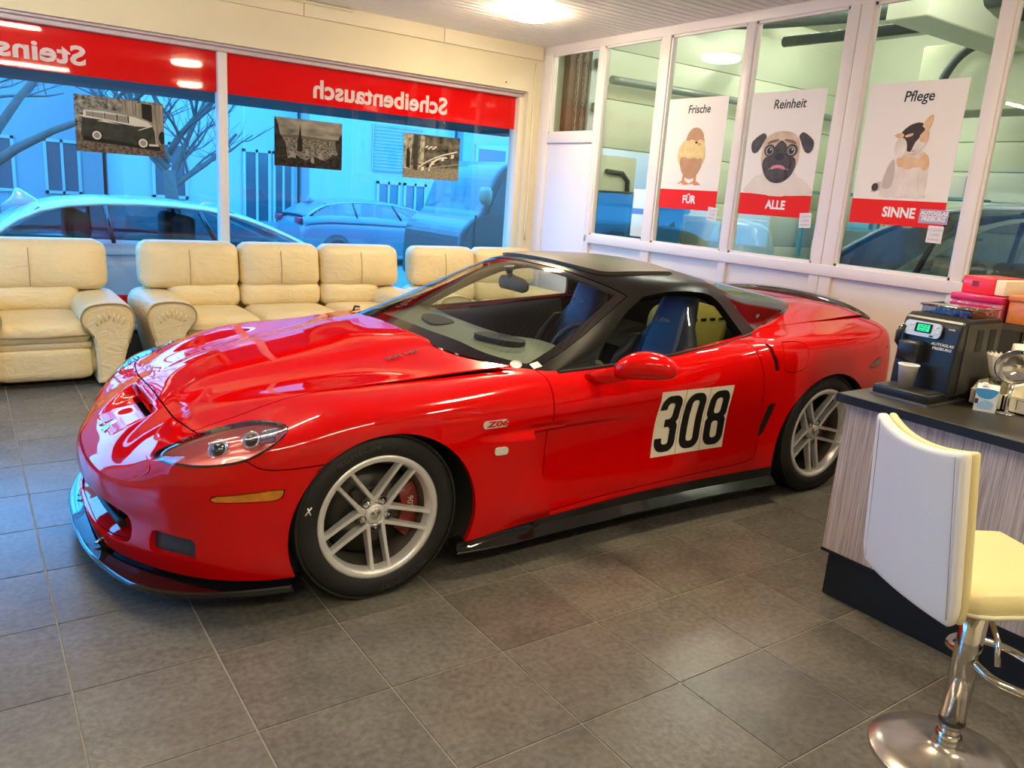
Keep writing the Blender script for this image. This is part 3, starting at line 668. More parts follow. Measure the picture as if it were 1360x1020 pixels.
def recalc(S):
    """area weighted vertex normals, outward as the old ones"""
    a, b, c = S.V[S.T[:, 0]], S.V[S.T[:, 1]], S.V[S.T[:, 2]]
    g = np.cross(b-a, c-a); N = np.zeros_like(S.V)
    sg = np.sign((g*(S.N[S.T[:, 0]]+S.N[S.T[:, 1]]+S.N[S.T[:, 2]])).sum(1)); g *= np.where(sg == 0, 1, sg)[:, None]
    for k in range(3): np.add.at(N, S.T[:, k], g)
    S.N = N/(np.linalg.norm(N, axis=1)[:, None]+1e-15); return S
def cc_surface(V, F, level, fit=6, outward=None):
    """interpolating Catmull-Clark surface through the control points"""
    tgt = np.array(V, float); P = tgt.copy()
    me = bpy.data.meshes.new('cage'); me.from_pydata([tuple(p) for p in P], [], F); me.update()
    o = bpy.data.objects.new('cage', me); COL.objects.link(o)
    m = o.modifiers.new('s', 'SUBSURF'); m.levels = 1; m.use_limit_surface = True; m.boundary_smooth = 'ALL'
    def ev():
        dg = bpy.context.evaluated_depsgraph_get(); e = o.evaluated_get(dg); mm = e.to_mesh()
        vv = np.empty(len(mm.vertices)*3); mm.vertices.foreach_get('co', vv); vv = vv.reshape(-1, 3).copy()
        ff = [tuple(p.vertices) for p in mm.polygons]; e.to_mesh_clear(); return vv, ff
    for _ in range(fit):
        vv, _f = ev(); P += (tgt-vv[:len(P)])*0.9
        me.vertices.foreach_set('co', P.ravel()); me.update(); o.update_tag(); bpy.context.view_layer.update()
    m.levels = level; o.update_tag(); bpy.context.view_layer.update()
    vv, ff = ev()
    bpy.data.objects.remove(o); bpy.data.meshes.remove(me)
    T = []
    for f in ff: T.append((f[0], f[1], f[2])); T.append((f[0], f[2], f[3]))
    S = Surf(vv, np.zeros_like(vv), T)
    a, b, c = vv[S.T[:, 0]], vv[S.T[:, 1]], vv[S.T[:, 2]]; g = np.cross(b-a, c-a); N = np.zeros_like(vv)
    for k in range(3): np.add.at(N, S.T[:, k], g)
    N /= (np.linalg.norm(N, axis=1)[:, None]+1e-15)
    out = outward(vv) if outward else vv-np.array([1.3, 0, .4])
    if (N*out).sum() < 0: N = -N
    S.N = N; return S
# ---- body cage: band columns (bottom -> shoulder) round the near half
band = [
 [(-.865,0,.128),(-.885,0,.215),(-.885,0,.29),(-.888,0,.36),(-.872,0,.425),(-.83,0,.475),(-.775,0,.522)],
 [(-.855,.25,.128),(-.875,.25,.215),(-.868,.25,.29),(-.868,.25,.36),(-.855,.25,.425),(-.815,.25,.48),(-.765,.245,.53)],
 [(-.785,.46,.128),(-.803,.465,.215),(-.79,.47,.29),(-.795,.475,.36),(-.785,.475,.43),(-.762,.47,.49),(-.72,.455,.545)],
 [(-.68,.635,.128),(-.70,.645,.215),(-.695,.65,.29),(-.70,.655,.36),(-.70,.655,.43),(-.685,.65,.51),(-.645,.63,.59)],
 [(-.55,.77,.13),(-.57,.785,.215),(-.57,.79,.29),(-.575,.795,.36),(-.575,.80,.43),(-.565,.80,.525),(-.535,.77,.625)],
 [(-.37,.865,.135),(-.37,.88,.215),(-.37,.885,.29),(-.37,.89,.36),(-.37,.892,.44),(-.37,.885,.55),(-.37,.838,.660)],
 [(-.17,.91,.15),(-.17,.92,.22),(-.17,.928,.30),(-.17,.935,.40),(-.17,.935,.50),(-.17,.922,.61),(-.17,.868,.712)],
 [(.05,.93,.15),(.05,.94,.22),(.05,.945,.30),(.05,.952,.42),(.05,.955,.54),(.05,.945,.645),(.05,.897,.742)],
 [(.38,.925,.145),(.38,.938,.22),(.38,.947,.30),(.38,.952,.42),(.38,.955,.55),(.38,.945,.66),(.38,.902,.755)],
 [(.78,.905,.165),(.78,.92,.235),(.78,.922,.32),(.78,.918,.43),(.78,.928,.56),(.78,.948,.665),(.78,.905,.772)],
 [(1.3,.895,.185),(1.3,.91,.255),(1.3,.908,.34),(1.3,.906,.45),(1.3,.918,.575),(1.3,.94,.685),(1.3,.90,.79)],
 [(1.8,.905,.19),(1.8,.92,.26),(1.8,.92,.345),(1.8,.922,.46),(1.8,.933,.59),(1.8,.95,.71),(1.8,.912,.825)],
 [(2.2,.925,.19),(2.2,.938,.265),(2.2,.943,.35),(2.2,.948,.46),(2.2,.957,.60),(2.2,.96,.735),(2.2,.925,.858)],
 [(2.685,.945,.19),(2.685,.955,.27),(2.685,.963,.36),(2.685,.966,.48),(2.685,.968,.62),(2.685,.96,.765),(2.685,.915,.878)],
 [(3.05,.93,.20),(3.05,.94,.28),(3.05,.948,.37),(3.05,.952,.49),(3.05,.954,.63),(3.05,.943,.775),(3.05,.892,.885)],
 [(3.29,.86,.22),(3.325,.87,.29),(3.35,.875,.38),(3.365,.88,.50),(3.37,.88,.64),(3.365,.87,.775),(3.335,.835,.888)],
 [(3.38,.66,.22),(3.42,.67,.29),(3.455,.68,.38),(3.475,.68,.50),(3.48,.68,.64),(3.47,.67,.79),(3.44,.645,.922)],
 [(3.40,.44,.22),(3.44,.44,.29),(3.475,.45,.38),(3.495,.45,.50),(3.50,.45,.64),(3.49,.45,.80),(3.465,.44,.952)],
 [(3.41,.22,.22),(3.45,.22,.29),(3.485,.22,.38),(3.505,.22,.50),(3.51,.22,.64),(3.50,.22,.81),(3.48,.22,.967)],
 [(3.415,0,.22),(3.455,0,.29),(3.49,0,.38),(3.51,0,.50),(3.515,0,.64),(3.505,0,.81),(3.485,0,.972)]]
top = [  # rows behind the nose edge: columns centre -> outside (the outside column is the shoulder of band 5..14)
 [(-.655,0,.610),(-.648,.22,.614),(-.61,.42,.625),(-.49,.605,.660)],
 [(-.45,0,.705),(-.44,.22,.706),(-.41,.43,.705),(-.28,.645,.738)],
 [(-.15,0,.775),(-.14,.23,.773),(-.1,.45,.758),(-.02,.685,.770)],
 [(.15,0,.822),(.15,.23,.818),(.2,.47,.792),(.32,.725,.789)],
 [(.46,0,.855),(.47,.24,.853),(.52,.5,.835),(.70,.785,.808)],
 [(1.3,0,.86),(1.3,.25,.86),(1.3,.55,.85),(1.3,.82,.822)],
 [(1.8,0,.90),(1.8,.25,.90),(1.8,.55,.88),(1.8,.81,.862)],
 [(2.2,0,.94),(2.2,.25,.94),(2.2,.5,.92),(2.2,.78,.892)],
 [(2.685,0,1.0),(2.685,.25,.998),(2.685,.5,.968),(2.685,.75,.915)],
 [(3.05,0,1.0),(3.05,.25,.997),(3.05,.48,.975),(3.05,.70,.93)]]
def body_cage():
    V = []; key = {}
    def vid(p):
        k = tuple(round(c, 5) for c in p)
        if k not in key: key[k] = len(V); V.append(p)
        return key[k]
    F = []
    for s in (1, -1):
        m = lambda p: (p[0], p[1]*s, p[2])
        quad = lambda a, b, c, d: F.append(tuple(vid(m(x)) for x in ((a, b, c, d) if s > 0 else (d, c, b, a))))
        for j in range(len(band)-1):
            for k in range(6): quad(band[j][k], band[j+1][k], band[j+1][k+1], band[j][k+1])
        rows = [[band[j][6] for j in range(5)]]
        for i, r in enumerate(top): rows.append(r+[band[5+i][6]])
        rows.append([band[19-j][6] for j in range(5)])
        for i in range(len(rows)-1):
            for k in range(4): quad(rows[i][k], rows[i][k+1], rows[i+1][k+1], rows[i+1][k])
    return V, F
bV, bF = body_cage()
BODY = cc_surface(bV, bF, 4)
# feature relief on the body: fender vent flare, hood bulge, nose scoop ramp, door scallop
VENT_U = lambda z: .655+(.585-z)*.36
def relief(S, mode):
    S = Surf(S.V.copy(), S.N.copy(), S.T)
    u, w, z = S.V.T; aw = np.abs(w)
    side = (aw > .80)
    ue = VENT_U(z)
    zz = sstep(.16, .24, z)*(1-sstep(.565, .60, z))
    if mode: dd = .030*sstep(.36, .66, u-(ue-.655))*zz
    else: dd = -.022*(1-sstep(.12, .75, u-ue))*sstep(-.2, -.1, u-ue)*zz
    d = np.where(side & (u > .3) & (u < 1.6), dd, 0)
    hw = cinterp(u, [(-.62, .16), (-.3, .25), (.1, .33), (.5, .38)])
    hd = (u > -.63) & (u < .55) & (aw < .62) & (z > .6)
    d += np.where(hd, .014*sstep(-.62, -.30, u)*(1-sstep(-.05, .05, aw-hw)), 0)
    d += np.where((u < -.56) & (z > .44), -.010*np.exp(-((aw-.36)/.10)**2)*sstep(.44, .56, z), 0)
    t = sstep(-.80, -.665, u)*(1-sstep(-.648, -.640, u))*(1-sstep(.13+.06*sstep(-.8, -.66, u), .17+.06*sstep(-.8, -.66, u), aw))
    d += np.where((u < -.62) & (z > .45), -.042*t, 0)
    S.V = S.V+S.N*d[:, None]; return recalc(S)
BODY_A = relief(BODY, 1); BODY = relief(BODY, 0)
from mathutils.bvhtree import BVHTree
BVH = BVHTree.FromPolygons(BODY.V.tolist(), BODY.T.tolist())
uu = lambda S: S.V[:, 0]; aww = lambda S: np.abs(S.V[:, 1]); zz_ = lambda S: S.V[:, 2]
# seam curves
HOOD_SIDE = [(-.60, .565), (-.52, .59), (-.42, .622), (-.21, .662), (.045, .695), (.366, .73), (.65, .77), (.9, .785)]
HOOD_FRONT = [(0, -.603), (.2, -.606), (.4, -.597), (.62, -.568), (.9, -.5)]
GLASS_BASE = [(0, .47), (.25, .475), (.45, .50), (.6, .545), (.70, .62), (.78, .715), (.835, .83), (.9, .9)]  # u of windscreen base by |w|
def f_hood(S):
    u, w, z = S.V.T; aw = np.abs(w)
    return np.maximum.reduce([cinterp(aw, HOOD_FRONT)-u, u-(cinterp(aw, GLASS_BASE)-.035), aw-cinterp(u, HOOD_SIDE), .5-z])
def f_arch(S, f=True):
    u, w, z = S.V.T
    c = (.03, .285, .372, .368) if f else (2.69, .30, .415, .388)
    d = np.hypot((u-c[0])/c[2], (z-c[1])/c[3])-1
    return np.where(np.abs(w) > .6, d*.37, 1.0)
HL3 = [(-.708,.548,.55),(-.66,.585,.60),(-.58,.625,.648),(-.49,.675,.692),(-.42,.72,.715),(-.355,.79,.715),(-.325,.825,.703),(-.345,.858,.68),(-.39,.868,.645),(-.46,.86,.612),(-.53,.825,.585),(-.61,.755,.562),(-.675,.65,.547)]
HLD = np.array([-.42, .52, .74]); HLD /= np.linalg.norm(HLD)
HLX = np.cross([0, 0, 1.], HLD); HLX /= np.linalg.norm(HLX); HLY = np.cross(HLD, HLX)
HL2 = smooth_poly([(np.dot(p, HLX), np.dot(p, HLY)) for p in HL3], 3)
def f_head(S, off=0.0):
    Q = S.V.copy(); Q[:, 1] = np.abs(Q[:, 1])
    ok = (Q[:, 0] < -.25) & (Q[:, 1] > .5)
    d = np.full(len(Q), 1.0); d[ok] = sd_poly(np.stack([Q[ok]@HLX, Q[ok]@HLY], 1), HL2)
    return d-off
BUMP_SEAM = [(-.75, .66), (-.56, .62), (-.49, .60), (-.43, .562), (-.38, .555), (-.2, .565)]
def f_bumper(S):
    u, w, z = S.V.T; aw = np.abs(w)
    a = np.maximum(u-cinterp(aw, HOOD_FRONT), aw-.665)
    b = z-cinterp(u, BUMP_SEAM)
    return np.maximum(u-.0, np.minimum(a, b))
def yz(S): return np.stack([np.abs(S.V[:, 1]), S.V[:, 2]], 1)
def uz(S): return np.stack([S.V[:, 0], S.V[:, 2]], 1)
def uw(S): return np.stack([S.V[:, 0], np.abs(S.V[:, 1])], 1)
GRILLE = smooth_poly([(-.495,.215),(-.485,.295),(-.40,.318),(-.20,.330),(0,.334),(.20,.330),(.40,.318),(.485,.295),(.495,.215),(.40,.190),(.20,.182),(0,.180),(-.20,.182),(-.40,.190)], 4)
def f_grille(S):
    q = np.stack([S.V[:, 1], S.V[:, 2]], 1); d = sd_poly(q, GRILLE); return np.where(S.V[:, 0] < -.5, d, 1.0)
FOG = [(.585, .205), (.588, .278), (.605, .288), (.735, .288), (.748, .275), (.745, .212), (.73, .204)]
def f_fog(S): return np.where((S.V[:, 0] < -.45), sd_poly(yz(S), FOG), 1.0)
MARK = [(-.580, .450), (-.570, .462), (-.40, .484), (-.352, .486), (-.360, .455), (-.385, .444), (-.570, .438)]
def f_mark(S): return np.where((S.V[:, 0] < -.28) & (np.abs(S.V[:, 1]) > .7), sd_poly(uz(S), MARK), 1.0)
DOOR = [(.757,.83),(.762,.55),(.772,.215),(.80,.196),(1.39,.226),(2.05,.252),(2.125,.27),(2.13,.47),(2.09,.70),(2.03,.86),(2.02,.93),(.75,.93)]
def f_door(S): return np.where((np.abs(S.V[:, 1]) > .7), sd_poly(uz(S), DOOR), 1.0)
# cabin opening in plan
CAB = smooth_poly([(.50,0),(.51,.3),(.545,.48),(.60,.60),(.70,.715),(.83,.80),(1.1,.825),(1.4,.825),(1.8,.80),(2.1,.755),(2.28,.70),(2.5,.635),(2.75,.545),(2.92,.42),(3.0,.22),(3.02,0)], 3, closed=False)
CABP = [(a, b) for a, b in CAB]+[(a, -b) for a, b in CAB[::-1][1:-1]]
def f_cabin(S):
    d = sd_poly(np.stack([S.V[:, 0], S.V[:, 1]], 1), CABP); return np.where(S.V[:, 2] > .72, d, 1.0)
HATCH_SIDE = [(2.15, .70), (2.35, .695), (2.7, .70), (3.24, .675), (3.4, .66), (3.6, .64)]
def f_hatch(S):   # red rear deck lid
    u, w, z = S.V.T; aw = np.abs(w)
    return np.maximum.reduce([aw-cinterp(u, HATCH_SIDE), 2.2-u, u-3.455, .8-z])
def f_rbump(S):
    u, w, z = S.V.T
    return np.maximum(2.75-u, np.minimum(3.452-u+.0, np.maximum(3.24-u, z-.80)) )
FUEL = smooth_poly([(2.235,.755),(2.24,.86),(2.30,.875),(2.42,.86),(2.425,.76),(2.38,.728),(2.28,.725)], 3)
def f_fuel(S): return np.where((S.V[:, 1] > .7), sd_poly(uz(S), FUEL), 1.0)
QVENT = [(2.160,.560),(2.215,.568),(2.210,.50),(2.17,.40),(2.115,.350),(2.085,.345),(2.120,.42),(2.145,.50)]
def f_qvent(S): return np.where((np.abs(S.V[:, 1]) > .7), sd_poly(uz(S), QVENT), 1.0)
UVENT = [(2.12,.875),(2.15,.872),(2.205,.74),(2.19,.725),(2.165,.74)]
def f_uvent(S): return np.where((np.abs(S.V[:, 1]) > .7), sd_poly(uz(S), UVENT), 1.0)
RMARK = smooth_poly([(3.03,.695),(3.07,.725),(3.15,.748),(3.17,.735),(3.165,.71),(3.10,.69)], 2)
def f_rmark(S): return np.where((np.abs(S.V[:, 1]) > .6) & (S.V[:, 0] > 3), sd_poly(uz(S), RMARK), 1.0)
G = .0025
def f_vent(S):      # >0 behind the vent edge (below the crease)
    u, w, z = S.V.T
    return np.where(np.abs(w) > .8, np.minimum(u-VENT_U(z), .592-z), -1.0)
gA = BODY_A.clip(np.abs(BODY_A.V[:, 0]-.45)-.38); gA = gA.clip(.8-np.abs(gA.V[:, 1])); gA = gA.clip(gA.V[:, 2]-.62)
gA = gA.clip(f_vent(gA)); gA = gA.clip(-f_arch(gA, True)); gA = gA.clip(.30-gA.V[:, 0])
g0 = BODY.clip(-f_cabin(BODY))
g0 = g0.clip(-f_arch(g0, True)); g0 = g0.clip(-f_arch(g0, False))
hood = g0.clip(f_hood(g0)+G); hood.V[:, 2] += .020*sstep(-.35, .75, hood.V[:, 0]); hood.obj('hood', PAINT, CAR, flange=.006)
rest = g0.clip(-f_hood(g0)+G)
nb = lambda S, f, g=G: S.clip(f(S)+g)
xb = lambda S, f, g=G: S.clip(-f(S)+g)
rest = xb(rest, f_head, .001)
bump = nb(rest, f_bumper); rest = xb(rest, f_bumper)
bump = xb(bump, f_grille, 0); bump = xb(bump, f_fog, 0); bump = xb(bump, f_mark, .001)
# cut the scoop slot in front of the hood
def f_slot(S):
    u, w, z = S.V.T; return np.maximum.reduce([np.abs(w)-.18, -.655-u, u+.634, .5-z])
bump = xb(bump, f_slot, 0)
BUMPER = bump.obj('front_bumper', PAINT, CAR, flange=.03)
rest = xb(rest, f_mark, .001)
door = nb(rest, f_door, .003); rest = xb(rest, f_door, .003)
decklid = nb(rest, f_hatch); rest = xb(rest, f_hatch)
decklid.V[:, 2] += .014*sstep(2.5, 3.4, decklid.V[:, 0])*sstep(.3, .62, np.abs(decklid.V[:, 1])); decklid.obj('rear_deck', PAINT, CAR, flange=.006)
rest = xb(rest, f_qvent, 0); rest = xb(rest, f_uvent, 0); rest = xb(rest, f_rmark, .001)
rbump = nb(rest, f_rbump, .0015); rest = xb(rest, f_rbump, .0015)
rbump.obj('rear_bumper', PAINT, CAR)
for s in (1, -1):
    d = door.clip(-door.V[:, 1]*s); d.obj('door', PAINT, CAR)
    r = rest.clip(-rest.V[:, 1]*s)
    fen = r.clip(r.V[:, 0]-1.5); q = r.clip(1.5-r.V[:, 0])
    # remove the part replaced by the flared panel, then add that panel
    fen = fen.clip(-np.where(np.abs(fen.V[:, 1]) > .8, np.maximum.reduce([.30-fen.V[:, 0], fen.V[:, 2]-.62, fen.V[:, 0]-VENT_U(fen.V[:, 2]), np.full(len(fen.V), -1.0)]), 1.0))
    ga = gA.clip(-gA.V[:, 1]*s)
    n0 = len(fen.V); fen = Surf(np.concatenate([fen.V, ga.V]), np.concatenate([fen.N, ga.N]), np.concatenate([fen.T, ga.T+n0]))
    fen.obj('fender', PAINT, CAR, flange=.02)
    if s > 0:
        fd = nb(q, f_fuel, .002); q = xb(q, f_fuel, .002); fd.obj('fuel_door', PAINT, CAR)
    q.obj('quarter_panel', PAINT, CAR)
# dark shell a little inside, behind the gaps
shell = BODY.clip(-f_cabin(BODY)); shell = shell.clip(-f_arch(shell)); shell = shell.clip(-f_arch(shell, False))
shell = xb(shell, f_head, .0); shell = xb(shell, f_grille, -.01); shell = xb(shell, f_fog, 0); shell = xb(shell, f_slot, 0)
shell.offset(-.016).obj('inner_shell', GAPM, CAR, flange=0)
# ---- greenhouse
gh_rows = [
 [(.47,0,.862),(.48,.30,.857),(.54,.58,.838),(.76,.795,.808),(.83,.832,.801),(.88,.845,.799)],
 [(.75,0,.985),(.76,.28,.980),(.815,.51,.955),(1.00,.74,.892),(1.10,.795,.850),(1.20,.838,.817)],
 [(1.03,0,1.102),(1.04,.265,1.096),(1.08,.465,1.070),(1.225,.677,.995),(1.36,.752,.925),(1.45,.832,.826)],
 [(1.27,0,1.188),(1.28,.255,1.181),(1.325,.44,1.157),(1.44,.612,1.092),(1.57,.722,.975),(1.65,.822,.838)],
 [(1.55,0,1.208),(1.55,.26,1.200),(1.58,.445,1.176),(1.68,.605,1.125),(1.78,.712,1.00),(1.85,.808,.853)],
 [(1.85,0,1.202),(1.85,.26,1.194),(1.87,.44,1.170),(1.93,.588,1.124),(1.99,.690,1.005),(2.03,.785,.870)],
 [(2.12,0,1.170),(2.12,.255,1.162),(2.13,.425,1.138),(2.15,.565,1.090),(2.18,.655,.985),(2.20,.745,.888)],
 [(2.42,0,1.118),(2.42,.245,1.110),(2.41,.41,1.082),(2.40,.53,1.030),(2.40,.605,.962),(2.41,.665,.910)],
 [(2.74,0,1.062),(2.73,.235,1.056),(2.71,.385,1.032),(2.67,.485,.995),(2.65,.545,.962),(2.63,.595,.935)],
 [(3.04,0,1.013),(3.02,.22,1.010),(2.97,.36,.998),(2.90,.445,.982),(2.86,.485,.972),(2.82,.52,.962)]]
def gh_cage():
    V = []; key = {}
    def vid(p):
        k = tuple(round(c, 5) for c in p)
        if k not in key: key[k] = len(V); V.append(p)
        return key[k]
    F = []
    for s in (1, -1):
        m = lambda p: (p[0], p[1]*s, p[2])
        for i in range(len(gh_rows)-1):
            for k in range(5):
                q = (gh_rows[i][k], gh_rows[i][k+1], gh_rows[i+1][k+1], gh_rows[i+1][k])
                F.append(tuple(vid(m(x)) for x in (q if s > 0 else q[::-1])))
    return V, F
GH = cc_surface(*gh_cage(), 4, outward=lambda v: v-np.array([1.6, 0, .6]))
PIL = [(.5, .90), (.70, .80), (.76, .79), (1.0, .735), (1.225, .672), (1.44, .606), (1.6, .56)]   # |w| of the windscreen side edge by u
HEAD = [(0, 1.245), (.25, 1.255), (.44, 1.295), (.60, 1.40), (.7, 1.5)]
HALO = [(0, 2.02), (.3, 2.045), (.45, 2.085), (.56, 2.14), (.66, 2.22), (.75, 2.32)]
def f_ws(S, off=0.0):
    u, w, z = S.V.T; aw = np.abs(w)
    return np.maximum.reduce([u-cinterp(aw, HEAD), aw-cinterp(u, PIL)])+off
SIDEW = smooth_poly([(1.06,.818),(1.16,.895),(1.30,.985),(1.42,1.05)], 3, closed=False)+smooth_poly([(1.50,1.083),(1.65,1.103),(1.80,1.106),(1.94,1.092),(2.00,1.07),(2.05,1.02),(2.12,.90),(2.115,.884)], 3, closed=False)+[(1.8,.85),(1.5,.829),(1.2,.814)]
def f_side(S, off=0.0): return np.where(np.abs(S.V[:, 1]) > .45, sd_poly(uz(S), SIDEW), 1.0)+off
def f_hg(S, off=0.0):
    u, w, z = S.V.T; return cinterp(np.abs(w), HALO)-u+off
def base_edge(S):      # distance from the lower/outer rim of the greenhouse, for the black border bands
    u, w, z = S.V.T; aw = np.abs(w); return u-cinterp(aw, GLASS_BASE)
ws = GH.clip(f_ws(GH)+.002)
border = np.maximum(f_ws(ws)+.040, .052-base_edge(ws)*.75)
ws.clip(border).obj('windscreen', CARGLASS, CAR, flange=0)
ws.clip(-border).obj('windscreen_border', BLACKGLOSS, CAR, flange=.01)
hg = GH.clip(f_hg(GH)+.004)
HB = [(2.0, .80), (2.28, .695), (2.42, .655), (2.63, .585), (2.82, .512), (2.90, .47), (2.97, .39), (3.02, .25), (3.06, 0.0)]
def f_hgin(S):
    u, w, z = S.V.T; aw = np.abs(w); return np.maximum(aw-(cinterp(u, HB)-.022), f_hg(S)+.02)
hg.clip(f_hgin(hg)).obj('hatch_glass', HATCHGLASS, CAR, flange=0)
hg.clip(-f_hgin(hg)).obj('hatch_glass_border', BLACKGLOSS, CAR, flange=.01)
frame = GH.clip(-(f_ws(GH)-.002)).clip; frame = GH.clip(-f_ws(GH)+.002)
frame = frame.clip(-f_hg(frame)+.004)
frame = frame.clip(-f_side(frame)+.0)
TARGA = smooth_poly([(1.305,0),(1.311,.25),(1.343,.38),(1.41,.455),(1.55,.475),(1.75,.47),(1.86,.455),(1.885,.40),(1.89,.2),(1.89,0)], 3, closed=False)
TARGAP = TARGA+[(a, -b) for a, b in TARGA[::-1][1:-1]]
def f_targa(S): return np.where(S.V[:, 2] > 1.05, sd_poly(np.stack([S.V[:, 0], S.V[:, 1]], 1), TARGAP), 1.0)
tg = frame.clip(f_targa(frame)+.006); tg.offset(.018).obj('roof_panel', pmat('dusty_roof_film', (.085, .075, .06), rough=.38, spec=.5, noise=.45, nscale=3.5, coat=.4, coat_rough=.2), CAR, flange=.03)
fr = frame.clip(-f_targa(frame)+.004)
fr.offset(.003).obj('roof_frame', BLACKSATIN, CAR, flange=.035, label='satin black windscreen pillars and roof hoop')
for s in (1, -1):
    sw = GH.clip(-GH.V[:, 1]*s); sw = sw.clip(f_side(sw)-.006); sw.offset(-.022).obj('side_window', SIDEGLASS, CAR, flange=0)
    # belt strip
    pts = [(u_, s*w_, z_) for u_, w_, z_ in ((.84,.848,.803),(1.05,.853,.812),(1.3,.85,.824),(1.6,.838,.842),(1.85,.822,.860),(2.05,.795,.878),(2.18,.765,.892))]
    B().tube([L(p) for p in smooth_poly(pts, 4, False)], .009, 8).obj('window_seal', BLACKMATT, CAR)
    # olive-dark triangle behind the windscreen pillar
# ---- generic loft
def loft(b, secs, n=24, mi=0, power=2.0, cap=True):
    rings = []
    for c, a, d in secs:
        c, a, d = Vector(c), Vector(a), Vector(d); ring = []
        for k in range(n):
            t = 2*math.pi*k/n; ct, st = math.cos(t), math.sin(t)
            x = math.copysign(abs(ct)**(2/power), ct); y = math.copysign(abs(st)**(2/power), st)
            ring.append(b.bm.verts.new(c+a*x+d*y))
        rings.append(ring)
    for i in range(len(rings)-1):
        for k in range(n):
            f = b.bm.faces.new((rings[i][k], rings[i][(k+1) % n], rings[i+1][(k+1) % n], rings[i+1][k])); f.smooth = True; f.material_index = mi
    if cap:
        for r in (rings[0], rings[-1][::-1]):
            f = b.bm.faces.new(r); f.smooth = True; f.material_index = mi
    return b
def strip(b, prof_fn, us, closed=True):
    """loft of polygon sections prof_fn(u) -> list of (u,w,z)"""
    rings = [[b.bm.verts.new(L(p)) for p in prof_fn(u)] for u in us]; n = len(rings[0])
    for i in range(len(rings)-1):
        for k in range(n if closed else n-1):
            b.bm.faces.new((rings[i][k], rings[i][(k+1) % n], rings[i+1][(k+1) % n], rings[i+1][k]))
    if closed:
        b.bm.faces.new(rings[0]); b.bm.faces.new(rings[-1][::-1])
    return b
# ---- front splitter (plan outline blade with raised lip)
SPL = smooth_poly([(-.925,0),(-.918,.20),(-.897,.36),(-.845,.56),(-.785,.68),(-.70,.765),(-.60,.825),(-.47,.872),(-.335,.905)], 4, False)
BMP = smooth_poly([(-.86,0),(-.85,.20),(-.83,.33),(-.765,.48),(-.67,.63),(-.61,.70),(-.54,.76),(-.44,.82),(-.335,.868)], 4, False)
def fullc(c): return [(a, -b) for a, b in c[::-1][:-1]]+[(a, b) for a, b in c]
So, Bo = fullc(SPL), fullc(BMP)
def splitter():
    b = B(); rings = []
    for (a, w), (c, v) in zip(So, Bo):
        prof = [(c+.06, v*.97, .092), (a+.012, w, .092), (a, w, .102), (a, w, .113), (a+.006, w*.998, .119), ((a*.45+c*.55), (w*.45+v*.55), .112), (c+.012, v*.998, .116), (c-.002, v*1.003, .130), (c+.02, v*.99, .138), (c+.06, v*.97, .132)]
        rings.append([b.bm.verts.new(L(p)) for p in prof])
    n = len(rings[0])
    for i in range(len(rings)-1):
        for k in range(n): b.bm.faces.new((rings[i][k], rings[i][(k+1) % n], rings[i+1][(k+1) % n], rings[i+1][k]))
    b.bm.faces.new(rings[0]); b.bm.faces.new(rings[-1][::-1])
    o = b.obj('front_splitter', BLACKGLOSS, CAR); auto_smooth(o, 50); return o
splitter()
# two vertical strakes and a support rod on the splitter
for s in (1, -1):
    B().box(-.86, -.80, -.30*s-.006, -.30*s+.006, .115, .150).obj('splitter_strake', BLACKGLOSS, CAR)
    B().tube([(-.875, -.27*s, .125), (-.83, -.235*s, .138)], .005, 8).obj('splitter_bolt', pmat('chrome', (.8, .8, .82), rough=.08, metal=1.0), CAR)
CHROME = MATS['chrome']
# ---- side skirts
for s in (1, -1):
    def prof(u, s=s):
        zt = float(interp(u, [(.35, .15), (.8, .172), (1.4, .192), (2.3, .196)])); wb = float(interp(u, [(.35, .922), (.8, .905), (1.3, .896), (1.8, .905), (2.3, .93)]))
        e = .028*math.sin(min(1, (u-.33)/.3)*math.pi/2)
        return [(u, s*(wb-.06), .10), (u, s*(wb+e+.012), .108), (u, s*(wb+e+.018), .118), (u, s*(wb+e), .132), (u, s*(wb+.006), .150), (u, s*(wb+.004), zt+.003), (u, s*(wb-.06), zt)]
    o = strip(B(), prof, np.linspace(.335, 2.29, 30)).obj('side_skirt', BLACKGLOSS, CAR); auto_smooth(o, 45)
# ---- wheel wells
for s in (1, -1):
    for (uc, zc, ru, rz, w1) in ((.03, .285, .378, .374, .938), (2.69, .30, .421, .394, .952)):
        b = B(); prev = None
        for k in range(41):
            t = math.radians(-28+236*k/40); x = uc+ru*math.cos(t); z = zc+rz*math.sin(t)
            cx = uc+(ru-.0)*math.cos(t)
            row = [b.bm.verts.new(L((x, s*w_, max(z, .10)))) for w_ in (w1-(.085 if (x < uc-.3) else .012), w1-.14, .56)]
            if prev:
                for q in range(2): f = b.bm.faces.new((prev[q], prev[q+1], row[q+1], row[q])); f.smooth = True
            prev = row
        # inner wall
        ring = [b.bm.verts.new(L((uc+ru*math.cos(math.radians(-28+236*k/40)), s*.56, max(.10, zc+rz*math.sin(math.radians(-28+236*k/40)))))) for k in range(41)]
        b.bm.faces.new(ring)
        b.obj('wheel_well', pmat('wheel_well_liner', (.035, .034, .03), rough=.8, spec=.2), CAR)
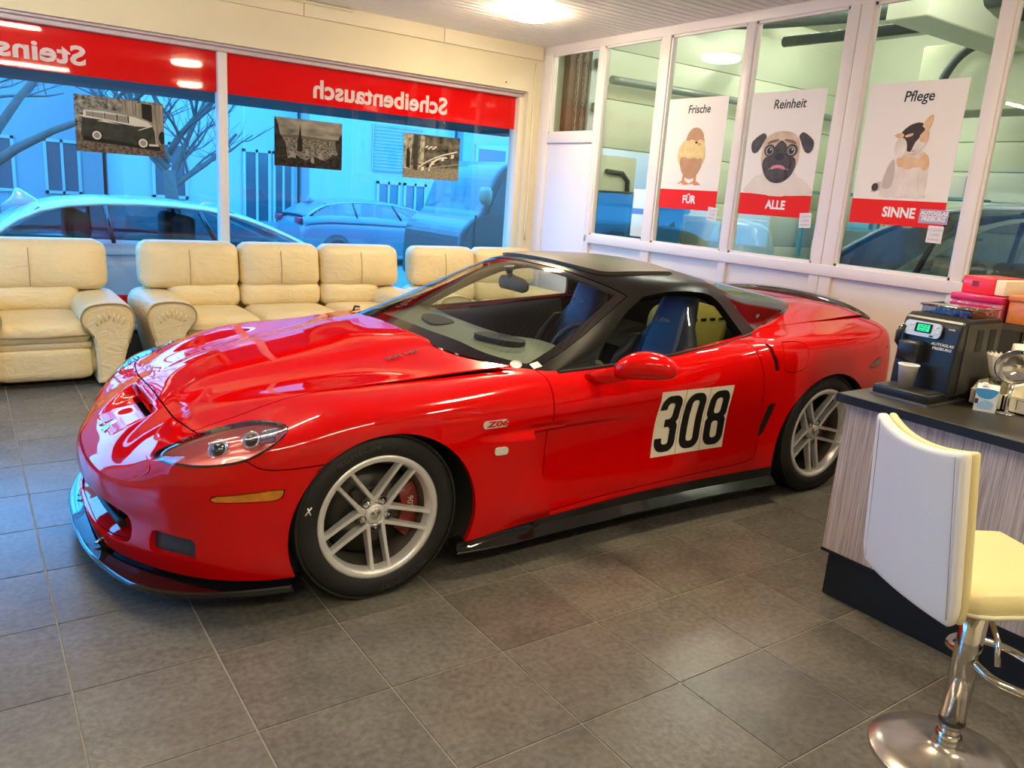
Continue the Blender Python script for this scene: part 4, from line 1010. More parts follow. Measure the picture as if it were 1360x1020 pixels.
# ---- wheels
def arc_text(name, txt, r, a_mid, size, y, mat, parent, flip=False, k=1.0):
    cu = bpy.data.curves.new('t', 'FONT'); cu.body = txt; cu.size = size; cu.align_x = 'CENTER'; cu.align_y = 'CENTER'; cu.offset = size*.035; cu.resolution_u = 2; cu.extrude = .0008; cu.space_character = 1.15
    ot = bpy.data.objects.new('t', cu); COL.objects.link(ot); dg = bpy.context.evaluated_depsgraph_get()
    me = bpy.data.meshes.new_from_object(ot.evaluated_get(dg)); bpy.data.objects.remove(ot); bpy.data.curves.remove(cu); me.materials.clear()
    for v in me.vertices:
        x, yy, zz = v.co
        if flip: a = a_mid+x*k/r; rr = r-yy
        else: a = a_mid-x*k/r; rr = r+yy
        v.co = (rr*math.cos(a), y-zz, rr*math.sin(a))
    return link(name, me, mat, parent)
def make_wheel(name, u, w, R, rim, width, s, steer=0.0):
    """wheel built with its outer face to local -y"""
    wh = bpy.data.objects.new(name, None); COL.objects.link(wh); wh.parent = CAR; wh.location = L((u, w*s, R-.003)); wh.empty_display_size = .1
    wh.rotation_euler = (0, 0, 0 if s > 0 else math.pi)
    h = width/2; q = rim
    prof = [(q-.006, -h+.022), (q+.004, -h+.012), (q+.012, -h+.004), (q+.03, -h-.002), (q+.05, -h-.001), (R-.017, -h+.007), (R-.006, -h+.018), (R-.001, -h+.035)]
    tr = []
    for g in (-.45, -.16, .16, .45):
        c = g*width; tr += [(R, c-.006), (R-.008, c-.005), (R-.008, c+.005), (R, c+.006)]
    prof += tr+[(r_, -y_) for r_, y_ in prof[::-1]]
    o = B().lathe(prof, 96, axis='Y').obj('tyre', RUBBER, wh); auto_smooth(o, 60)
    b = B()
    for k in range(64):      # shoulder grooves
        a = 2*math.pi*k/64; c, sn = math.cos(a), math.sin(a); da = .006
        for sg in (-1, 1):
            y0, y1 = sg*(h-.045), sg*(h-.012)
            p = [(R+.0006, y0, a-da), (R+.0006, y0, a+da), (R-.004, y1, a+da+.02), (R-.004, y1, a-da+.02)]
            b.quadmesh([(r_*math.cos(t), y_, r_*math.sin(t)) for r_, y_, t in p], [(0, 1, 2, 3)])
    t_ = b.obj('tread_grooves', GAPM, o); tag(t_, kind='stuff')
    TX = pmat('tyre_lettering', (.030, .030, .030), rough=.45)
    arc_text('tyre_lettering', 'MICHELIN', R-.040, math.radians(112), .034, -h-.0008, TX, o, k=1.15)
    arc_text('tyre_lettering', 'PILOT SPORT', R-.040, math.radians(-68), .028, -h-.0008, TX, o, flip=False, k=1.1)
    # rim barrel and lip
    lip = [(q-.030, -h+.050), (q-.022, -h+.020), (q-.018, -h+.010), (q-.004, -h+.006), (q+.006, -h+.008), (q+.007, -h+.015), (q-.004, -h+.022)]
    o2 = B().lathe(lip, 96, axis='Y').obj('rim_lip', SILVER, wh)
    bar = [(q-.028, -h+.048), (q-.045, -h+.075), (q-.05, 0), (q-.03, h-.03), (q-.004, h-.012)]
    B().lathe(bar, 72, axis='Y').obj('rim_barrel', pmat('rim_barrel_dark', (.13, .12, .10), rough=.45, metal=.6, noise=.5, nscale=10), wh)  # dark barrel colour, mottled at random
    # split spokes: five pairs of bars
    base = math.radians(-86); yh, yr = -h+.050, -h+.014
    for k in range(5):
        a = base+2*math.pi*k/5; ca, sa = math.cos(a), math.sin(a)
        for sd in (-1, 1):
            b = B()
            t0, t1 = .030*sd, .034*sd          # tangential offset at hub / rim
            r0, r1 = .040, q-.020
            secs = []
            for f_ in np.linspace(0, 1, 7):
                r_ = r0+(r1-r0)*f_; t_ = t0+(t1-t0)*f_; y_ = yh+(yr-yh)*(f_**1.3)
                wd = .0066+.002*(1-f_)+.004*max(0, f_-.8)*5*.4; dp = .040-.012*f_
                sec = [(-wd*.75, 0), (wd*.75, 0), (wd, .004), (wd*1.25, dp), (-wd*1.25, dp), (-wd, .004)]
                secs.append([b.bm.verts.new((r_*ca-(t_+x)*sa, y_+d, r_*sa+(t_+x)*ca)) for x, d in sec])
            for i in range(6):
                for q_ in range(6): b.bm.faces.new((secs[i][q_], secs[i][(q_+1) % 6], secs[i+1][(q_+1) % 6], secs[i+1][q_]))
            b.bm.faces.new(secs[0]); b.bm.faces.new(secs[-1][::-1])
            b.obj('spoke', SILVER, wh)
        # recessed web between the two bars near hub
        b = B(); rr0, rr1 = .055, q*.52
        P0 = [(rr0, -.030), (rr0, .030), (rr1, .012), (rr1, -.012)]
        vs = [(r_*ca-t_*sa, yh+.028, r_*sa+t_*ca) for r_, t_ in P0]+[(r_*ca-t_*sa, yh+.045, r_*sa+t_*ca) for r_, t_ in P0]
        b.quadmesh(vs, [(0, 1, 2, 3), (7, 6, 5, 4), (0, 4, 5, 1), (1, 5, 6, 2), (2, 6, 7, 3), (3, 7, 4, 0)]).obj('spoke_web', pmat('spoke_web', (.07, .06, .05), rough=.5, metal=.5), wh)
        # wheel nut
        rn = .057; c = (rn*ca, yh+.004, rn*sa)
        B().lathe([(0, 0), (.008, .0), (.010, .004), (.010, .03)], 6, center=c, axis='Y', smooth=False).obj('wheel_nut', CHROME, wh)
        B().lathe([(.0135, .0), (.0175, -.002), (.0185, .004), (.0185, .03)], 20, center=c, axis='Y').obj('nut_cup', pmat('nut_cup', (.10, .095, .085), rough=.4, metal=.7), wh)
    hub = B().lathe([(0, -.004), (.036, -.004), (.039, -.001), (.0395, .012), (.044, .012), (.0445, .002), (.052, .005), (.062, .014), (.066, .040)], 40, center=(0, yh, 0), axis='Y').obj('hub', SILVER, wh)
    cap = B().lathe([(0, -.0065), (.022, -.0062), (.0245, -.003)], 32, center=(0, yh, 0), axis='Y').obj('centre_cap', pmat('centre_cap', (.66, .65, .62), rough=.25, metal=.8), hub)
    eb = B()
    for sg in (-1, 1):   # crossed flags
        eb.quadmesh([(sg*.002, yh-.0072, -.014), (sg*.004, yh-.0072, -.014), (sg*.013, yh-.0072, .012), (sg*.011, yh-.0072, .012)], [(0, 1, 2, 3)])
        eb.quadmesh([(sg*.006, yh-.0072, .001), (sg*.018, yh-.0072, .001), (sg*.020, yh-.0072, .010), (sg*.010, yh-.0072, .011)], [(0, 1, 2, 3)])
    eb.obj('emblem', pmat('emblem_grey', (.22, .21, .20), rough=.4, metal=.5), cap)
    # brake disc and caliper
    B().lathe([(.075, -.055), (.075, -.030), (.09, -.026), (.178, -.026), (.178, .004), (.09, .004)], 64, center=(0, 0, 0), axis='Y').obj('brake_disc', pmat('brake_disc', (.06, .058, .055), rough=.45, metal=.7), wh)
    B().lathe([(0, -.06), (.07, -.06), (.075, -.052)], 32, axis='Y').obj('disc_hat', pmat('disc_hat', (.05, .048, .045), rough=.6, metal=.5), wh)
    b = B(); a0, a1 = math.radians(-42), math.radians(32); rg = []
    for k in range(13):
        a = a0+(a1-a0)*k/12
        e = 1-abs(k/6-1)**4*.25
        sec = [(.118, -.070), (.150, -.078*e), (.190*(.97+.03*e), -.066), (.196, .03), (.118, .03)]
        rg.append([b.bm.verts.new((r_*math.cos(a), y_, r_*math.sin(a))) for r_, y_ in sec])
    for k in range(12):
        for q_ in range(5): b.bm.faces.new((rg[k][q_], rg[k][(q_+1) % 5], rg[k+1][(q_+1) % 5], rg[k+1][q_]))
    b.bm.faces.new(rg[0]); b.bm.faces.new(rg[-1][::-1])
    cal = b.obj('brake_caliper', pmat('caliper_red', (.16, .012, .008), rough=.4, coat=.3), wh)
    if R < .33:
        ob = text_mesh('caliper_lettering', 'Z06', .034, pmat('caliper_print', (.5, .42, .38), rough=.5), cal, basis((.152*math.cos(.12), -.0795, .152*math.sin(.12)), (-math.sin(-.02), 0, math.cos(-.02)), (-1, 0, 0)))
    return wh
WF = make_wheel('front_wheel', 0, .787, .325, .2375, .275, 1)
make_wheel('front_wheel', 0, .787, .325, .2375, .275, -1)
WR = make_wheel('rear_wheel', 2.685, .782, .339, .2515, .325, 1)
make_wheel('rear_wheel', 2.685, .782, .339, .2515, .325, -1)
b = B()
for (x0, z0, x1, z1) in ((-.292, .005, -.268, .032), (-.283, .030, -.272, .004)):
    b.tube([(x0, -.1385, z0+.06), (x1, -.1385, z1+.06)], .0028, 6)
b.obj('chalk_mark', pmat('chalk', (.75, .75, .72), rough=.9), WF)
# ---- draping flat artwork on the body
def hit_side(u, z, s=1):
    h = BVH.ray_cast(Vector((u, 2.0*s, z)), Vector((0, -s, 0)))
    return (h[0], h[1] if h[1].y*s > 0 else -h[1]) if h[0] else (Vector((u, .93*s, z)), Vector((0, s, 0)))
def hit_top(u, w):
    h = BVH.ray_cast(Vector((u, w, 2.0)), Vector((0, 0, -1)))
    return h[0], (h[1] if h[1].z > 0 else -h[1])
def drape_side(o, off, s=1):
    """object whose mesh verts are (u, *, z): sets y on the body side"""
    for v in o.data.vertices:
        p, n = hit_side(v.co.x, v.co.z, s); q = p+n*(off+v.co.y); v.co = L(q)
    return o
def poly_fill(b, outer, holes=(), mi=0):
    """triangulated polygon with holes in (a,0,b)"""
    es = []
    for ring in [outer]+list(holes):
        vs = [b.bm.verts.new((p[0], 0, p[1])) for p in ring]
        for i in range(len(vs)): es.append(b.bm.edges.new((vs[i], vs[(i+1) % len(vs)])))
    r = bmesh.ops.triangle_fill(b.bm, edges=es, use_beauty=True, use_dissolve=False)
    for f in r['geom']:
        if isinstance(f, bmesh.types.BMFace): f.material_index = mi
    return b
def rrect(x0, x1, z0, z1, r, n=5):
    out = []
    for cx, cz, a in ((x1-r, z1-r, 0), (x0+r, z1-r, 90), (x0+r, z0+r, 180), (x1-r, z0+r, 270)):
        for k in range(n+1):
            t = math.radians(a+90*k/n); out.append((cx+r*math.cos(t), cz+r*math.sin(t)))
    return out
# ---- headlights
HLENS = glass_mat('headlight_lens', (.97, .97, .98), 1.5)
HRED = pmat('headlight_bezel_red', (.62, .10, .085), rough=.28, metal=.3, coat=.6)
hb = BODY.clip(f_head(BODY)+.0)
ring = BODY.clip(np.abs(f_head(BODY)+.002)-.0038)
for s in (1, -1):
    h = hb.clip(-hb.V[:, 1]*s)
    hl = bpy.data.objects.new('headlight', None); COL.objects.link(hl); hl.parent = CAR; hl.empty_display_size = .1
    h.clip(f_head(h)+.003).offset(.003).obj('lens', HLENS, hl, flange=0)
    ring.clip(-ring.V[:, 1]*s).offset(.0015).obj('gasket', BLACKGLOSS, hl, flange=.012)
    inner = h.clip(f_head(h)+.006); fd = f_head(inner)
    dep = .006+.050*np.clip(-fd/.05, 0, 1)**.7
    inner = Surf(inner.V-inner.N*dep[:, None], inner.N, inner.T); recalc(inner); inner.obj('bezel', HRED, hl, flange=0)
    for (u, w, z, r) in ((-.545, .725, .612, .036), (-.445, .775, .648, .033)):
        ax = Vector(L((-.62*1, .55*s, .56))).normalized(); c = Vector(L((u, w*s, z)))-ax*.03
        m_ = basis(c, ax.orthogonal(), ax.cross(ax.orthogonal())); b = B()
        bb = bmesh.new(); b.bm = bb
        b.lathe([(0, .012), (r*.55, .008), (r*.72, -.004), (r*.78, -.006), (r*.86, .006), (r, .004), (r*1.05, -.01), (r*.8, -.05)], 28)
        bmesh.ops.transform(b.bm, matrix=m_, verts=b.bm.verts)
        b.obj('projector', [CHROME], hl)
        b = B(); b.lathe([(0, .019), (r*.3, .017), (r*.55, .011), (r*.7, 0)], 24)
        bmesh.ops.transform(b.bm, matrix=m_, verts=b.bm.verts); b.obj('projector_lens', pmat('lamp_glass', (.02, .02, .025), rough=.03, spec=.8, coat=1), hl)
    # ribbed clear reflector at the rear corner
    b = B()
    for k in range(6):
        f_ = k/5; p0 = Vector(L((-.402+.035*f_, (.792+.022*f_)*s, .652+.012*f_))); 
        b.tube([p0+Vector((.0, 0, -.03)), p0+Vector((.012, 0, .018))], .0075, 8)
    b.obj('corner_reflector', pmat('reflector_blue', (.45, .58, .75), rough=.08, metal=.9), hl)
# ---- side marker lamps
AMBER = pmat('amber_lens', (.72, .25, .015), rough=.2, coat=.8, noise=.35, nscale=25)
mk = BODY.clip(f_mark(BODY)+.003)
rm = BODY.clip(f_rmark(BODY)+.002)
for s in (1, -1):
    mk.clip(-mk.V[:, 1]*s).offset(.002).obj('side_marker', AMBER, CAR, flange=.01, label='amber side marker lens')
    rm.clip(-rm.V[:, 1]*s).offset(.001).obj('rear_side_marker', pmat('dark_red_lens', (.10, .01, .012), rough=.25, coat=.5), CAR, flange=.01)
# ---- grille: dark back, bars, mesh insert; brake duct vents
b = B()
for k in range(25):
    pass
gin = BODY.clip(f_grille(BODY)-.015)
gin.offset(-.11).obj('grille_duct', GAPM, CAR, flange=0)
for z0, mat_ in ((.265, BLACKMATT),):
    pts = [(-.835+.30*abs(w_)**2.0*.55, w_, z0) for w_ in np.linspace(-.45, .45, 25)]
    B().tube([L(p) for p in pts], .014, 8).obj('grille_bar', BLACKMATT, CAR)
for s in (-1, 1):
    for w_ in (.12, .30):
        u0 = -.80+.165*w_**2
        B().box(u0-.01, u0+.06, -s*w_-.006, -s*w_+.006, .215, .325).obj('grille_post', BLACKMATT, CAR)
# lower red lip shelf inside the grille mouth
b = B(); prev = None
for w_ in np.linspace(-.485, .485, 35):
    uo = float(cinterp(abs(w_), [(0, -.884), (.25, -.869), (.44, -.807), (.5, -.78)])); zo = .186+.030*(abs(w_)/.485)**4
    row = [b.bm.verts.new(L(p)) for p in ((uo+.006, w_, zo-.006), (uo+.03, w_, zo+.008), (uo+.08, w_, zo+.030), (uo+.15, w_, zo+.075))]
    if prev:
        for q in range(3): f = b.bm.faces.new((prev[q], prev[q+1], row[q+1], row[q])); f.smooth = True
    prev = row
b.obj('grille_lip', PAINT, CAR)
fg = BODY.clip(f_fog(BODY)-.004)
for s in (1, -1):
    f_ = fg.clip(-fg.V[:, 1]*s); f_.offset(-.022).obj('brake_duct', pmat('duct_cover', (.035, .045, .06), rough=.16, spec=.6), CAR, flange=0)
# headlamp washer caps on the bumper
for s in (1, -1):
    W_ = smooth_poly([(.475,.515),(.50,.535),(.56,.515),(.565,.49),(.53,.47),(.485,.485)], 3)
    def f_w(S): return np.where(S.V[:, 0] < -.5, sd_poly(yz(S), W_), 1.0)
    wz = bump.clip(f_w(bump)); wz = wz.clip(-wz.V[:, 1]*s); wz.offset(.003).obj('washer_cap', PAINT, CAR, flange=.006)
# scoop slot back
B().box(-.662, -.622, -.185, .185, .46, .535).obj('scoop_duct', GAPM, CAR)
# ---- nose emblem: crossed flags on a disc
em = bpy.data.objects.new('nose_emblem', None); COL.objects.link(em); em.parent = CAR; em.empty_display_size = .05
p, n = hit_top(-.775, 0); n = Vector(n)
X_ = Vector((0, 1, 0)); Yv = Vector(n).cross(X_)
mb = basis(L(p+n*.003), (0, -1, 0), L(tuple(Vector(n).cross(Vector((0, 1, 0))))) )
def flag(sg, mat_, nm):
    b = B(); P = [(.004*sg, -.030), (.010*sg, -.030), (.030*sg, .0), (.062*sg, .004), (.072*sg, .030), (.040*sg, .026), (.034*sg, .034), (.026*sg, .030)]
    b.prism(P, 0, .005, axis='Z'); bmesh.ops.transform(b.bm, matrix=mb, verts=b.bm.verts); b.obj(nm, mat_, em)
flag(1, CHROME, 'flag'); flag(-1, pmat('flag_red', (.5, .02, .02), rough=.2, coat=.5), 'flag')
b = B(); b.lathe([(0, .004), (.020, .004), (.023, .002), (.024, 0)], 28); bmesh.ops.transform(b.bm, matrix=mb, verts=b.bm.verts); b.obj('emblem_disc', CHROME, em)
# ---- door mirror
for s in (1,):
    mr = bpy.data.objects.new('door_mirror', None); COL.objects.link(mr); mr.parent = CAR; mr.empty_display_size = .1
    secs = []
    for (u, w, z, a, c) in ((.905,.915,.785,.050,.030),(.935,.955,.798,.046,.029),(.970,1.00,.818,.044,.030)):
        secs.append((L((u+.085, w*s, z-.002)), L((a*.8, a*.35*s, 0)), L((-c*.2, -c*.35*s, c))))
    o = loft(B(), secs, 24).obj('mirror_stalk', PAINT, mr)
    secs = []
    for (u, w, z, a, c) in ((.958,.972,.826,.018,.022),(.968,.985,.834,.042,.040),(.995,1.005,.848,.062,.052),(1.03,1.035,.860,.074,.060),(1.07,1.075,.864,.078,.060),(1.105,1.115,.862,.072,.054),(1.13,1.145,.857,.055,.042),(1.145,1.160,.853,.030,.022),(1.148,1.164,.852,.008,.006)):
        ax = Vector((.80, -.60*s)).normalized()
        secs.append((L((u+.085, w*s, z-.002)), L((a*.72, -a*.62*s, 0)), L((0, 0, c))))
    o = loft(B(), secs, 28, power=2.3).obj('mirror_shell', PAINT, mr)
    subsurf(o, 1)
# ---- rear spoiler
b = B(); rings = []
for w_ in np.linspace(-.70, .70, 41):
    e = 1-abs(w_/.70)**6; uo = 3.475-.115*(abs(w_)/.70)**2.2; zo = .970-.050*(abs(w_)/.7)**2.0
    hgt = .046*(.35+.65*e)
    prof = [(uo-.075, w_, zo-.012), (uo-.070, w_, zo+.006), (uo-.03, w_, zo+hgt*.72), (uo+.012, w_, zo+hgt), (uo+.018, w_, zo+hgt-.006), (uo+.008, w_, zo-.02)]
    rings.append([b.bm.verts.new(L(p)) for p in prof])
for i in range(40):
    for k in range(6): b.bm.faces.new((rings[i][k], rings[i][(k+1) % 6], rings[i+1][(k+1) % 6], rings[i+1][k]))
b.bm.faces.new(rings[0]); b.bm.faces.new(rings[-1][::-1])
auto_smooth(b.obj('rear_spoiler', BLACKGLOSS, CAR), 45)
ACRY = glass_mat('acrylic', (.80, .84, .88), 2.0)
b = B(); rings = []
for w_ in np.linspace(-.60, .42, 30):
    uo = 3.49-.115*(abs(w_)/.70)**2.2; zo = .970-.050*(abs(w_)/.7)**2+.030
    rings.append([b.bm.verts.new(L((uo, w_, zo))), b.bm.verts.new(L((uo+.008, w_, zo+.026)))])
for i in range(29): b.bm.faces.new((rings[i][0], rings[i][1], rings[i+1][1], rings[i+1][0]))
b.obj('gurney_flap', ACRY, CAR)
# tail lamps
TL = pmat('tail_lamp_red', (.25, .005, .008), rough=.12, coat=.8)
for s in (1, -1):
    for w_ in (.68, .43):
        u_ = 3.482 if w_ > .6 else 3.500
        B().lathe([(0, .012), (.06, .010), (.075, .002), (.08, -.01)], 32, center=L((u_, w_*s, .72)), axis='X').obj('tail_lamp', TL, CAR)
B().prism([(-.26, .48), (.26, .48), (.25, .60), (-.25, .60)], 3.508, 3.52, axis='X').obj('plate_panel', BLACKMATT, CAR)
for w_ in (-.17, -.06, .06, .17):
    B().lathe([(.03, -.06), (.038, .0), (.034, .0), (.030, -.05)], 24, center=(3.50, w_, .30), axis='X').obj('exhaust_tip', CHROME, CAR)
# ---- quarter vents backs
for f_, nm in ((f_qvent, 'brake_vent'), (f_uvent, 'air_slot')):
    v_ = BODY.clip(f_(BODY)-.004)
    for s in (1, -1): v_.clip(-v_.V[:, 1]*s).offset(-.014).obj(nm, BLACKMATT, CAR, flange=0)
# ---- start number 308: three white panels with black digits
WHITEV = pmat('white_vinyl', (.78, .74, .62), rough=.35)
BLACKV = pmat('black_vinyl', (.006, .006, .006), rough=.35)
U0, U1, Z0, Z1 = 1.388, 1.872, .362, .690
def tilt(o):      # panels lean with the door
    for v in o.data.vertices: pass
    return o
def seg_grid(b, x0, x1, z0, z1, n=6):
    V = [(x0+(x1-x0)*i/n, 0, z0+(z1-z0)*j/n) for j in range(n+1) for i in range(n+1)]
    b.quadmesh(V, [(j*(n+1)+i, j*(n+1)+i+1, (j+1)*(n+1)+i+1, (j+1)*(n+1)+i) for j in range(n) for i in range(n)]); return b
SH = lambda x, z: (x+.055*(.52-z)*-.15, z)
dig_w = (U1-U0)/3
def dense_fill(b, outer, holes=()):
    poly_fill(b, outer, holes)
def offs(cx, cz, pts): return [(cx+x, cz+z) for x, z in pts]
for i, ch in enumerate('308'):
    x0 = U0+i*dig_w+.0015; x1 = U0+(i+1)*dig_w-.0015; cx = (x0+x1)/2; cz = (Z0+Z1)/2
    p = seg_grid(B(), x0, x1, Z0, Z1, 8).obj('number_panel', WHITEV, CAR); drape_side(p, .0018)
    hw, hh, st = .067, .143, .045
    b = B()
    if ch == '0':
        dense_fill(b, offs(cx, cz, rrect(-hw, hw, -hh, hh, .055, 7)), [offs(cx, cz, rrect(-hw+st, hw-st, -hh+st*.85, hh-st*.85, .017, 5))])
    elif ch == '8':
        o_ = [(x, z) for x, z in rrect(-hw, hw, -hh, hh, .052, 7)]
        # waist
        ins = []
        for x, z in o_: ins.append((x, z))
        right = [p for p in o_ if p[0] > 0]; left = [p for p in o_ if p[0] <= 0]
        rt = [p for p in o_[:6+2] if p[0] >= 0 and p[1] > 0]; 
        top_ = [p for p in o_ if p[1] > 0]; bot_ = [p for p in o_ if p[1] <= 0]
        outer = top_+[(-hw, .020), (-hw+.012, .004), (-hw, -.014)]+bot_+[(hw, -.014), (hw-.012, .004), (hw, .020)]
        dense_fill(b, offs(cx, cz, outer), [offs(cx, cz, rrect(-hw+st, hw-st, .022, hh-st*.85, .017, 5)), offs(cx, cz, rrect(-hw+st, hw-st, -hh+st*.85, -.018, .017, 5))])
    else:
        rr = rrect(-hw, hw, -hh, hh, .052, 7); inn = rrect(-hw+st, hw-st, -hh+st*.85, hh-st*.85, .017, 5)
        top_ = [p for p in rr if p[1] > 0]; bot_ = [p for p in rr if p[1] <= 0]
        it = [p for p in inn if p[1] > 0]; ib = [p for p in inn if p[1] <= 0]
        # clockwise outline of a 3: outer right side with waist, left ends open
        outer = [(hw, .020)]+top_+[(-hw, .072), (-hw+st, .072)]+it[::-1]+[(hw-st, .034), (hw-st-.012, .022), (-.018, .022), (-.018, -.018), (hw-st-.012, -.018), (hw-st, -.030)]
        outer += [p for p in ib[::-1]]+[(-hw+st, -.072), (-hw, -.072)]+bot_+[(hw, -.014), (hw-.012, .004)]
        dense_fill(b, offs(cx, cz, outer))
    bmesh.ops.subdivide_edges(b.bm, edges=[e for e in b.bm.edges if e.calc_length() > .03], cuts=2)
    bmesh.ops.triangulate(b.bm, faces=b.bm.faces)
    d = b.obj('number_digit', BLACKV, CAR); drape_side(d, .0032)
    d['label'] = 'black digit '+ch
# ---- badges
def drape_text(nm, txt, size, u, z, mat_, off=.003, sx=1.0, bold=0, shear=0, ext=.0015):
    o = text_mesh(nm, txt, size, mat_, CAR, basis((u, 0, z), (1, 0, 0), (0, 0, 1)), extrude=ext, bold=bold, sx=1, shear=shear)
    for v in o.data.vertices: v.co.x = u+(v.co.x-u)*sx; v.co.y = -v.co.y
    return drape_side(o, off)
pb = B(); poly_fill(pb, rrect(.412, .530, .628, .660, .015, 5)); 
pb = pb.obj('badge_plate', pmat('badge_pale', (.75, .70, .62), rough=.3, metal=.4), CAR); drape_side(pb, .003)
drape_text('fender_badge', 'Z06', .031, .478, .644, pmat('badge_red', (.45, .02, .02), rough=.3), off=.005, sx=1.9, bold=.0008, shear=.2)
rp = B(); poly_fill(rp, rrect(.468, .528, .516, .548, .012, 5)); rp = rp.obj('side_repeater', pmat('repeater_white', (.72, .70, .62), rough=.25, coat=.5), CAR)
for v in rp.data.vertices: v.co.y = 0
gbv = BVHTree.FromPolygons(gA.V.tolist(), gA.T.tolist())
for v in rp.data.vertices:
    h = gbv.ray_cast(Vector((v.co.x, 2, v.co.z)), Vector((0, -1, 0))); q = h[0] if h[0] else Vector((v.co.x, .955, v.co.z)); v.co = L((q.x, q.y+.005, q.z))
solidify(rp, .006, 0)
for s in (1, -1):      # 505 hp lettering on the hood flanks
    p, n = hit_top(.30, .46*s)
    t = Vector((1, 0, 0)); t = (t-n*t.dot(n)).normalized(); sd = n.cross(t)
    text_mesh('hood_lettering', '505 HP', .034, pmat('badge_grey', (.25, .12, .11), rough=.3, metal=.3), CAR, basis(L(p+n*.017), L(t), L(-sd)) if s > 0 else basis(L(p+n*.017), L(-t), L(sd)), extrude=.001, sx=1.5, bold=.0006)
# windscreen stickers
GBV = BVHTree.FromPolygons(GH.V.tolist(), GH.T.tolist())
def sticker(u, w, r, mat_, mat2, round_=True):
    h = GBV.ray_cast(Vector((u, w, 2)), Vector((0, 0, -1))); p, n = h[0], (h[1] if h[1].z > 0 else -h[1])
    t = Vector((0, 1, 0)); t = (t-n*t.dot(n)).normalized(); m_ = basis(L(p+n*.002), L(t), L(n.cross(t)))
    b = B()
    if round_: b.lathe([(0, .0), (r, 0), (r, -.001)], 24)
    else: b.box(-r*.8, r*.8, -r, r, -.001, 0)
    bmesh.ops.transform(b.bm, matrix=m_, verts=b.bm.verts); o = b.obj('windscreen_sticker', mat_, CAR)
    b = B()
    if round_: b.lathe([(0, .001), (r*.55, .001)], 6)
    else: b.box(-r*.55, r*.55, -r*.5, r*.5, .0005, .001)
    bmesh.ops.transform(b.bm, matrix=m_, verts=b.bm.verts); b.obj('sticker_print', mat2, o)
sticker(.70, .735, .026, pmat('sticker_white', (.75, .76, .78), rough=.4), pmat('sticker_blue', (.12, .25, .5), rough=.4))
sticker(.775, .775, .022, MATS['sticker_white'], pmat('sticker_pink', (.6, .25, .22), rough=.4), False)
# wipers at the cowl
for (p0, p1) in (((.50, -.52, .862), (.62, -.72, .846)),):
    B().tube([L(p0), L(((p0[0]+p1[0])/2-.01, (p0[1]+p1[1])/2, (p0[2]+p1[2])/2+.012)), L(p1)], .006, 6).obj('wiper', BLACKMATT, CAR)
# ---- cabin
DASH = pmat('dash_grey_vinyl', (.17, .17, .135), rough=.5, bump=.15, bscale=300)  # reflected light put into the base colour as a lighter olive grey
DARKV = pmat('dark_trim', (.012, .012, .013), rough=.6)
SEATL = pmat('seat_black_leather', (.016, .020, .032), rough=.42, bump=.1, bscale=200)
SEATB = pmat('seat_blue_panel', (.018, .055, .15), rough=.38, bump=.08, bscale=250)
B().box(.62, 2.9, -.78, .78, .18, .22).obj('cabin_floor', DARKV, CAR)
# dashboard: loft across the car
b = B(); rings = []
for w_ in np.linspace(-.78, .78, 25):
    k = abs(w_)/.78; du = .20*k**2.2; hump = .030*math.exp(-((w_-.40)/.20)**2)
    prof = [(.58+du, w_, .825-.03*k), (.70+du*.9, w_, .832-.02*k+hump*.2), (.90+du*.6, w_, .838+hump), (1.06+du*.4, w_, .818+hump*.9), (1.12+du*.35, w_, .77), (1.12+du*.35, w_, .60), (1.05+du*.3, w_, .45), (.62+du, w_, .45)]
    rings.append([b.bm.verts.new(L(p)) for p in prof])
for i in range(24):
    for k in range(8):
        f = b.bm.faces.new((rings[i][k], rings[i][(k+1) % 8], rings[i+1][(k+1) % 8], rings[i+1][k])); f.smooth = True
b.bm.faces.new(rings[0]); b.bm.faces.new(rings[-1][::-1])
dsh = b.obj('dashboard', DASH, CAR); auto_smooth(dsh, 50)
pn = smooth_poly([(.78, .26), (.86, .24), (.92, .32), (.93, .46), (.88, .52), (.81, .44)], 4)
b = B(); b.prism([(a, -w_) for a, w_ in pn], .846, .868, axis='Z'); b.obj('dash_insert', DARKV, dsh)
pn = smooth_poly([(.78, -.16), (.86, -.14), (.94, -.2), (.96, -.40), (.90, -.46), (.82, -.34)], 4)
b = B(); b.prism([(a, -w_) for a, w_ in pn], .825, .842, axis='Z'); b.obj('dash_insert', DARKV, dsh)
# steering wheel
sw = bpy.data.objects.new('steering_wheel', None); COL.objects.link(sw); sw.parent = CAR; sw.location = L((1.30, .37, .74)); sw.rotation_euler = (0, math.radians(-66), 0); sw.empty_display_size = .1
B().tube([(.18*math.cos(t), .18*math.sin(t), 0) for t in np.linspace(0, 2*math.pi, 40, endpoint=False)], .016, 10, closed=True).obj('wheel_ring', SEATL, sw)
for a in (0.0, 2.4, -2.4): B().box(.03, .175, -.02, .02, -.012, .012, bev=.005).obj('wheel_spoke', DARKV, sw, rot=(0, 0, a))
B().lathe([(0, .03), (.05, .025), (.065, .0), (.05, -.04)], 24).obj('wheel_boss', SEATL, sw)
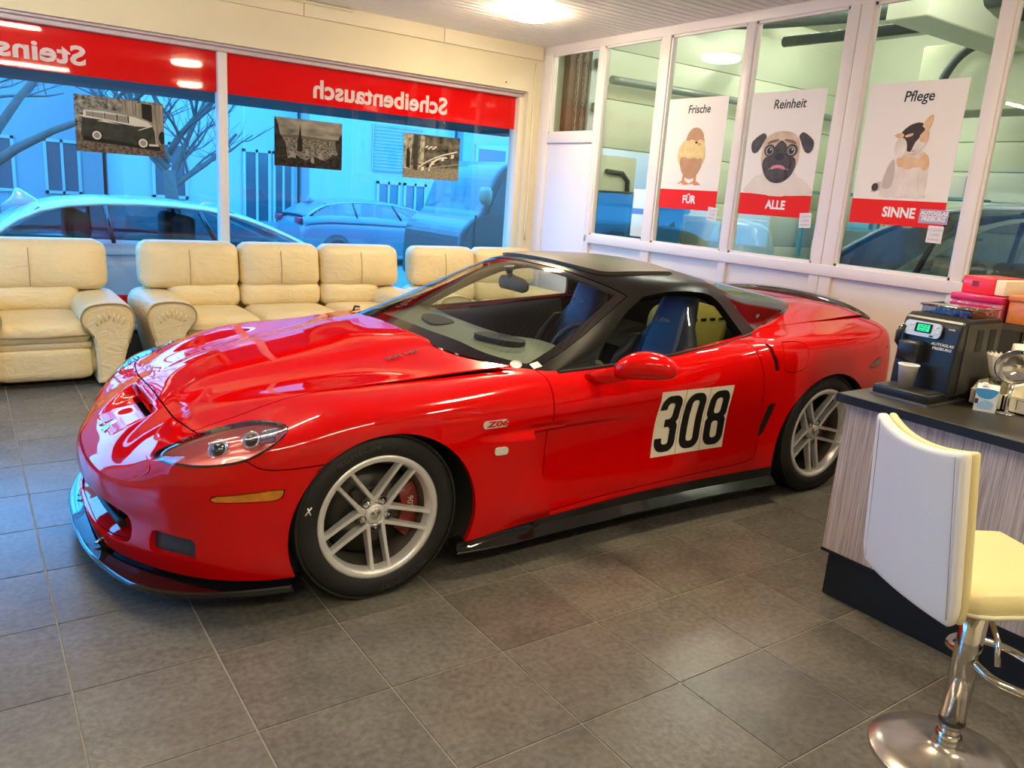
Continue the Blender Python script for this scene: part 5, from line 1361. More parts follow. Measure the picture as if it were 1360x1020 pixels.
# seats
def seat(w0):
    st = bpy.data.objects.new('seat', None); COL.objects.link(st); st.parent = CAR; st.location = L((1.62, w0, .22)); st.empty_display_size = .1
    o = loft(B(), [((-.26, 0, .15), (0, .20, 0), (.0, 0, .03)), ((-.22, 0, .17), (0, .235, 0), (0, 0, .06)), ((0, 0, .14), (0, .25, 0), (0, 0, .07)), ((.22, 0, .12), (0, .24, 0), (0, 0, .07)), ((.28, 0, .12), (0, .2, 0), (0, 0, .04))], 24, power=3).obj('seat_cushion', SEATL, st)
    secs = []
    for (h, x, hw, d) in ((.10,.22,.20,.05),(.16,.24,.245,.07),(.34,.285,.255,.075),(.50,.335,.235,.07),(.60,.365,.19,.06),(.66,.385,.148,.055),(.74,.405,.135,.052),(.80,.42,.125,.045),(.835,.428,.10,.030),(.845,.43,.06,.012)):
        secs.append(((x, 0, h), (0, hw, 0), (d, 0, d*.2)))
    o = loft(B(), secs, 28, power=2.8).obj('backrest', SEATL, st)
    # blue headrest/centre panel on the front face
    b = B(); rg = []
    for (h, x, hw, d) in ((.28,.268,.115,.078),(.50,.335,.13,.072),(.60,.365,.125,.062),(.66,.385,.112,.057),(.74,.405,.105,.054),(.80,.42,.095,.046),(.828,.427,.08,.034)):
        rg.append([b.bm.verts.new((x-d-.004+.016*(abs(t)**3), hw*t, h-d*.2)) for t in np.linspace(-1, 1, 9)])
    for i in range(len(rg)-1):
        for k in range(8):
            f = b.bm.faces.new((rg[i][k], rg[i][k+1], rg[i+1][k+1], rg[i+1][k])); f.smooth = True
    pnl = b.obj('backrest_panel', SEATB, st); solidify(pnl, .012)
    for sg in (-1, 1):
        loft(B(), [((.20, .235*sg, .20), (.02, 0, 0), (0, .02, .02)), ((.20, .24*sg, .30), (.07, 0, 0), (0, .03, .0)), ((.26, .235*sg, .45), (.075, 0, 0), (0, .03, 0)), ((.32, .20*sg, .58), (.04, 0, 0), (0, .02, 0))], 14).obj('side_bolster', SEATL, st)
    text_mesh('headrest_emblem', 'Z06', .030, pmat('embroidery', (.34, .36, .40), rough=.7), st, basis((.316, .0, .69), (0, -1, 0), (.26, 0, .96)), extrude=.001, sx=1.6)
    eb = B(); eb.lathe([(0, .0), (.012, 0)], 12); m_ = basis((.317, .058, .69), (0, -1, 0), (.26, 0, .96)); bmesh.ops.transform(eb.bm, matrix=m_, verts=eb.bm.verts); eb.obj('headrest_roundel', pmat('embroidery_red', (.25, .06, .08), rough=.7), st)
    return st
seat(.37); seat(-.37)
for s in (1, -1):      # door cards
    b = B(); prev = None
    for u_ in np.linspace(.95, 2.08, 14):
        wb = float(interp(u_, [(.95, .80), (1.4, .80), (1.8, .775), (2.1, .74)])); zt = float(interp(u_, [(.95, .79), (1.5, .815), (2.1, .875)]))
        row = [b.bm.verts.new(L(p)) for p in ((u_, s*(wb+.035), zt), (u_, s*(wb-.005), zt-.012), (u_, s*(wb-.03), zt-.08), (u_, s*(wb-.01), .55), (u_, s*(wb-.06), .50), (u_, s*(wb-.02), .25))]
        if prev:
            for q in range(5): f = b.bm.faces.new((prev[q], prev[q+1], row[q+1], row[q])); f.smooth = True
        prev = row
    b.obj('door_card', pmat('door_card_vinyl', (.030, .031, .032), rough=.5, bump=.1, bscale=250), CAR)
B().box(1.05, 2.1, -.11, .11, .22, .52, bev=.03).obj('centre_console', DARKV, CAR)
# rear bulkhead and cargo floor
strip(B(), lambda u_: [(u_, -.72, .22), (u_, .72, .22), (u_+.10, .70, .62), (u_+.10, -.70, .62)], [2.10, 2.13]).obj('rear_bulkhead', DARKV, CAR)
B().prism([(2.15, -.66), (2.9, -.55), (3.05, -.3), (3.05, .3), (2.9, .55), (2.15, .66)], .60, .64, axis='Z').obj('cargo_floor', pmat('cargo_carpet', (.014, .014, .014), rough=.95), CAR)
b = B(); rg = []
for w_ in np.linspace(-.56, .56, 21):
    e = abs(w_)/.56
    rg.append([b.bm.verts.new(L((1.98+.06*k, w_, 1.14-.075*e**2.5-.012*k))) for k in (0, 1, 2)])
for i in range(20):
    for k in range(2): b.bm.faces.new((rg[i][k], rg[i][k+1], rg[i+1][k+1], rg[i+1][k]))
b.obj('roof_hoop_lining', DARKV, CAR)
# rear view mirror and roof lining
mr = bpy.data.objects.new('rear_view_mirror', None); COL.objects.link(mr); mr.parent = CAR; mr.location = L((1.17, 0.0, 1.075)); mr.empty_display_size = .05
loft(B(), [((0, -.125, -.01), (.012, 0, 0), (0, 0, .022)), ((-.005, -.10, -.008), (.022, 0, 0), (0, 0, .036)), ((-.01, 0, 0), (.026, 0, 0), (0, 0, .042)), ((-.005, .10, -.008), (.022, 0, 0), (0, 0, .036)), ((0, .125, -.01), (.012, 0, 0), (0, 0, .022))], 18).obj('mirror_head', pmat('mirror_grey', (.035, .035, .03), rough=.5), mr)
B().tube([(-.02, 0, .02), (-.03, 0, .055), (-.035, 0, .085)], [.014, .016, .03], 10).obj('mirror_stem', MATS['mirror_grey'], mr)
lin = frame.clip(np.maximum(f_targa(frame)-.01, -1)); lin.offset(-.02).obj('roof_lining', DARKV, CAR, flange=0)

bag = empty('cargo_bag', (1.205+2.50, 3.41-.02, .64), 0, 'yellow bag with black print lying behind the blue car seat', 'bag')
loft(B(), [((0, -.13, .12), (.16, 0, 0), (0, 0, .08)), ((0, -.11, .15), (.24, 0, 0), (0, 0, .145)), ((0, 0, .155), (.25, 0, 0), (0, 0, .15)), ((0, .11, .15), (.24, 0, 0), (0, 0, .145)), ((0, .13, .12), (.16, 0, 0), (0, 0, .08))], 24, power=3).obj('bag_body', pmat('bag_yellow', (.75, .52, .10), rough=.6, noise=.2, nscale=10), bag)
for k in range(5): B().box(-.18+k*.08, -.14+k*.08, -.136, -.124, .21, .225).obj('bag_print', BLACKV, bag)
# =================================================================== leather seating
def leather():
    m = pmat('cream_leather', (.76, .62, .34), rough=.42, spec=.45, noise=.10, nscale=3.0)
    nt = m.node_tree; b = nt.nodes['Principled BSDF']
    tc = nt.nodes.new('ShaderNodeTexCoord'); mp = nt.nodes.new('ShaderNodeMapping'); mp.inputs['Scale'].default_value = (1.2, 1.2, 2.2); mp.inputs['Rotation'].default_value = (.3, .7, .2)
    n = nt.nodes.new('ShaderNodeTexNoise'); n.inputs['Scale'].default_value = 6; n.inputs['Detail'].default_value = 5; n.inputs['Distortion'].default_value = 1.6
    n2 = nt.nodes.new('ShaderNodeTexNoise'); n2.inputs['Scale'].default_value = 220
    ad = nt.nodes.new('ShaderNodeMath'); ad.operation = 'MULTIPLY_ADD'; ad.inputs[1].default_value = .06
    bp = nt.nodes.new('ShaderNodeBump'); bp.inputs['Strength'].default_value = .55; bp.inputs['Distance'].default_value = .018
    nt.links.new(tc.outputs['Object'], mp.inputs['Vector']); nt.links.new(mp.outputs[0], n.inputs['Vector']); nt.links.new(tc.outputs['Object'], n2.inputs['Vector'])
    nt.links.new(n2.outputs['Fac'], ad.inputs[0]); nt.links.new(n.outputs['Fac'], ad.inputs[2]); nt.links.new(ad.outputs[0], bp.inputs['Height']); nt.links.new(bp.outputs[0], b.inputs['Normal'])
    return m
LEATH = leather()
PIPING = pmat('leather_piping', (.34, .25, .12), rough=.5)
def pillow(x0, x1, y0, y1, z0, z1, p=4.5, n=9, lean=0.0, sag=0.0, seed=0, wr=.004, puff=0.0):
    """rounded box (superellipsoid) with slight wrinkles; lean tilts the top back (+y)"""
    b = B(); bm2 = bmesh.new(); bmesh.ops.create_cube(bm2, size=2.0)
    bmesh.ops.subdivide_edges(bm2, edges=bm2.edges, cuts=n, use_grid_fill=True)
    rx, ry, rz = (x1-x0)/2, (y1-y0)/2, (z1-z0)/2; cx, cy, cz = (x0+x1)/2, (y0+y1)/2, (z0+z1)/2
    r_ = random.Random(seed); ph = [r_.uniform(0, 6.28) for _ in range(4)]
    pe = lambda R_: min(9.0, max(2.6, p*R_/.12))
    for v in bm2.verts:
        c = v.co; L_ = (abs(c.x)**p+abs(c.y)**p+abs(c.z)**p)**(1/p)
        # keep faces flat-ish: p-norm projection in metric space, with equal corner radius
        q = c/L_
        rad = .055; m_ = Vector((math.copysign(min(abs(q.x)*rx, rx), q.x), 0, 0))
        X, Yy, Z = c.x*rx, c.y*ry, c.z*rz; R0 = min(rad*1.6, rx*.9, ry*.9, rz*.9)
        ix, iy, iz = (max(-rx+R0, min(rx-R0, X)), max(-ry+R0, min(ry-R0, Yy)), max(-rz+R0, min(rz-R0, Z)))
        d = Vector((X-ix, Yy-iy, Z-iz))
        if d.length > 1e-9: d = d.normalized()*R0
        P = Vector((ix, iy, iz))+d
        # overall puff
        fx, fy, fz = 1-(P.x/rx)**2, 1-(P.y/ry)**2, 1-(P.z/rz)**2
        P.y -= puff*max(fx, 0)*max(fz, 0)*(1 if P.y < 0 else 0)
        P.z += sag*max(fx, 0)*max(fy, 0)*(1 if P.z > 0 else 0)
        w_ = wr*math.sin(14*P.x+7*P.z+ph[0])*math.sin(11*P.z-9*P.x+ph[1])
        P.y += w_+lean*(P.z+rz); v.co = Vector((cx, cy, cz))+P
    b._merge(bm2, 0, True); return b
def arm(nm, xo, xi, yf, yb, root, htop=.60, s=1):
    """rolled arm: xo outer x, xi inner x (sign s gives the outward side)"""
    w = abs(xo-xi); sg = 1 if xo > xi else -1; cx = (xo+xi)/2
    prof = [(xo-sg*.105, .03), (xo-sg*.07, .20), (xo-sg*.025, .36), (xo, .46), (xo-sg*.005, .53), (xo-sg*.05, .585), (cx, htop), (xi+sg*.04, .58), (xi-sg*.01, .52), (xi-sg*.005, .45), (xi+sg*.06, .36), (xi+sg*.08, .20), (xi+sg*.08, .03)]
    pr = smooth_poly(prof, 3, False)
    b = B(); rg = []
    ys = [(yb, 0, 1), (yb-.1, 0, 1), ((yf+yb)/2, 0, 1), (yf+.10, 0, 1), (yf+.03, 0, 1), (yf+.008, .012, .985), (yf, .035, .95)]
    for y, ins, sc in ys:
        rg.append([b.bm.verts.new((cx+(x-cx)*sc, y+.10*max(0, (.35-z))*(1 if y < yf+.2 else 0)*0, .03+(z-.03)*(1-.04*(1-sc)/.05) if z > .5 else z)) for x, z in pr])
    for i in range(len(rg)-1):
        for k in range(len(pr)-1):
            f = b.bm.faces.new((rg[i][k], rg[i][k+1], rg[i+1][k+1], rg[i+1][k])); f.smooth = True
    f = b.bm.faces.new(rg[-1]); b.bm.faces.new(rg[0][::-1])
    o = b.obj('armrest', LEATH, root)
    # raised front scroll with piping
    q = [(cx+(x-cx)*.80, .03+(z-.03)*.93 if z > .3 else z+.01) for x, z in pr]
    B().prism(q, yf-.012, yf+.01, axis='Y').obj('arm_front', LEATH, o)
    B().tube([(x, yf-.004, z) for x, z in [(cx+(x-cx)*.97, z*.985) for x, z in pr][5:-6]], .006, 6).obj('arm_piping', PIPING, o)
    for k in range(7):
        t = k/6; x = cx-sg*(w*.30-t*w*.6); z = .545-.05*abs(t-.5)*2
        B().tube([(x, yf-.014, z-.0), (x*.75+cx*.25, yf-.016, z-.055)], [.006, .003], 6).obj('arm_pleat', LEATH, o)
    return o
def seating(nm, x0, x1, yf, yb, seats, label, cat, left_arm=True, right_arm=True, aw_=.33):
    root = empty(nm, ((x0+x1)/2, (yf+yb)/2, 0), 0, label, cat)
    ox, oy = (x0+x1)/2, (yf+yb)/2
    R_ = lambda b, n_, m_=LEATH: b.obj(n_, m_, root)
    X0, X1, F, K = x0-ox, x1-ox, yf-oy, yb-oy
    R_(pillow(X0+.10, X1-.10, F+.10, K-.02, .06, .36, n=6, wr=0), 'base_frame')
    for xx in (X0+.2, X1-.2):
        for yy in (F+.2, K-.1): B().box(xx-.04, xx+.04, yy-.04, yy+.04, 0, .07).obj('foot', pmat('sofa_foot', (.02, .015, .01), rough=.5), root)
    for k, (a, c) in enumerate(seats):
        a -= ox; c -= ox
        sa = a+(aw_-.13 if (k == 0 and left_arm) else 0); sc = c-(aw_-.13 if (k == len(seats)-1 and right_arm) else 0)
        R_(pillow(sa+.004, sc-.004, F+.02, K-.22, .30, .465, sag=.02, seed=k, n=10), 'seat_cushion')
        B().tube([(sa+.03, F+.016, .372), ((sa+sc)/2, F+.012, .366), (sc-.03, F+.016, .372)], .006, 6).obj('seat_piping', PIPING, root)
        R_(pillow(sa+.006, sc-.006, F+.05, F+.22, .265, .325, n=7, wr=.001), 'front_roll')
        R_(pillow(sa+.006, sc-.006, F+.045, F+.16, .05, .285, n=7, wr=.002), 'front_panel')
        R_(pillow(sa+.0, sc-.0, K-.30, K-.09, .43, .66, lean=.10, seed=k+5, n=9, puff=.015), 'lumbar_cushion')
        bk = R_(pillow(a+.004, c-.004, K-.285, K-.045, .60, .975, lean=.12, seed=k+9, n=11, wr=.006, puff=.03), 'back_cushion')
        B().tube([((a+c)/2-.02, K-.287-.03*(1-((z_-.7875)/.1875)**2)+.12*(z_-.60), z_) for z_ in np.linspace(.64, .915, 12)], .0035, 6).obj('back_seam', PIPING, bk)
    R_(pillow(X0+.12, X1-.12, K-.10, K, .10, .86, n=6, wr=0), 'back_frame')
    if left_arm: arm('armrest', X0, X0+aw_, F, K-.08, root)
    if right_arm: arm('armrest', X1, X1-aw_, F, K-.08, root)
    return root
seating('leather_armchair', -.17, .970, 6.06, 6.93, [(-.10, .905)], 'cream leather armchair standing left of the sofa by the window', 'armchair')
seating('leather_sofa', 1.055, 3.43, 6.08, 6.96, [(1.12, 1.90), (1.90, 2.60), (2.60, 3.37)], 'cream leather three-seat sofa right behind the red car hood', 'sofa')
seating('leather_sofa', 3.46, 5.0, 6.08, 6.96, [(3.50, 4.22), (4.22, 4.95)], 'cream leather two-seat sofa in the corner behind the car windscreen', 'sofa')
# =================================================================== counter
ct = empty('counter', (3.2, .6, 0), 0, 'reception counter with grey striped front and dark top', 'counter')
def wood():
    m, nt, b = new_mat('counter_grey_wood')
    tc = nt.nodes.new('ShaderNodeTexCoord'); mp = nt.nodes.new('ShaderNodeMapping'); mp.inputs['Scale'].default_value = (1, 46, .9)
    n = nt.nodes.new('ShaderNodeTexNoise'); n.inputs['Scale'].default_value = 3.2; n.inputs['Detail'].default_value = 7; n.inputs['Roughness'].default_value = .7; n.inputs['Distortion'].default_value = .4
    cr = nt.nodes.new('ShaderNodeValToRGB'); e = cr.color_ramp.elements
    e[0].position = .33; e[0].color = (.24, .20, .195, 1); e[1].position = .62; e[1].color = (.64, .57, .565, 1)
    nt.links.new(tc.outputs['Object'], mp.inputs['Vector']); nt.links.new(mp.outputs[0], n.inputs['Vector']); nt.links.new(n.outputs['Fac'], cr.inputs['Fac']); nt.links.new(cr.outputs[0], b.inputs['Base Color'])
    b.inputs['Roughness'].default_value = .45
    return m
WOOD = wood()
NAVY = pmat('kick_navy', (.004, .009, .016), rough=.5, noise=.3, nscale=30)
CTOP = pmat('counter_top_dark', (.030, .026, .018), rough=.42, noise=.3, nscale=40, bump=.03, bscale=200)
B().box(-.372, .35, -2.6, 1.105, .20, .825).obj('counter_body', WOOD, ct)
B().box(-.350, .33, -2.58, 1.085, 0, .20).obj('kick_plinth', NAVY, ct)
B().box(-.376, -.366, -2.6, 1.108, .19, .203).obj('kick_edge', NAVY, ct)
o = B().box(-.425, .42, -2.65, 1.12, .826, .862, bev=.003).obj('counter_top', CTOP, ct)
B().box(-.428, -.424, -2.65, 1.122, .828, .860).obj('top_edge_band', NAVY, ct)
# =================================================================== coffee machine
cmx, cmy = 3.20, 1.555
CM = empty('coffee_machine', (cmx, cmy, .862), math.radians(0), 'black coffee machine with green display and a cup on its tray', 'coffee machine')
CM.scale = (.94, .94, .93)
CMB = pmat('machine_black', (.010, .012, .016), rough=.32, spec=.5); CMS = pmat('machine_side_grey', (.05, .048, .040), rough=.45)
prof = smooth_poly([(-.17, .045), (-.165, .15), (-.15, .27), (-.135, .325), (-.10, .345)], 4, False)+[(.16, .345), (.19, .33), (.195, .02), (-.17, .02)]
o = B().prism(prof, -.122, .122, axis='Y').obj('machine_body', CMB, CM); bevel_mod(o, .008, 3, 30)
B().box(-.10, .18, -.1255, -.122, .03, .325, bev=.002).obj('side_panel', CMS, CM)
for x in (-.02, .085):
    p_ = B().box(x, x+.05, -.1275, -.1255, .21, .30).obj('side_vent', pmat('vent_dark', (.015, .015, .014), rough=.6), CM)
    b = B()
    for k in range(7): b.box(x+.004, x+.046, -.1285, -.127, .216+k*.012, .222+k*.012)
    b.obj('vent_slats', MATS['vent_dark'], p_)
o = B().box(-.30, -.15, -.118, .118, .004, .042, bev=.005).obj('drip_tray', pmat('tray_black', (.012, .012, .012), rough=.35), CM)
b = B()
for k in range(9): b.box(-.29+k*.015, -.282+k*.015, -.10, .10, .042, .0445)
b.obj('tray_grid', pmat('tray_grid', (.10, .095, .085), rough=.35, metal=.6), o)
B().box(-.305, .0, -.122, .122, .0, .006).obj('tray_rim', pmat('tray_rim', (.22, .22, .22), rough=.3, metal=.7), CM)
o = B().box(-.225, -.14, .0, .09, .15, .235, bev=.012).obj('spout_block', CMB, CM)
for y in (.030, .060): B().tube([(-.20, y, .165), (-.20, y, .145)], .006, 8).obj('spout', CMB, o)
# tilted control fascia
fm = basis((-.158, .012, .285), (0, -1, 0), (.22, 0, .975))
def on_fascia(nm, x0, x1, y0, y1, d0, d1, m_, par, r=.006):
    b = B(); b.prism(rrect(x0, x1, y0, y1, r, 4), d0, d1, axis='Z'); bmesh.ops.transform(b.bm, matrix=fm, verts=b.bm.verts); return b.obj(nm, m_, par)
pl = on_fascia('control_panel', -.092, .062, -.032, .030, .0, .007, pmat('panel_silver', (.50, .52, .56), rough=.3, metal=.5), CM, .018)
sc_ = on_fascia('display_frame', -.046, .024, -.016, .023, .007, .0085, pmat('display_black', (.01, .01, .01), rough=.15), pl, .003)
on_fascia('display', -.036, .014, -.010, .018, .0085, .0092, pmat('display_green', (.0, .2, .08), rough=.3, emit=(.0, .75, .25), estr=1.2), sc_, .001)
b = B()
for k, (x0, x1, y0, y1) in enumerate(((-.030, -.022, .010, .014), (-.018, -.006, .010, .014), (-.002, .008, .010, .014), (-.030, -.010, .002, .006), (-.006, .008, .002, .006), (-.028, -.016, -.007, -.003), (-.012, .004, -.007, -.003))):
    b.prism([(x0, y0), (x1, y0), (x1, y1), (x0, y1)], .0093, .0096, axis='Z')
bmesh.ops.transform(b.bm, matrix=fm, verts=b.bm.verts); b.obj('display_print', pmat('display_ink', (.0, .05, .02), rough=.4), sc_)
for (x, y) in ((-.075, .012), (-.060, -.008), (-.078, -.016), (.038, .012), (.050, -.006), (.034, -.014), (.046, .018), (-.058, .016)):
    on_fascia('button', x-.006, x+.006, y-.004, y+.004, .007, .009, pmat('button_pale', (.62, .64, .66), rough=.35), pl, .0035)
on_fascia('button', .020, .036, -.029, -.022, .007, .009, pmat('button_dark', (.02, .02, .03), rough=.4), pl, .003)
fm2 = basis((-.1685, -.065, .205), (0, -1, 0), (.06, 0, .998))
text_mesh('machine_lettering', 'AUTOGLAS', .0155, pmat('lettering_white', (.75, .75, .75), rough=.5), CM, basis((-.1665, -.066, .234), (0, -1, 0), (.14, 0, .99)), extrude=.0008, bold=.0002, shear=.12, sx=1.15)
text_mesh('machine_lettering', 'FREIBURG', .0155, MATS['lettering_white'], CM, basis((-.1695, -.068, .217), (0, -1, 0), (.10, 0, .995)), extrude=.0008, bold=.0002, shear=.12, sx=1.15)
text_mesh('machine_lettering', 'SAECO', .009, MATS['lettering_white'], CM, basis((-.147, .085, .305), (0, -1, 0), (.25, 0, .968)), extrude=.0005, sx=1.2)
text_mesh('machine_lettering', 'intelia', .011, MATS['lettering_white'], CM, basis((-.146, -.082, .300), (0, -1, 0), (.25, 0, .968)), extrude=.0005, shear=.15)
o = B().tube([(-.165, .105, .20), (-.185, .112, .22), (-.185, .112, .26), (-.16, .105, .285)], .012, 8).obj('steam_wand', CMB, CM)
B().tube([(-.155, .110, .285), (-.175, .115, .275)], .010, 8).obj('steam_knob', CHROME, CM)
# clear bean hopper and rim
HOP = glass_mat('hopper_plastic', (.62, .55, .50), 2.0)
b = B(); b.box(-.06, .17, -.105, .100, .346, .376); b.obj('bean_hopper', HOP, CM)
o = B().box(-.07, .18, -.112, .107, .374, .384, bev=.004).obj('hopper_lid', glass_mat('hopper_lid', (.70, .66, .62), 2.5), CM)
b = B(); rnd = random.Random(2)
for k in range(60):
    b.lathe([(0, -.006), (.005, -.003), (.005, .003), (0, .006)], 6, center=(rnd.uniform(-.04, .15), rnd.uniform(-.09, .085), .352+rnd.uniform(0, .006)))
tag(b.obj('coffee_beans', pmat('beans', (.05, .025, .012), rough=.5), CM), kind='stuff')
# ---- paper cups
CUPM = pmat('paper_cup_white', (.92, .91, .90), rough=.55, noise=.03, nscale=30)
def cup(x, y, z, label, h=.088, r0=.026, r1=.036, flip=False, grp=None):
    c = empty('paper_cup', (x, y, z), 0, label, 'cup', grp)
    pr = [(0, .003), (r0, .003), (r0, .0), (r1, h), (r1+.003, h+.001), (r1+.003, h+.004), (r1-.002, h+.004), (r1-.002, h), (r0-.003, .008), (0, .008)]
    if flip: pr = [(r, h-z_) for r, z_ in pr]
    B().lathe(pr, 32).obj('cup_body', CUPM, c); return c
cp_ = cup(2.968, 1.565, .862+.0416, 'white paper cup standing on the coffee machine tray')
# ---- caddies, cartons and cups right of the machine
CADM = pmat('caddy_cream', (.80, .74, .60), rough=.5)
def caddy(x, y, lx, ly, h, label, txt, rz=0.0):
    c = empty('tea_caddy', (x, y, .862), rz, label, 'box')
    b = B(); t = .006
    b.box(0, t, -ly, 0, 0, h).box(lx-t, lx, -ly, 0, 0, h).box(0, lx, -t, 0, 0, h).box(0, lx, -ly, -ly+t, 0, h).box(0, lx, -ly, 0, 0, t)
    b.obj('caddy_box', CADM, c)
    # raised end with grip hole
    g = [(0.02, h), (.06, h+.028), (lx-.06, h+.028), (lx-.02, h)]
    b = B(); b.prism(g, -t, 0, axis='Y'); b.obj('caddy_grip', CADM, c)
    text_mesh('caddy_lettering', txt, .042, pmat('ink', (.05, .05, .06), rough=.6), c, basis((-.0012, -ly*.45, h*.48), (0, -1, 0), (0, 0, 1)), extrude=.0006, shear=.3)
    b = B()
    for (y0, y1, z0, z1) in ((-ly*.18, -ly*.17, h*.25, h*.85), (-ly*.86, -ly*.17, h*.84, h*.86)): b.box(-.001, 0, min(y0, y1), max(y0, y1), z0, z1)
    b.obj('caddy_outline', MATS['ink'], c)
    return c
caddy(3.16, 1.415, .20, .125, .060, 'cream caddy with handwriting beside the coffee machine', 'Zuc')
caddy(3.17, 1.285, .20, .22, .062, 'cream caddy lettered for tea at the right edge of the counter', 'Tee')
# milk carton
mk_ = empty('milk_carton', (3.105, 1.325, .862), math.radians(22), 'small blue and white milk carton standing in front of the caddies', 'carton')
o = B().box(-.030, .030, -.036, .036, 0, .085).obj('carton_body', pmat('carton_white', (.78, .80, .82), rough=.4), mk_)
b = B(); b.quadmesh([(-.030, -.036, .085), (.030, -.036, .085), (.030, .036, .085), (-.030, .036, .085), (0, -.036, .100), (0, .036, .100)], [(0, 1, 4), (2, 3, 5), (1, 2, 5, 4), (3, 0, 4, 5)]); b.obj('carton_gable', MATS['carton_white'], mk_)
B().lathe([(.011, 0), (.011, .010), (.009, .012), (0, .012)], 16, center=(-.014, .012, .094)).obj('carton_cap', CUPM, mk_)
b = B(); b.prism(smooth_poly([(-.032, .084), (.034, .084), (.030, .060), (.010, .050), (-.018, .054)], 4), -.0312, -.0302, axis='X'); b.obj('carton_print', pmat('print_blue', (.06, .32, .68), rough=.4), mk_)
b = B(); b.prism(smooth_poly([(-.020, .012), (-.024, .035), (.0, .044), (.024, .030), (.020, .010)], 4), -.0312, -.0302, axis='X'); b.obj('carton_print', pmat('print_pale_blue', (.35, .58, .80), rough=.4), mk_)
B().prism([(.024, .028), (.035, .028), (.035, .046), (.024, .046)], -.0316, -.0304, axis='X').obj('carton_print', pmat('print_navy', (.03, .05, .2), rough=.4), mk_)
b = B()
for k in range(7): b.box(-.022, .022, -.0372, -.0362, .010+k*.010, .013+k*.010)
b.obj('carton_small_print', pmat('print_grey', (.35, .35, .38), rough=.5), mk_)
# glass with filter papers
fg_ = empty('filter_glass', (3.240, 1.352, .862+.006), 0, 'glass tumbler holding a crimped white filter cup in the caddy', 'glass')
B().lathe([(0, .003), (.030, .003), (.034, .13), (.036, .13), (.032, 0), (0, 0)], 28).obj('tumbler', glass_mat('tumbler_glass', (.9, .93, .92), 2.0), fg_)
b = B(); rg = []
for h, r in ((.095, .028), (.12, .037), (.155, .047), (.190, .056)):
    rg.append([b.bm.verts.new(((r+.004*(h-.09)/.10*math.cos(k*math.pi))*math.cos(2*math.pi*k/40), (r+.004*(h-.09)/.10*math.cos(k*math.pi))*math.sin(2*math.pi*k/40), h+(.004*math.cos(k*math.pi) if h > .18 else 0))) for k in range(40)])
for i in range(3):
    for k in range(40): b.bm.faces.new((rg[i][k], rg[i][(k+1) % 40], rg[i+1][(k+1) % 40], rg[i+1][k]))
o = b.obj('filter_paper', pmat('filter_white', (.86, .82, .74), rough=.7), fg_); solidify(o, .0015)
cup(3.40, 1.365, .863, 'tall upturned white cup behind the filter glass', h=.225, r0=.030, r1=.043, flip=True)
# round steel strainer bowl facing the room
sb = empty('steel_bowl', (3.135, 1.262, .862), 0, 'polished steel bowl on a short stem at the right edge', 'bowl')
o = B().lathe([(.066, 0), (.068, .003), (.062, .012), (.050, .030), (.030, .044), (0, .050), ], 40).obj('bowl_shell', CHROME, sb, (0, 0, .175), (math.radians(-78), 0, math.radians(-58)))
B().tube([(0.0, .0, .006), (0, 0, .115)], .006, 8).obj('bowl_stem', CHROME, sb); B().lathe([(0, 0), (.03, 0), (.03, .004), (0, .008)], 20).obj('bowl_foot', CHROME, sb)
# shelf box with tins behind the machine
sh = empty('side_shelf', (3.98, 1.42, 0), 0, 'dark side shelf carrying the gift tins behind the coffee machine', 'shelf')
SHM = pmat('shelf_dark', (.05, .035, .02), rough=.5)
B().box(-.35, .45, -.75, .38, 1.11, 1.135).obj('shelf_top', SHM, sh)
B().box(-.30, .45, -.75, .38, .62, .645).obj('shelf_board', SHM, sh)
for (x, y) in ((-.34, .36), (.42, .36), (-.34, -.74), (.42, -.74)): B().box(x-.01, x+.02, y-.01, y+.02, 0, 1.11).obj('shelf_leg', SHM, sh)
B().box(-.34, .44, .355, .375, .0, 1.11).obj('shelf_side', SHM, sh)
PINK = pmat('tin_pink', (.62, .02, .14), rough=.3, coat=.5, noise=.6, nscale=16, col2=(.78, .32, .42))
tn = empty('gift_tin', (3.76, 1.675, 1.135), math.radians(4), 'pink gift tin with pale flower print under the red box', 'tin')
o = B().box(-.16, .16, -.10, .10, 0, .080, bev=.006).obj('tin_body', PINK, tn); o2 = B().box(-.165, .165, -.105, .105, .075, .105, bev=.005).obj('tin_lid', pmat('tin_lid_pink', (.60, .015, .12), rough=.3, coat=.5), tn)
FLW = pmat('flower_print', (.85, .55, .62), rough=.4)
for (y, z, r) in ((.06, .045, .026), (.03, .05, .018), (-.06, .040, .024), (-.08, .055, .012), (.0, .03, .012)):
    b = B()
    for k in range(5): b.lathe([(0, 0), (r*.45, 0)], 8, center=(-.1612, y+r*.55*math.cos(k*1.257), z+r*.55*math.sin(k*1.257)), axis='X')
    b.obj('tin_flower', FLW, o)
rb = empty('red_box', (3.77, 1.665, 1.240), math.radians(-6), 'flat red gift box on top of the pink tin', 'box')
B().box(-.12, .12, -.06, .085, 0, .075, bev=.005).obj('box_body', pmat('box_red', (.70, .02, .03), rough=.35, coat=.3), rb)
B().box(-.118, .118, -.105, -.061, .004, .070, bev=.004).obj('box_sleeve', pmat('box_cream', (.80, .70, .52), rough=.5), rb)
B().box(-.1208, -.120, .01, .04, .03, .055).obj('box_mark', pmat('mark_dark', (.25, .01, .02), rough=.4), rb)
ot_ = empty('gift_tin', (3.80, 1.365, 1.135), math.radians(2), 'orange gift tin standing right of the pink tin', 'tin')
ORG = pmat('tin_orange', (.55, .10, .015), rough=.35, coat=.4, noise=.5, nscale=20, col2=(.65, .24, .05))
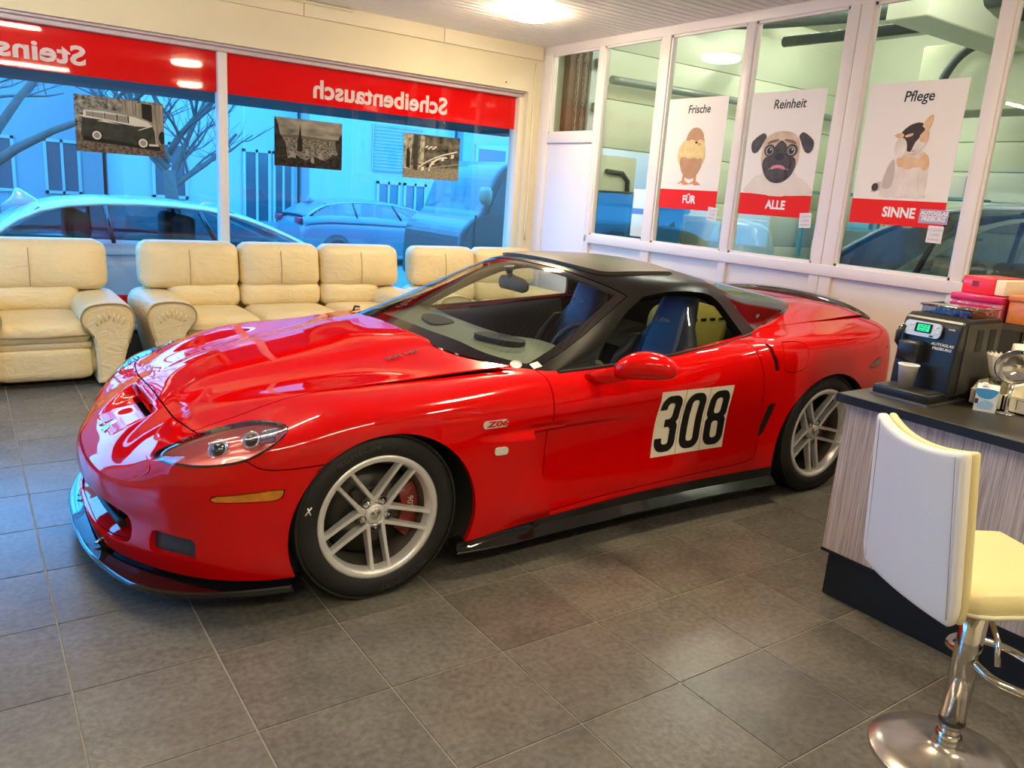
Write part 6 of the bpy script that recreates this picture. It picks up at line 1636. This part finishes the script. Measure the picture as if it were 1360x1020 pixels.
B().box(-.16, .16, -.195, .185, 0, .100, bev=.006).obj('tin_body', ORG, ot_); B().box(-.165, .165, -.20, .19, .095, .122, bev=.005).obj('tin_lid', pmat('tin_lid_orange', (.62, .16, .03), rough=.35, coat=.4), ot_)
pk = empty('paper_pack', (3.84, 1.345, 1.258), math.radians(10), 'loose orange and cream paper packs on the orange tin', 'paper')
B().box(-.13, .13, -.18, .13, 0, .03, bev=.004).obj('pack_sheet', pmat('pack_brown', (.50, .20, .05), rough=.5), pk); o = B().box(-.12, .10, -.15, .12, .031, .045, bev=.003).obj('pack_sheet', MATS['box_cream'], pk); o.rotation_euler.z = .25
# toaster-like dark appliance under the tins
ap = empty('black_appliance', (3.66, 1.33, .862), math.radians(-3), 'low dark brown appliance behind the paper cups', 'appliance')
o = B().box(-.12, .12, -.14, .16, 0, .145, bev=.025, seg=3).obj('appliance_body', pmat('appliance_brown', (.055, .035, .022), rough=.4), ap)
B().tube([(-.10, .10, .145), (-.11, .02, .175), (-.10, -.08, .150)], .008, 8).obj('appliance_handle', CUPM, ap)
B().lathe([(0, -.012), (.02, -.010), (.022, 0)], 20, center=(-.118, -.075, .06), axis='X').obj('appliance_knob', pmat('knob_orange', (.7, .16, .04), rough=.4), ap)
for k, (y, m_, lb) in enumerate(((1.175, pmat('sachet_green', (.10, .35, .06), rough=.5), 'green tea packet at the right picture edge'), (1.215, CUPM, 'white tea packet standing in the tea caddy'))):
    tag(B().box(-.012, .012, -.018, .018, 0, .12, bev=.003).obj('tea_packet', m_, None, (3.30, y, .869), (0, .06, .2)), lb, 'packet', 'tea packets')
# =================================================================== bar stool
sr = math.radians(-27.3)
ST = empty('bar_stool', (2.27, .875, 0), sr, 'white leather bar stool with chrome foot in front of the counter', 'stool')
STL = pmat('stool_white_leather', (.80, .78, .74), rough=.4, spec=.45, bump=.08, bscale=180)
STY = pmat('stool_seat_cream', (.80, .70, .36), rough=.42, spec=.45, bump=.08, bscale=180)
SCH = pmat('stool_chrome', (.72, .70, .66), rough=.10, metal=1.0)
# trumpet base
B().lathe([(0, 0), (.205, 0), (.208, .004), (.203, .009), (.15, .018), (.09, .028), (.055, .038), (.040, .046), (.034, .055), (.034, .06)], 56).obj('stool_base', pmat('base_chrome', (.80, .77, .75), rough=.20, metal=.85, noise=.4, nscale=9, col2=(.42, .38, .32)), ST)
B().tube([(0, 0, .055), (0, 0, .16)], .0300, 28).obj('column_outer', SCH, ST)
B().lathe([(.034, .055), (.036, .065), (.036, .085), (.030, .090)], 32).obj('column_collar', SCH, ST)
B().tube([(0, 0, .13), (0, 0, .56)], .0345, 28).obj('column_sleeve', SCH, ST)
B().lathe([(.0350, .122), (.0365, .128), (.0350, .136)], 28).obj('column_ring', pmat('ring_dark', (.1, .1, .1), rough=.3, metal=.8), ST)
# D-shaped foot rest
fr_ = smooth_poly([(.0, .034, .385), (.02, .10, .372), (.11, .155, .355), (.23, .12, .335), (.27, .0, .325), (.23, -.12, .335), (.11, -.155, .355), (.02, -.10, .372), (.0, -.034, .385)], 5, False)
B().tube([(x, y, z-.05) for x, y, z in fr_], .0115, 12).obj('foot_rest', SCH, ST)
B().tube([(-.06, -.06, .552), (-.10, -.17, .545), (-.122, -.225, .525), (-.130, -.250, .47)], .007, 10).obj('height_lever', SCH, ST)
B().box(-.10, .10, -.10, .10, .548, .560, bev=.003).obj('seat_plate', SCH, ST)
b = pillow(-.20, .20, -.205, .205, .565, .645, n=12, wr=.0, sag=.012); o = b.obj('seat_cushion', STY, ST)
b = B(); ring = rrect(-.20, .20, -.205, .205, .06, 6); b.tube([(x, y, .578) for x, y in ring], .007, 8, closed=True); b.obj('seat_piping', pmat('stool_piping', (.70, .66, .50), rough=.45), ST)
# backrest: tall curved shell, outer face white, front cream
def back_shell(d, mat_, nm, sgn):
    b = B(); rg = []
    for i in range(17):
        t = i/16; z = .540+.462*t
        hw = .202-.024*t+(-.016*(1-t/.10) if t < .10 else 0)
        row = []
        for k in range(15):
            s = -1+2*k/14; cur = .035*(s*s)
            zt = z+(.026*(s*s)-.026)*t*t
            x = -.222-.050*t+cur*.6
            row.append(b.bm.verts.new((x+d, hw*s+.009, zt)))
        rg.append(row)
    for i in range(16):
        for k in range(14): f = b.bm.faces.new((rg[i][k], rg[i][k+1], rg[i+1][k+1], rg[i+1][k])); f.smooth = True
    return b
o = back_shell(0, STL, 'b', 1).obj('backrest_shell', STL, ST); solidify(o, .034, 1.0); bevel_mod(o, .012, 3, 50)
o = back_shell(.012, STY, 'b', 1).obj('backrest_pad', STY, ST); solidify(o, .022, 0); bevel_mod(o, .008, 2, 50)
SEAMM = pmat('stitch', (.35, .30, .24), rough=.6)
for sg in (-1, 1): B().tube([(-.222-.050*t-.0350+.021*.72, sg*(.212-.027*t)*.86, .56+.425*t) for t in np.linspace(0, 1, 14)], .0012, 5).obj('back_stitch', SEAMM, ST)
# =================================================================== vinyl band and lettering on the shop window
def film(name, col, tr=.6):
    m = bpy.data.materials.new(name); m.use_nodes = True; nt = m.node_tree; nt.nodes.clear()
    out = nt.nodes.new('ShaderNodeOutputMaterial'); mx = nt.nodes.new('ShaderNodeMixShader'); mx.inputs[0].default_value = tr
    d = nt.nodes.new('ShaderNodeBsdfPrincipled'); d.inputs['Base Color'].default_value = (*col, 1); d.inputs['Roughness'].default_value = .03; d.inputs['Specular IOR Level'].default_value = .6
    t = nt.nodes.new('ShaderNodeBsdfTranslucent'); t.inputs['Color'].default_value = (*col, 1)
    nt.links.new(d.outputs[0], mx.inputs[1]); nt.links.new(t.outputs[0], mx.inputs[2]); nt.links.new(mx.outputs[0], out.inputs[0]); MATS[name] = m; return m
REDF = film('red_film', (.90, .004, .006), .45)
WHF = film('white_film', (.92, .84, .84), .45)
RBAND = pmat('poster_red', (.78, .022, .016), rough=.45, spec=.15)
def band(x0, x1, z0, z1, label):
    o = B().box(x0, x1, 7.1405, 7.1420, z0, z1).obj('window_film', REDF); return tag(o, label, 'window film', 'red films on the shop window')
b1 = band(-.45, 1.842, 2.172, 2.490, 'wide red film strip along the window top left of the mullion')
b2 = band(1.918, 4.845, 2.172, 2.490, 'wide red film strip along the window top right of the mullion')
b3 = band(-.45, 1.842, .262, .495, 'red film strip along the window foot behind the armchair')
b4 = band(1.918, 4.845, .262, .495, 'red film strip along the window foot behind the sofas')
def mirrored(txt, x_right, z, width, h, par, bold=.006):
    o = text_mesh('window_lettering', txt, .2, WHF, par, None, extrude=.0008, align='LEFT', bold=bold, spacing=1.02)
    xs = [v.co.x for v in o.data.vertices]; ys = [v.co.y for v in o.data.vertices]; w = max(xs)-min(xs); hh = max(ys)-min(ys); x0, y0 = min(xs), (min(ys)+max(ys))/2
    sx = (width/w) if width else None
    sy = h/hh; sx = sx or sy
    for v in o.data.vertices: v.co = (x_right-(v.co.x-x0)*sx, 7.1392-v.co.z, z+(v.co.y-y0)*sy)
    return w*sx/ sy, o
mirrored('Scheibentausch', 4.036, 2.306, 1.364, .162, b2)
mirrored('Steinschlag', .884, 2.290, 1.07, .185, b1)
# =================================================================== generic flat print helper
class Print:
    """flat picture: local coords (a right, b up) in metres from the lower left corner as seen from the room"""
    def __init__(s, name, origin, ax, nrm, w, h, label, cat, paper, group=None, t=.002):
        s.o, s.ax, s.n, s.w, s.h = Vector(origin), Vector(ax), Vector(nrm), w, h
        s.root = empty(name, origin, 0, label, cat, group); s.k = 0; s.t = t
        s.poly('paper', [(0, 0), (w, 0), (w, h), (0, h)], paper, sub=None)
    def poly(s, name, pts, mat_, smooth=0, sub='x', parent=None):
        if smooth: pts = smooth_poly(pts, smooth)
        pts = [(min(max(p_[0], 0), s.w), min(max(p_[1], 0), s.h)) for p_ in pts]
        s.k += 1; d0, d1 = (0, s.t) if s.k == 1 else (s.t*.5, s.t+.00035*s.k)
        b = B(); v0 = [b.bm.verts.new(s.ax*p[0]+Vector((0, 0, p[1]))+s.n*d0) for p in pts]; v1 = [b.bm.verts.new(s.ax*p[0]+Vector((0, 0, p[1]))+s.n*d1) for p in pts]
        b.bm.faces.new(v1); b.bm.faces.new(v0[::-1]); n = len(pts)
        for i in range(n): b.bm.faces.new((v0[i], v1[i], v1[(i+1) % n], v0[(i+1) % n]))
        o = b.obj(name, mat_, parent or s.root); return o
    def ell(s, name, ca, cb, ra, rb, mat_, rot=0.0, n=24):
        c, sn = math.cos(rot), math.sin(rot)
        return s.poly(name, [(ca+ra*math.cos(t)*c-rb*math.sin(t)*sn, cb+ra*math.cos(t)*sn+rb*math.sin(t)*c) for t in np.linspace(0, 2*math.pi, n, endpoint=False)], mat_)
    def text(s, name, txt, a, bb, size, mat_, shear=0.0, bold=0.0, sx=1.0, rot=0.0):
        s.k += 1
        ay = Vector((0, 0, 1)); ax = s.ax*math.cos(rot)+ay*math.sin(rot); ay2 = -s.ax*math.sin(rot)+ay*math.cos(rot)
        return text_mesh(name, txt, size, mat_, s.root, basis(s.ax*a+Vector((0, 0, bb))+s.n*(s.t+.0004*s.k), ax, ay2), extrude=.0003, shear=shear, bold=bold, sx=sx)
def sepia(name, c1, c2, scale, contrast=.2, stretch=(1, 1, 1), rough=.3):
    return pmat(name, c1, rough=rough, noise=1.0, nscale=scale, col2=c2, stretch=stretch)
WX_ = (1, 0, 0); WN = (0, -1, 0)
# ---- photo 1: old van
p = Print('photo_print', (.785, 7.136, 1.617), WX_, WN, .635, .418, 'sepia photo of an old van stuck to the left window pane', 'photo', sepia('photo_foliage', (.36, .34, .29), (.010, .009, .009), 34), 'sepia photos on the window')
DK = pmat('photo_dark', (.020, .020, .017), rough=.3); DK2 = pmat('photo_dark_green', (.055, .056, .045), rough=.3, noise=.5, nscale=15); LT = pmat('photo_light', (.56, .53, .45), rough=.3); MD = pmat('photo_mid', (.24, .225, .19), rough=.3)
GRD = sepia('photo_ground', (.20, .15, .11), (.03, .022, .018), 40); WDK = sepia('photo_boards', (.42, .37, .28), (.06, .05, .035), 9, stretch=(12, 1, .4))
p.poly('ground', [(0, 0), (.635, 0), (.635, .10), (0, .15)], GRD)
p.poly('boards', [(.35, .13), (.635, .09), (.635, .40), (.33, .40)], WDK)
p.poly('doorway', [(.475, .27), (.55, .265), (.55, .395), (.475, .40)], DK)
p.poly('shadow', [(.05, .085), (.60, .045), (.60, .075), (.05, .125)], DK)
p.poly('van_body', [(.035, .125), (.05, .255), (.10, .275), (.42, .232), (.55, .235), (.565, .19), (.57, .09), (.49, .07), (.30, .10), (.12, .105)], DK2, 0)
p.poly('van_top', [(.055, .255), (.06, .30), (.075, .318), (.20, .322), (.40, .30), (.51, .272), (.545, .232), (.42, .232)], LT)
p.poly('van_roof', [(.055, .308), (.075, .325), (.22, .328), (.42, .305), (.525, .272), (.52, .262), (.42, .290), (.20, .312)], MD)
for (a, c) in ((.078, .12), (.13, .20), (.215, .285), (.30, .365)): p.poly('van_window', [(a, .262-.06*a), (c, .262-.06*c), (c, .302-.03*c), (a, .302-.03*a)], MD)
for (a, c) in ((.122, .128), (.204, .212), (.288, .298), (.368, .378)): p.poly('van_pillar', [(a, .258-.06*a), (c, .258-.06*c), (c, .305-.03*c), (a, .305-.03*a)], DK)
p.poly('van_windscreen', [(.455, .235), (.52, .233), (.50, .268), (.458, .275)], LT)
p.poly('van_belt', [(.03, .262), (.42, .222), (.54, .226), (.54, .232), (.42, .234), (.03, .272)], LT)
p.poly('snow_patch', [(.15, .235), (.30, .225), (.32, .222), (.20, .245)], LT); p.poly('van_crease', [(.445, .19), (.55, .232), (.545, .240), (.45, .198)], LT)
for (a, bb, r) in ((.145, .128, .040), (.475, .098, .042)):
    p.ell('van_wheel', a, bb, r, r, DK); p.ell('van_whitewall', a, bb, r*.80, r*.80, LT); p.ell('van_hub', a, bb, r*.52, r*.52, MD)
p.poly('van_bumper', [(.52, .078), (.59, .082), (.59, .096), (.52, .094)], LT); p.ell('person_edge', .62, .15, .025, .05, DK)
# ---- photo 2: church tower over the roofs
p = Print('photo_print', (2.322, 7.136, 1.623), WX_, WN, .625, .412, 'sepia photo of a church tower above town roofs on the window', 'photo', sepia('photo_sky', (.34, .32, .27), (.09, .085, .07), 5, stretch=(1, 1, 3)), 'sepia photos on the window')
ROOFS = sepia('photo_roofs', (.27, .25, .21), (.010, .009, .008), 42, stretch=(1, 1, 1.6)); TREES = sepia('photo_trees', (.045, .040, .035), (.010, .008, .008), 30)
p.poly('horizon_hills', [(0, .10), (.625, .10), (.625, .265), (.45, .262), (.20, .275), (0, .26)], pmat('photo_hill', (.10, .09, .07), rough=.4))
p.poly('town', [(0, .02), (.625, .02), (.625, .245), (.40, .25), (0, .245)], ROOFS)
p.poly('tree_mass', [(0, .0), (.625, 0), (.625, .10), (.54, .13), (.46, .07), (.36, .10), (.28, .06), (.20, .10), (.12, .07), (.10, .20), (.05, .27), (.035, .35), (.01, .40), (0, .40)], TREES, 2)
p.poly('tree_right', [(.625, .08), (.625, .29), (.605, .30), (.59, .26), (.56, .25), (.575, .16)], TREES, 2)
p.poly('tower', [(.205, .135), (.205, .24), (.218, .255), (.229, .36), (.231, .362), (.242, .255), (.252, .24), (.252, .135)], DK)
for (a, bb, w_) in ((.14, .085, .05), (.28, .11, .03), (.40, .09, .04), (.33, .05, .03)): p.poly('gable', [(a, bb), (a+w_, bb-.01), (a+w_, bb+.025), (a+w_*.5, bb+.055), (a, bb+.03)], MD)
# ---- photo 3: street with arches and stair rail
p = Print('photo_print', (3.572, 7.136, 1.605), WX_, WN, .625, .415, 'sepia photo of stone arches and a curved railing on the window', 'photo', sepia('photo_street', (.16, .145, .11), (.012, .011, .010), 16), 'sepia photos on the window')
STN = sepia('photo_stone', (.46, .42, .33), (.09, .08, .06), 26); COB = sepia('photo_cobble', (.34, .30, .22), (.05, .045, .035), 60, stretch=(1, 1, 2.4))
p.poly('cobbles', [(0, 0), (.625, 0), (.625, .12), (.30, .11), (.16, .13), (0, .11)], COB)
p.poly('stone_pier', [(0, .09), (.08, .075), (.10, .41), (0, .415)], STN); p.poly('arch_opening', [(.035, .10), (.075, .09), (.075, .24), (.055, .28), (.035, .27)], DK, 1)
p.poly('stone_column', [(.11, .085), (.155, .075), (.16, .41), (.115, .41)], DK2); p.poly('wall_panel', [(.17, .14), (.22, .14), (.235, .40), (.185, .41)], STN)
rail = [(.17, .115), (.25, .165), (.35, .215), (.45, .25), (.60, .29)]
p.poly('stair_rail', rail+[(a, bb-.012) for a, bb in rail[::-1]], LT)
for k in range(7):
    a = .20+k*.055; z_ = float(interp(a, rail)); p.poly('stair_panel', [(a, z_-.060), (a+.030, z_-.052), (a+.030, z_-.016), (a, z_-.024)], LT if k % 2 == 0 else DK)
arc = [(.46+.20*math.cos(t)+.02, .085+.14*math.sin(t)) for t in np.linspace(math.pi, math.pi*.5, 9)]
p.poly('bridge_arch', arc+[(a+.012, bb-.014) for a, bb in arc[::-1]], LT)
p.poly('rail_lower', [(.25, .105), (.62, .17), (.62, .16), (.25, .095)], MD)
for k in range(8): p.ell('blossom', .245+.015*k, .30+.012*math.sin(k*2.1), .010, .007, LT)
# =================================================================== posters on the partition glass
PA = (0, -1, 0); PN = (-1, 0, 0)
PAPER = pmat('poster_paper', (.84, .80, .76), rough=.45, spec=.2); INK = pmat('poster_ink', (.018, .018, .020), rough=.4); WHT = pmat('poster_white', (.86, .84, .82), rough=.4)
def poster(y_left, label, title, word, shear):
    p = Print('poster', (5.046, y_left, 1.494), PA, PN, .645, .893, label, 'poster', PAPER, 'animal posters on the glass partition')
    p.poly('red_band', [(0, 0), (.645, 0), (.645, .160), (0, .160)], RBAND)
    p.text('title_lettering', title, .345, .800, .092, INK, shear=.12, bold=.0012, sx=.92)
    p.text('band_lettering', word, .345, .080, .088, WHT, bold=.0030, sx=.92)
    return p
# chick
p = poster(5.108, 'poster of a chick in an eggshell, leftmost of three', 'Frische', 'FÜR', 0)
_pp, _pe = p.poly, p.ell
p.poly = lambda nm, pts, m_, *a_: _pp(nm, [(.322+(x-.322)*1.28, y) for x, y in pts], m_, *a_)
p.ell = lambda nm, ca, cb, ra, rb, m_: _pe(nm, .322+(ca-.322)*1.28, cb, ra*1.28, rb, m_)
SHELL = pmat('egg_shell', (.55, .30, .16), rough=.5, noise=.25, nscale=10); CHK = pmat('chick_yellow', (.80, .62, .28), rough=.6, noise=.2, nscale=30); FEET = pmat('chick_feet', (.62, .27, .09), rough=.5)
for sg, a in ((-1, .27), (1, .37)):
    p.poly('leg', [(a-.012, .22), (a+.012, .22), (a+.008, .29), (a-.008, .29)], FEET)
    p.poly('foot', [(a-.055, .205), (a-.01, .215), (a+.0, .200), (a+.055, .206), (a+.018, .232), (a-.014, .232)], FEET)
p.ell('chick_body', .318, .445, .092, .14, CHK)
p.poly('egg_bottom', [(.225, .415), (.262, .425), (.30, .410), (.34, .420), (.378, .408), (.415, .412), (.405, .335), (.372, .275), (.320, .248), (.268, .275), (.235, .335)], SHELL, 3)
p.ell('chick_head', .335, .545, .062, .060, CHK)
p.poly('egg_cap', [(.262, .555), (.275, .615), (.315, .655), (.365, .650), (.400, .605), (.408, .552), (.385, .565), (.350, .552), (.310, .565)], SHELL, 3)
p.ell('eye', .345, .540, .009, .009, INK); p.poly('beak', [(.366, .540), (.398, .528), (.370, .512)], FEET)
# pug
p = poster(4.232, 'poster of a surprised pug dog, middle of three', 'Reinheit', 'ALLE', 0)
FUR = pmat('pug_fur', (.70, .56, .42), rough=.6, noise=.25, nscale=12, col2=(.52, .38, .27)); FURW = pmat('pug_white', (.78, .70, .62), rough=.6, noise=.12, nscale=8); BLKF = pmat('pug_black', (.030, .024, .022), rough=.5, noise=.5, nscale=20, col2=(.09, .07, .06)); TNG = pmat('pug_tongue', (.72, .22, .26), rough=.4); BRN = pmat('pug_brown', (.20, .11, .07), rough=.5)
p.poly('shoulders', [(.06, .162), (.08, .24), (.17, .30), (.45, .30), (.58, .25), (.62, .162)], FURW, 3)
p.poly('chest', [(.19, .165), (.20, .34), (.46, .34), (.47, .165)], FURW, 3)
p.poly('head', [(.165, .37), (.155, .47), (.175, .55), (.235, .598), (.325, .612), (.415, .598), (.470, .55), (.488, .47), (.480, .37), (.42, .29), (.325, .262), (.23, .29)], FUR, 3)
for sg in (-1, 1):
    e = [(.235*sg*.62, .575), (.30*sg*.60, .600), (.265*sg, .545), (.272*sg, .490), (.245*sg, .455), (.205*sg, .470), (.165*sg, .535)]
    p.poly('ear', [(.325+a, bb) for a, bb in e], BLKF, 3)
p.poly('mask', [(.175, .37), (.188, .415), (.225, .44), (.255, .47), (.285, .52), (.325, .545), (.365, .52), (.395, .47), (.425, .44), (.462, .415), (.472, .37), (.445, .30), (.385, .252), (.325, .240), (.262, .252), (.205, .30)], BLKF, 3)
for sg in (-1, 1):
    p.ell('eye_patch', .325+sg*.098, .475, .050, .045, BLKF); p.ell('eye_white', .325+sg*.098, .472, .033, .030, pmat('eye_pale', (.55, .45, .36), rough=.3)); p.ell('eye', .325+sg*.096, .472, .025, .025, INK); p.ell('eye_glint', .325+sg*.096+.008, .482, .006, .006, WHT)
    p.poly('brow_fold', [(.325+sg*.03, .555), (.325+sg*.10, .545), (.325+sg*.13, .52), (.325+sg*.09, .528), (.325+sg*.035, .54)], BRN, 2)
    p.poly('tooth', [(.325+sg*.075, .338), (.325+sg*.088, .338), (.325+sg*.082, .358)], WHT)
p.ell('muzzle', .325, .385, .105, .070, pmat('muzzle_grey', (.06, .048, .044), rough=.5)); p.ell('nose', .325, .430, .042, .026, INK)
p.poly('tongue', [(.258, .338), (.275, .362), (.325, .372), (.375, .362), (.392, .338), (.325, .348)], TNG, 3)
p.ell('chin', .325, .30, .085, .035, BLKF)
# cat
p = poster(3.262, 'poster of a calico kitten washing its face, rightmost of three', 'Pflege', 'SINNE', 0)
CW = pmat('cat_white', (.82, .76, .70), rough=.6, noise=.08, nscale=10, col2=(.66, .58, .52)); CO = pmat('cat_orange', (.68, .38, .17), rough=.6, noise=.3, nscale=14, col2=(.78, .58, .40)); CB = pmat('cat_black', (.055, .035, .025), rough=.6, noise=.4, nscale=20); CG = pmat('cat_shade', (.52, .45, .40), rough=.6)
p.poly('tail', [(.125, .215), (.15, .205), (.21, .235), (.20, .27), (.15, .265)], CG, 3); p.ell('tail_tip', .150, .238, .024, .026, CB)
p.poly('body', [(.20, .20), (.185, .25), (.20, .33), (.235, .42), (.30, .475), (.42, .475), (.475, .42), (.49, .33), (.49, .22), (.46, .185), (.30, .182)], CW, 3)
p.poly('side_shade', [(.20, .24), (.21, .34), (.25, .42), (.27, .33), (.26, .24)], CG, 3)
p.poly('flank_patch', [(.415, .455), (.47, .44), (.488, .37), (.455, .35), (.43, .39)], CO, 3); p.poly('chest_patch', [(.27, .42), (.33, .44), (.42, .42), (.44, .38), (.36, .355), (.29, .37)], CO, 3)
for a in (.30, .40): p.poly('fore_leg', [(a-.03, .19), (a+.045, .185), (a+.05, .21), (a+.035, .30), (a+.03, .36), (a-.02, .36), (a-.025, .26)], CW, 3)
for (a, w_) in ((.235, .05), (.335, .05), (.445, .055)): p.ell('paw', a, .195, w_, .018, CW)
p.poly('head', [(.255, .52), (.265, .575), (.315, .62), (.385, .64), (.435, .615), (.455, .555), (.44, .50), (.39, .455), (.33, .445), (.28, .47)], CW, 3)
p.poly('head_patch', [(.268, .565), (.315, .622), (.385, .642), (.425, .615), (.41, .565), (.375, .52), (.355, .465), (.325, .475), (.315, .52)], CB, 3)
p.poly('cheek_patch', [(.40, .565), (.44, .60), (.455, .555), (.44, .52), (.405, .53)], CO, 3); p.poly('brow_patch', [(.305, .565), (.35, .578), (.35, .563), (.31, .552)], CO, 2)
p.poly('ear', [(.405, .618), (.425, .660), (.455, .688), (.462, .655), (.448, .600)], CO, 2); p.poly('ear', [(.228, .565), (.275, .582), (.295, .560), (.265, .545)], CO, 2)
p.poly('raised_paw', [(.245, .50), (.262, .545), (.300, .545), (.325, .505), (.322, .455), (.295, .425), (.255, .44)], CW, 3)
p.ell('nose', .372, .468, .012, .008, pmat('cat_pink', (.70, .38, .34), rough=.5)); p.poly('muzzle_shade', [(.345, .452), (.39, .450), (.375, .444)], CG)
# ---- small stickers
SQ = pmat('sticker_white_matt', (.78, .76, .78), rough=.5); GR = pmat('sticker_grey_ink', (.42, .42, .45), rough=.5)
def clean(y, z, label, rot):
    p = Print('sticker', (5.044, y, z), PA, PN, .098, .105, label, 'sticker', SQ, 'small white stickers on the posters')
    for k, tx in enumerate(('CLEAN', 'CARS', 'FREIBURG')): p.text('sticker_lettering', tx, .049, .080-.030*k, .028 if k < 2 else .018, GR, sx=1.0)
    p.root.rotation_euler = (rot, 0, 0); return p
clean(4.545, 1.425, 'white square sticker at the lower corner of the chick poster', .09)
clean(3.655, 1.425, 'white square sticker at the lower corner of the pug poster', -.06)
clean(2.705, 1.405, 'white square sticker below the cat poster', .02)
p = Print('sticker', (5.0425, 2.775, 1.520), PA, PN, .185, .088, 'lilac firm sticker across the red band of the cat poster', 'sticker', pmat('sticker_lilac', (.42, .34, .50), rough=.4))
p.text('sticker_lettering', 'AUTOGLAS', .093, .064, .034, WHT, shear=.15, bold=.0012, sx=1.0); p.text('sticker_lettering', 'FREIBURG', .093, .026, .034, WHT, shear=.15, bold=.0012, sx=1.0)
p.poly('sticker_line', [(.01, .043), (.175, .043), (.175, .048), (.01, .048)], WHT)

# matt prints
for n_, m_ in MATS.items():
    if n_.startswith('photo_'):
        bs = m_.node_tree.nodes.get('Principled BSDF')
        bs.inputs['Roughness'].default_value = .6; bs.inputs['Specular IOR Level'].default_value = .06
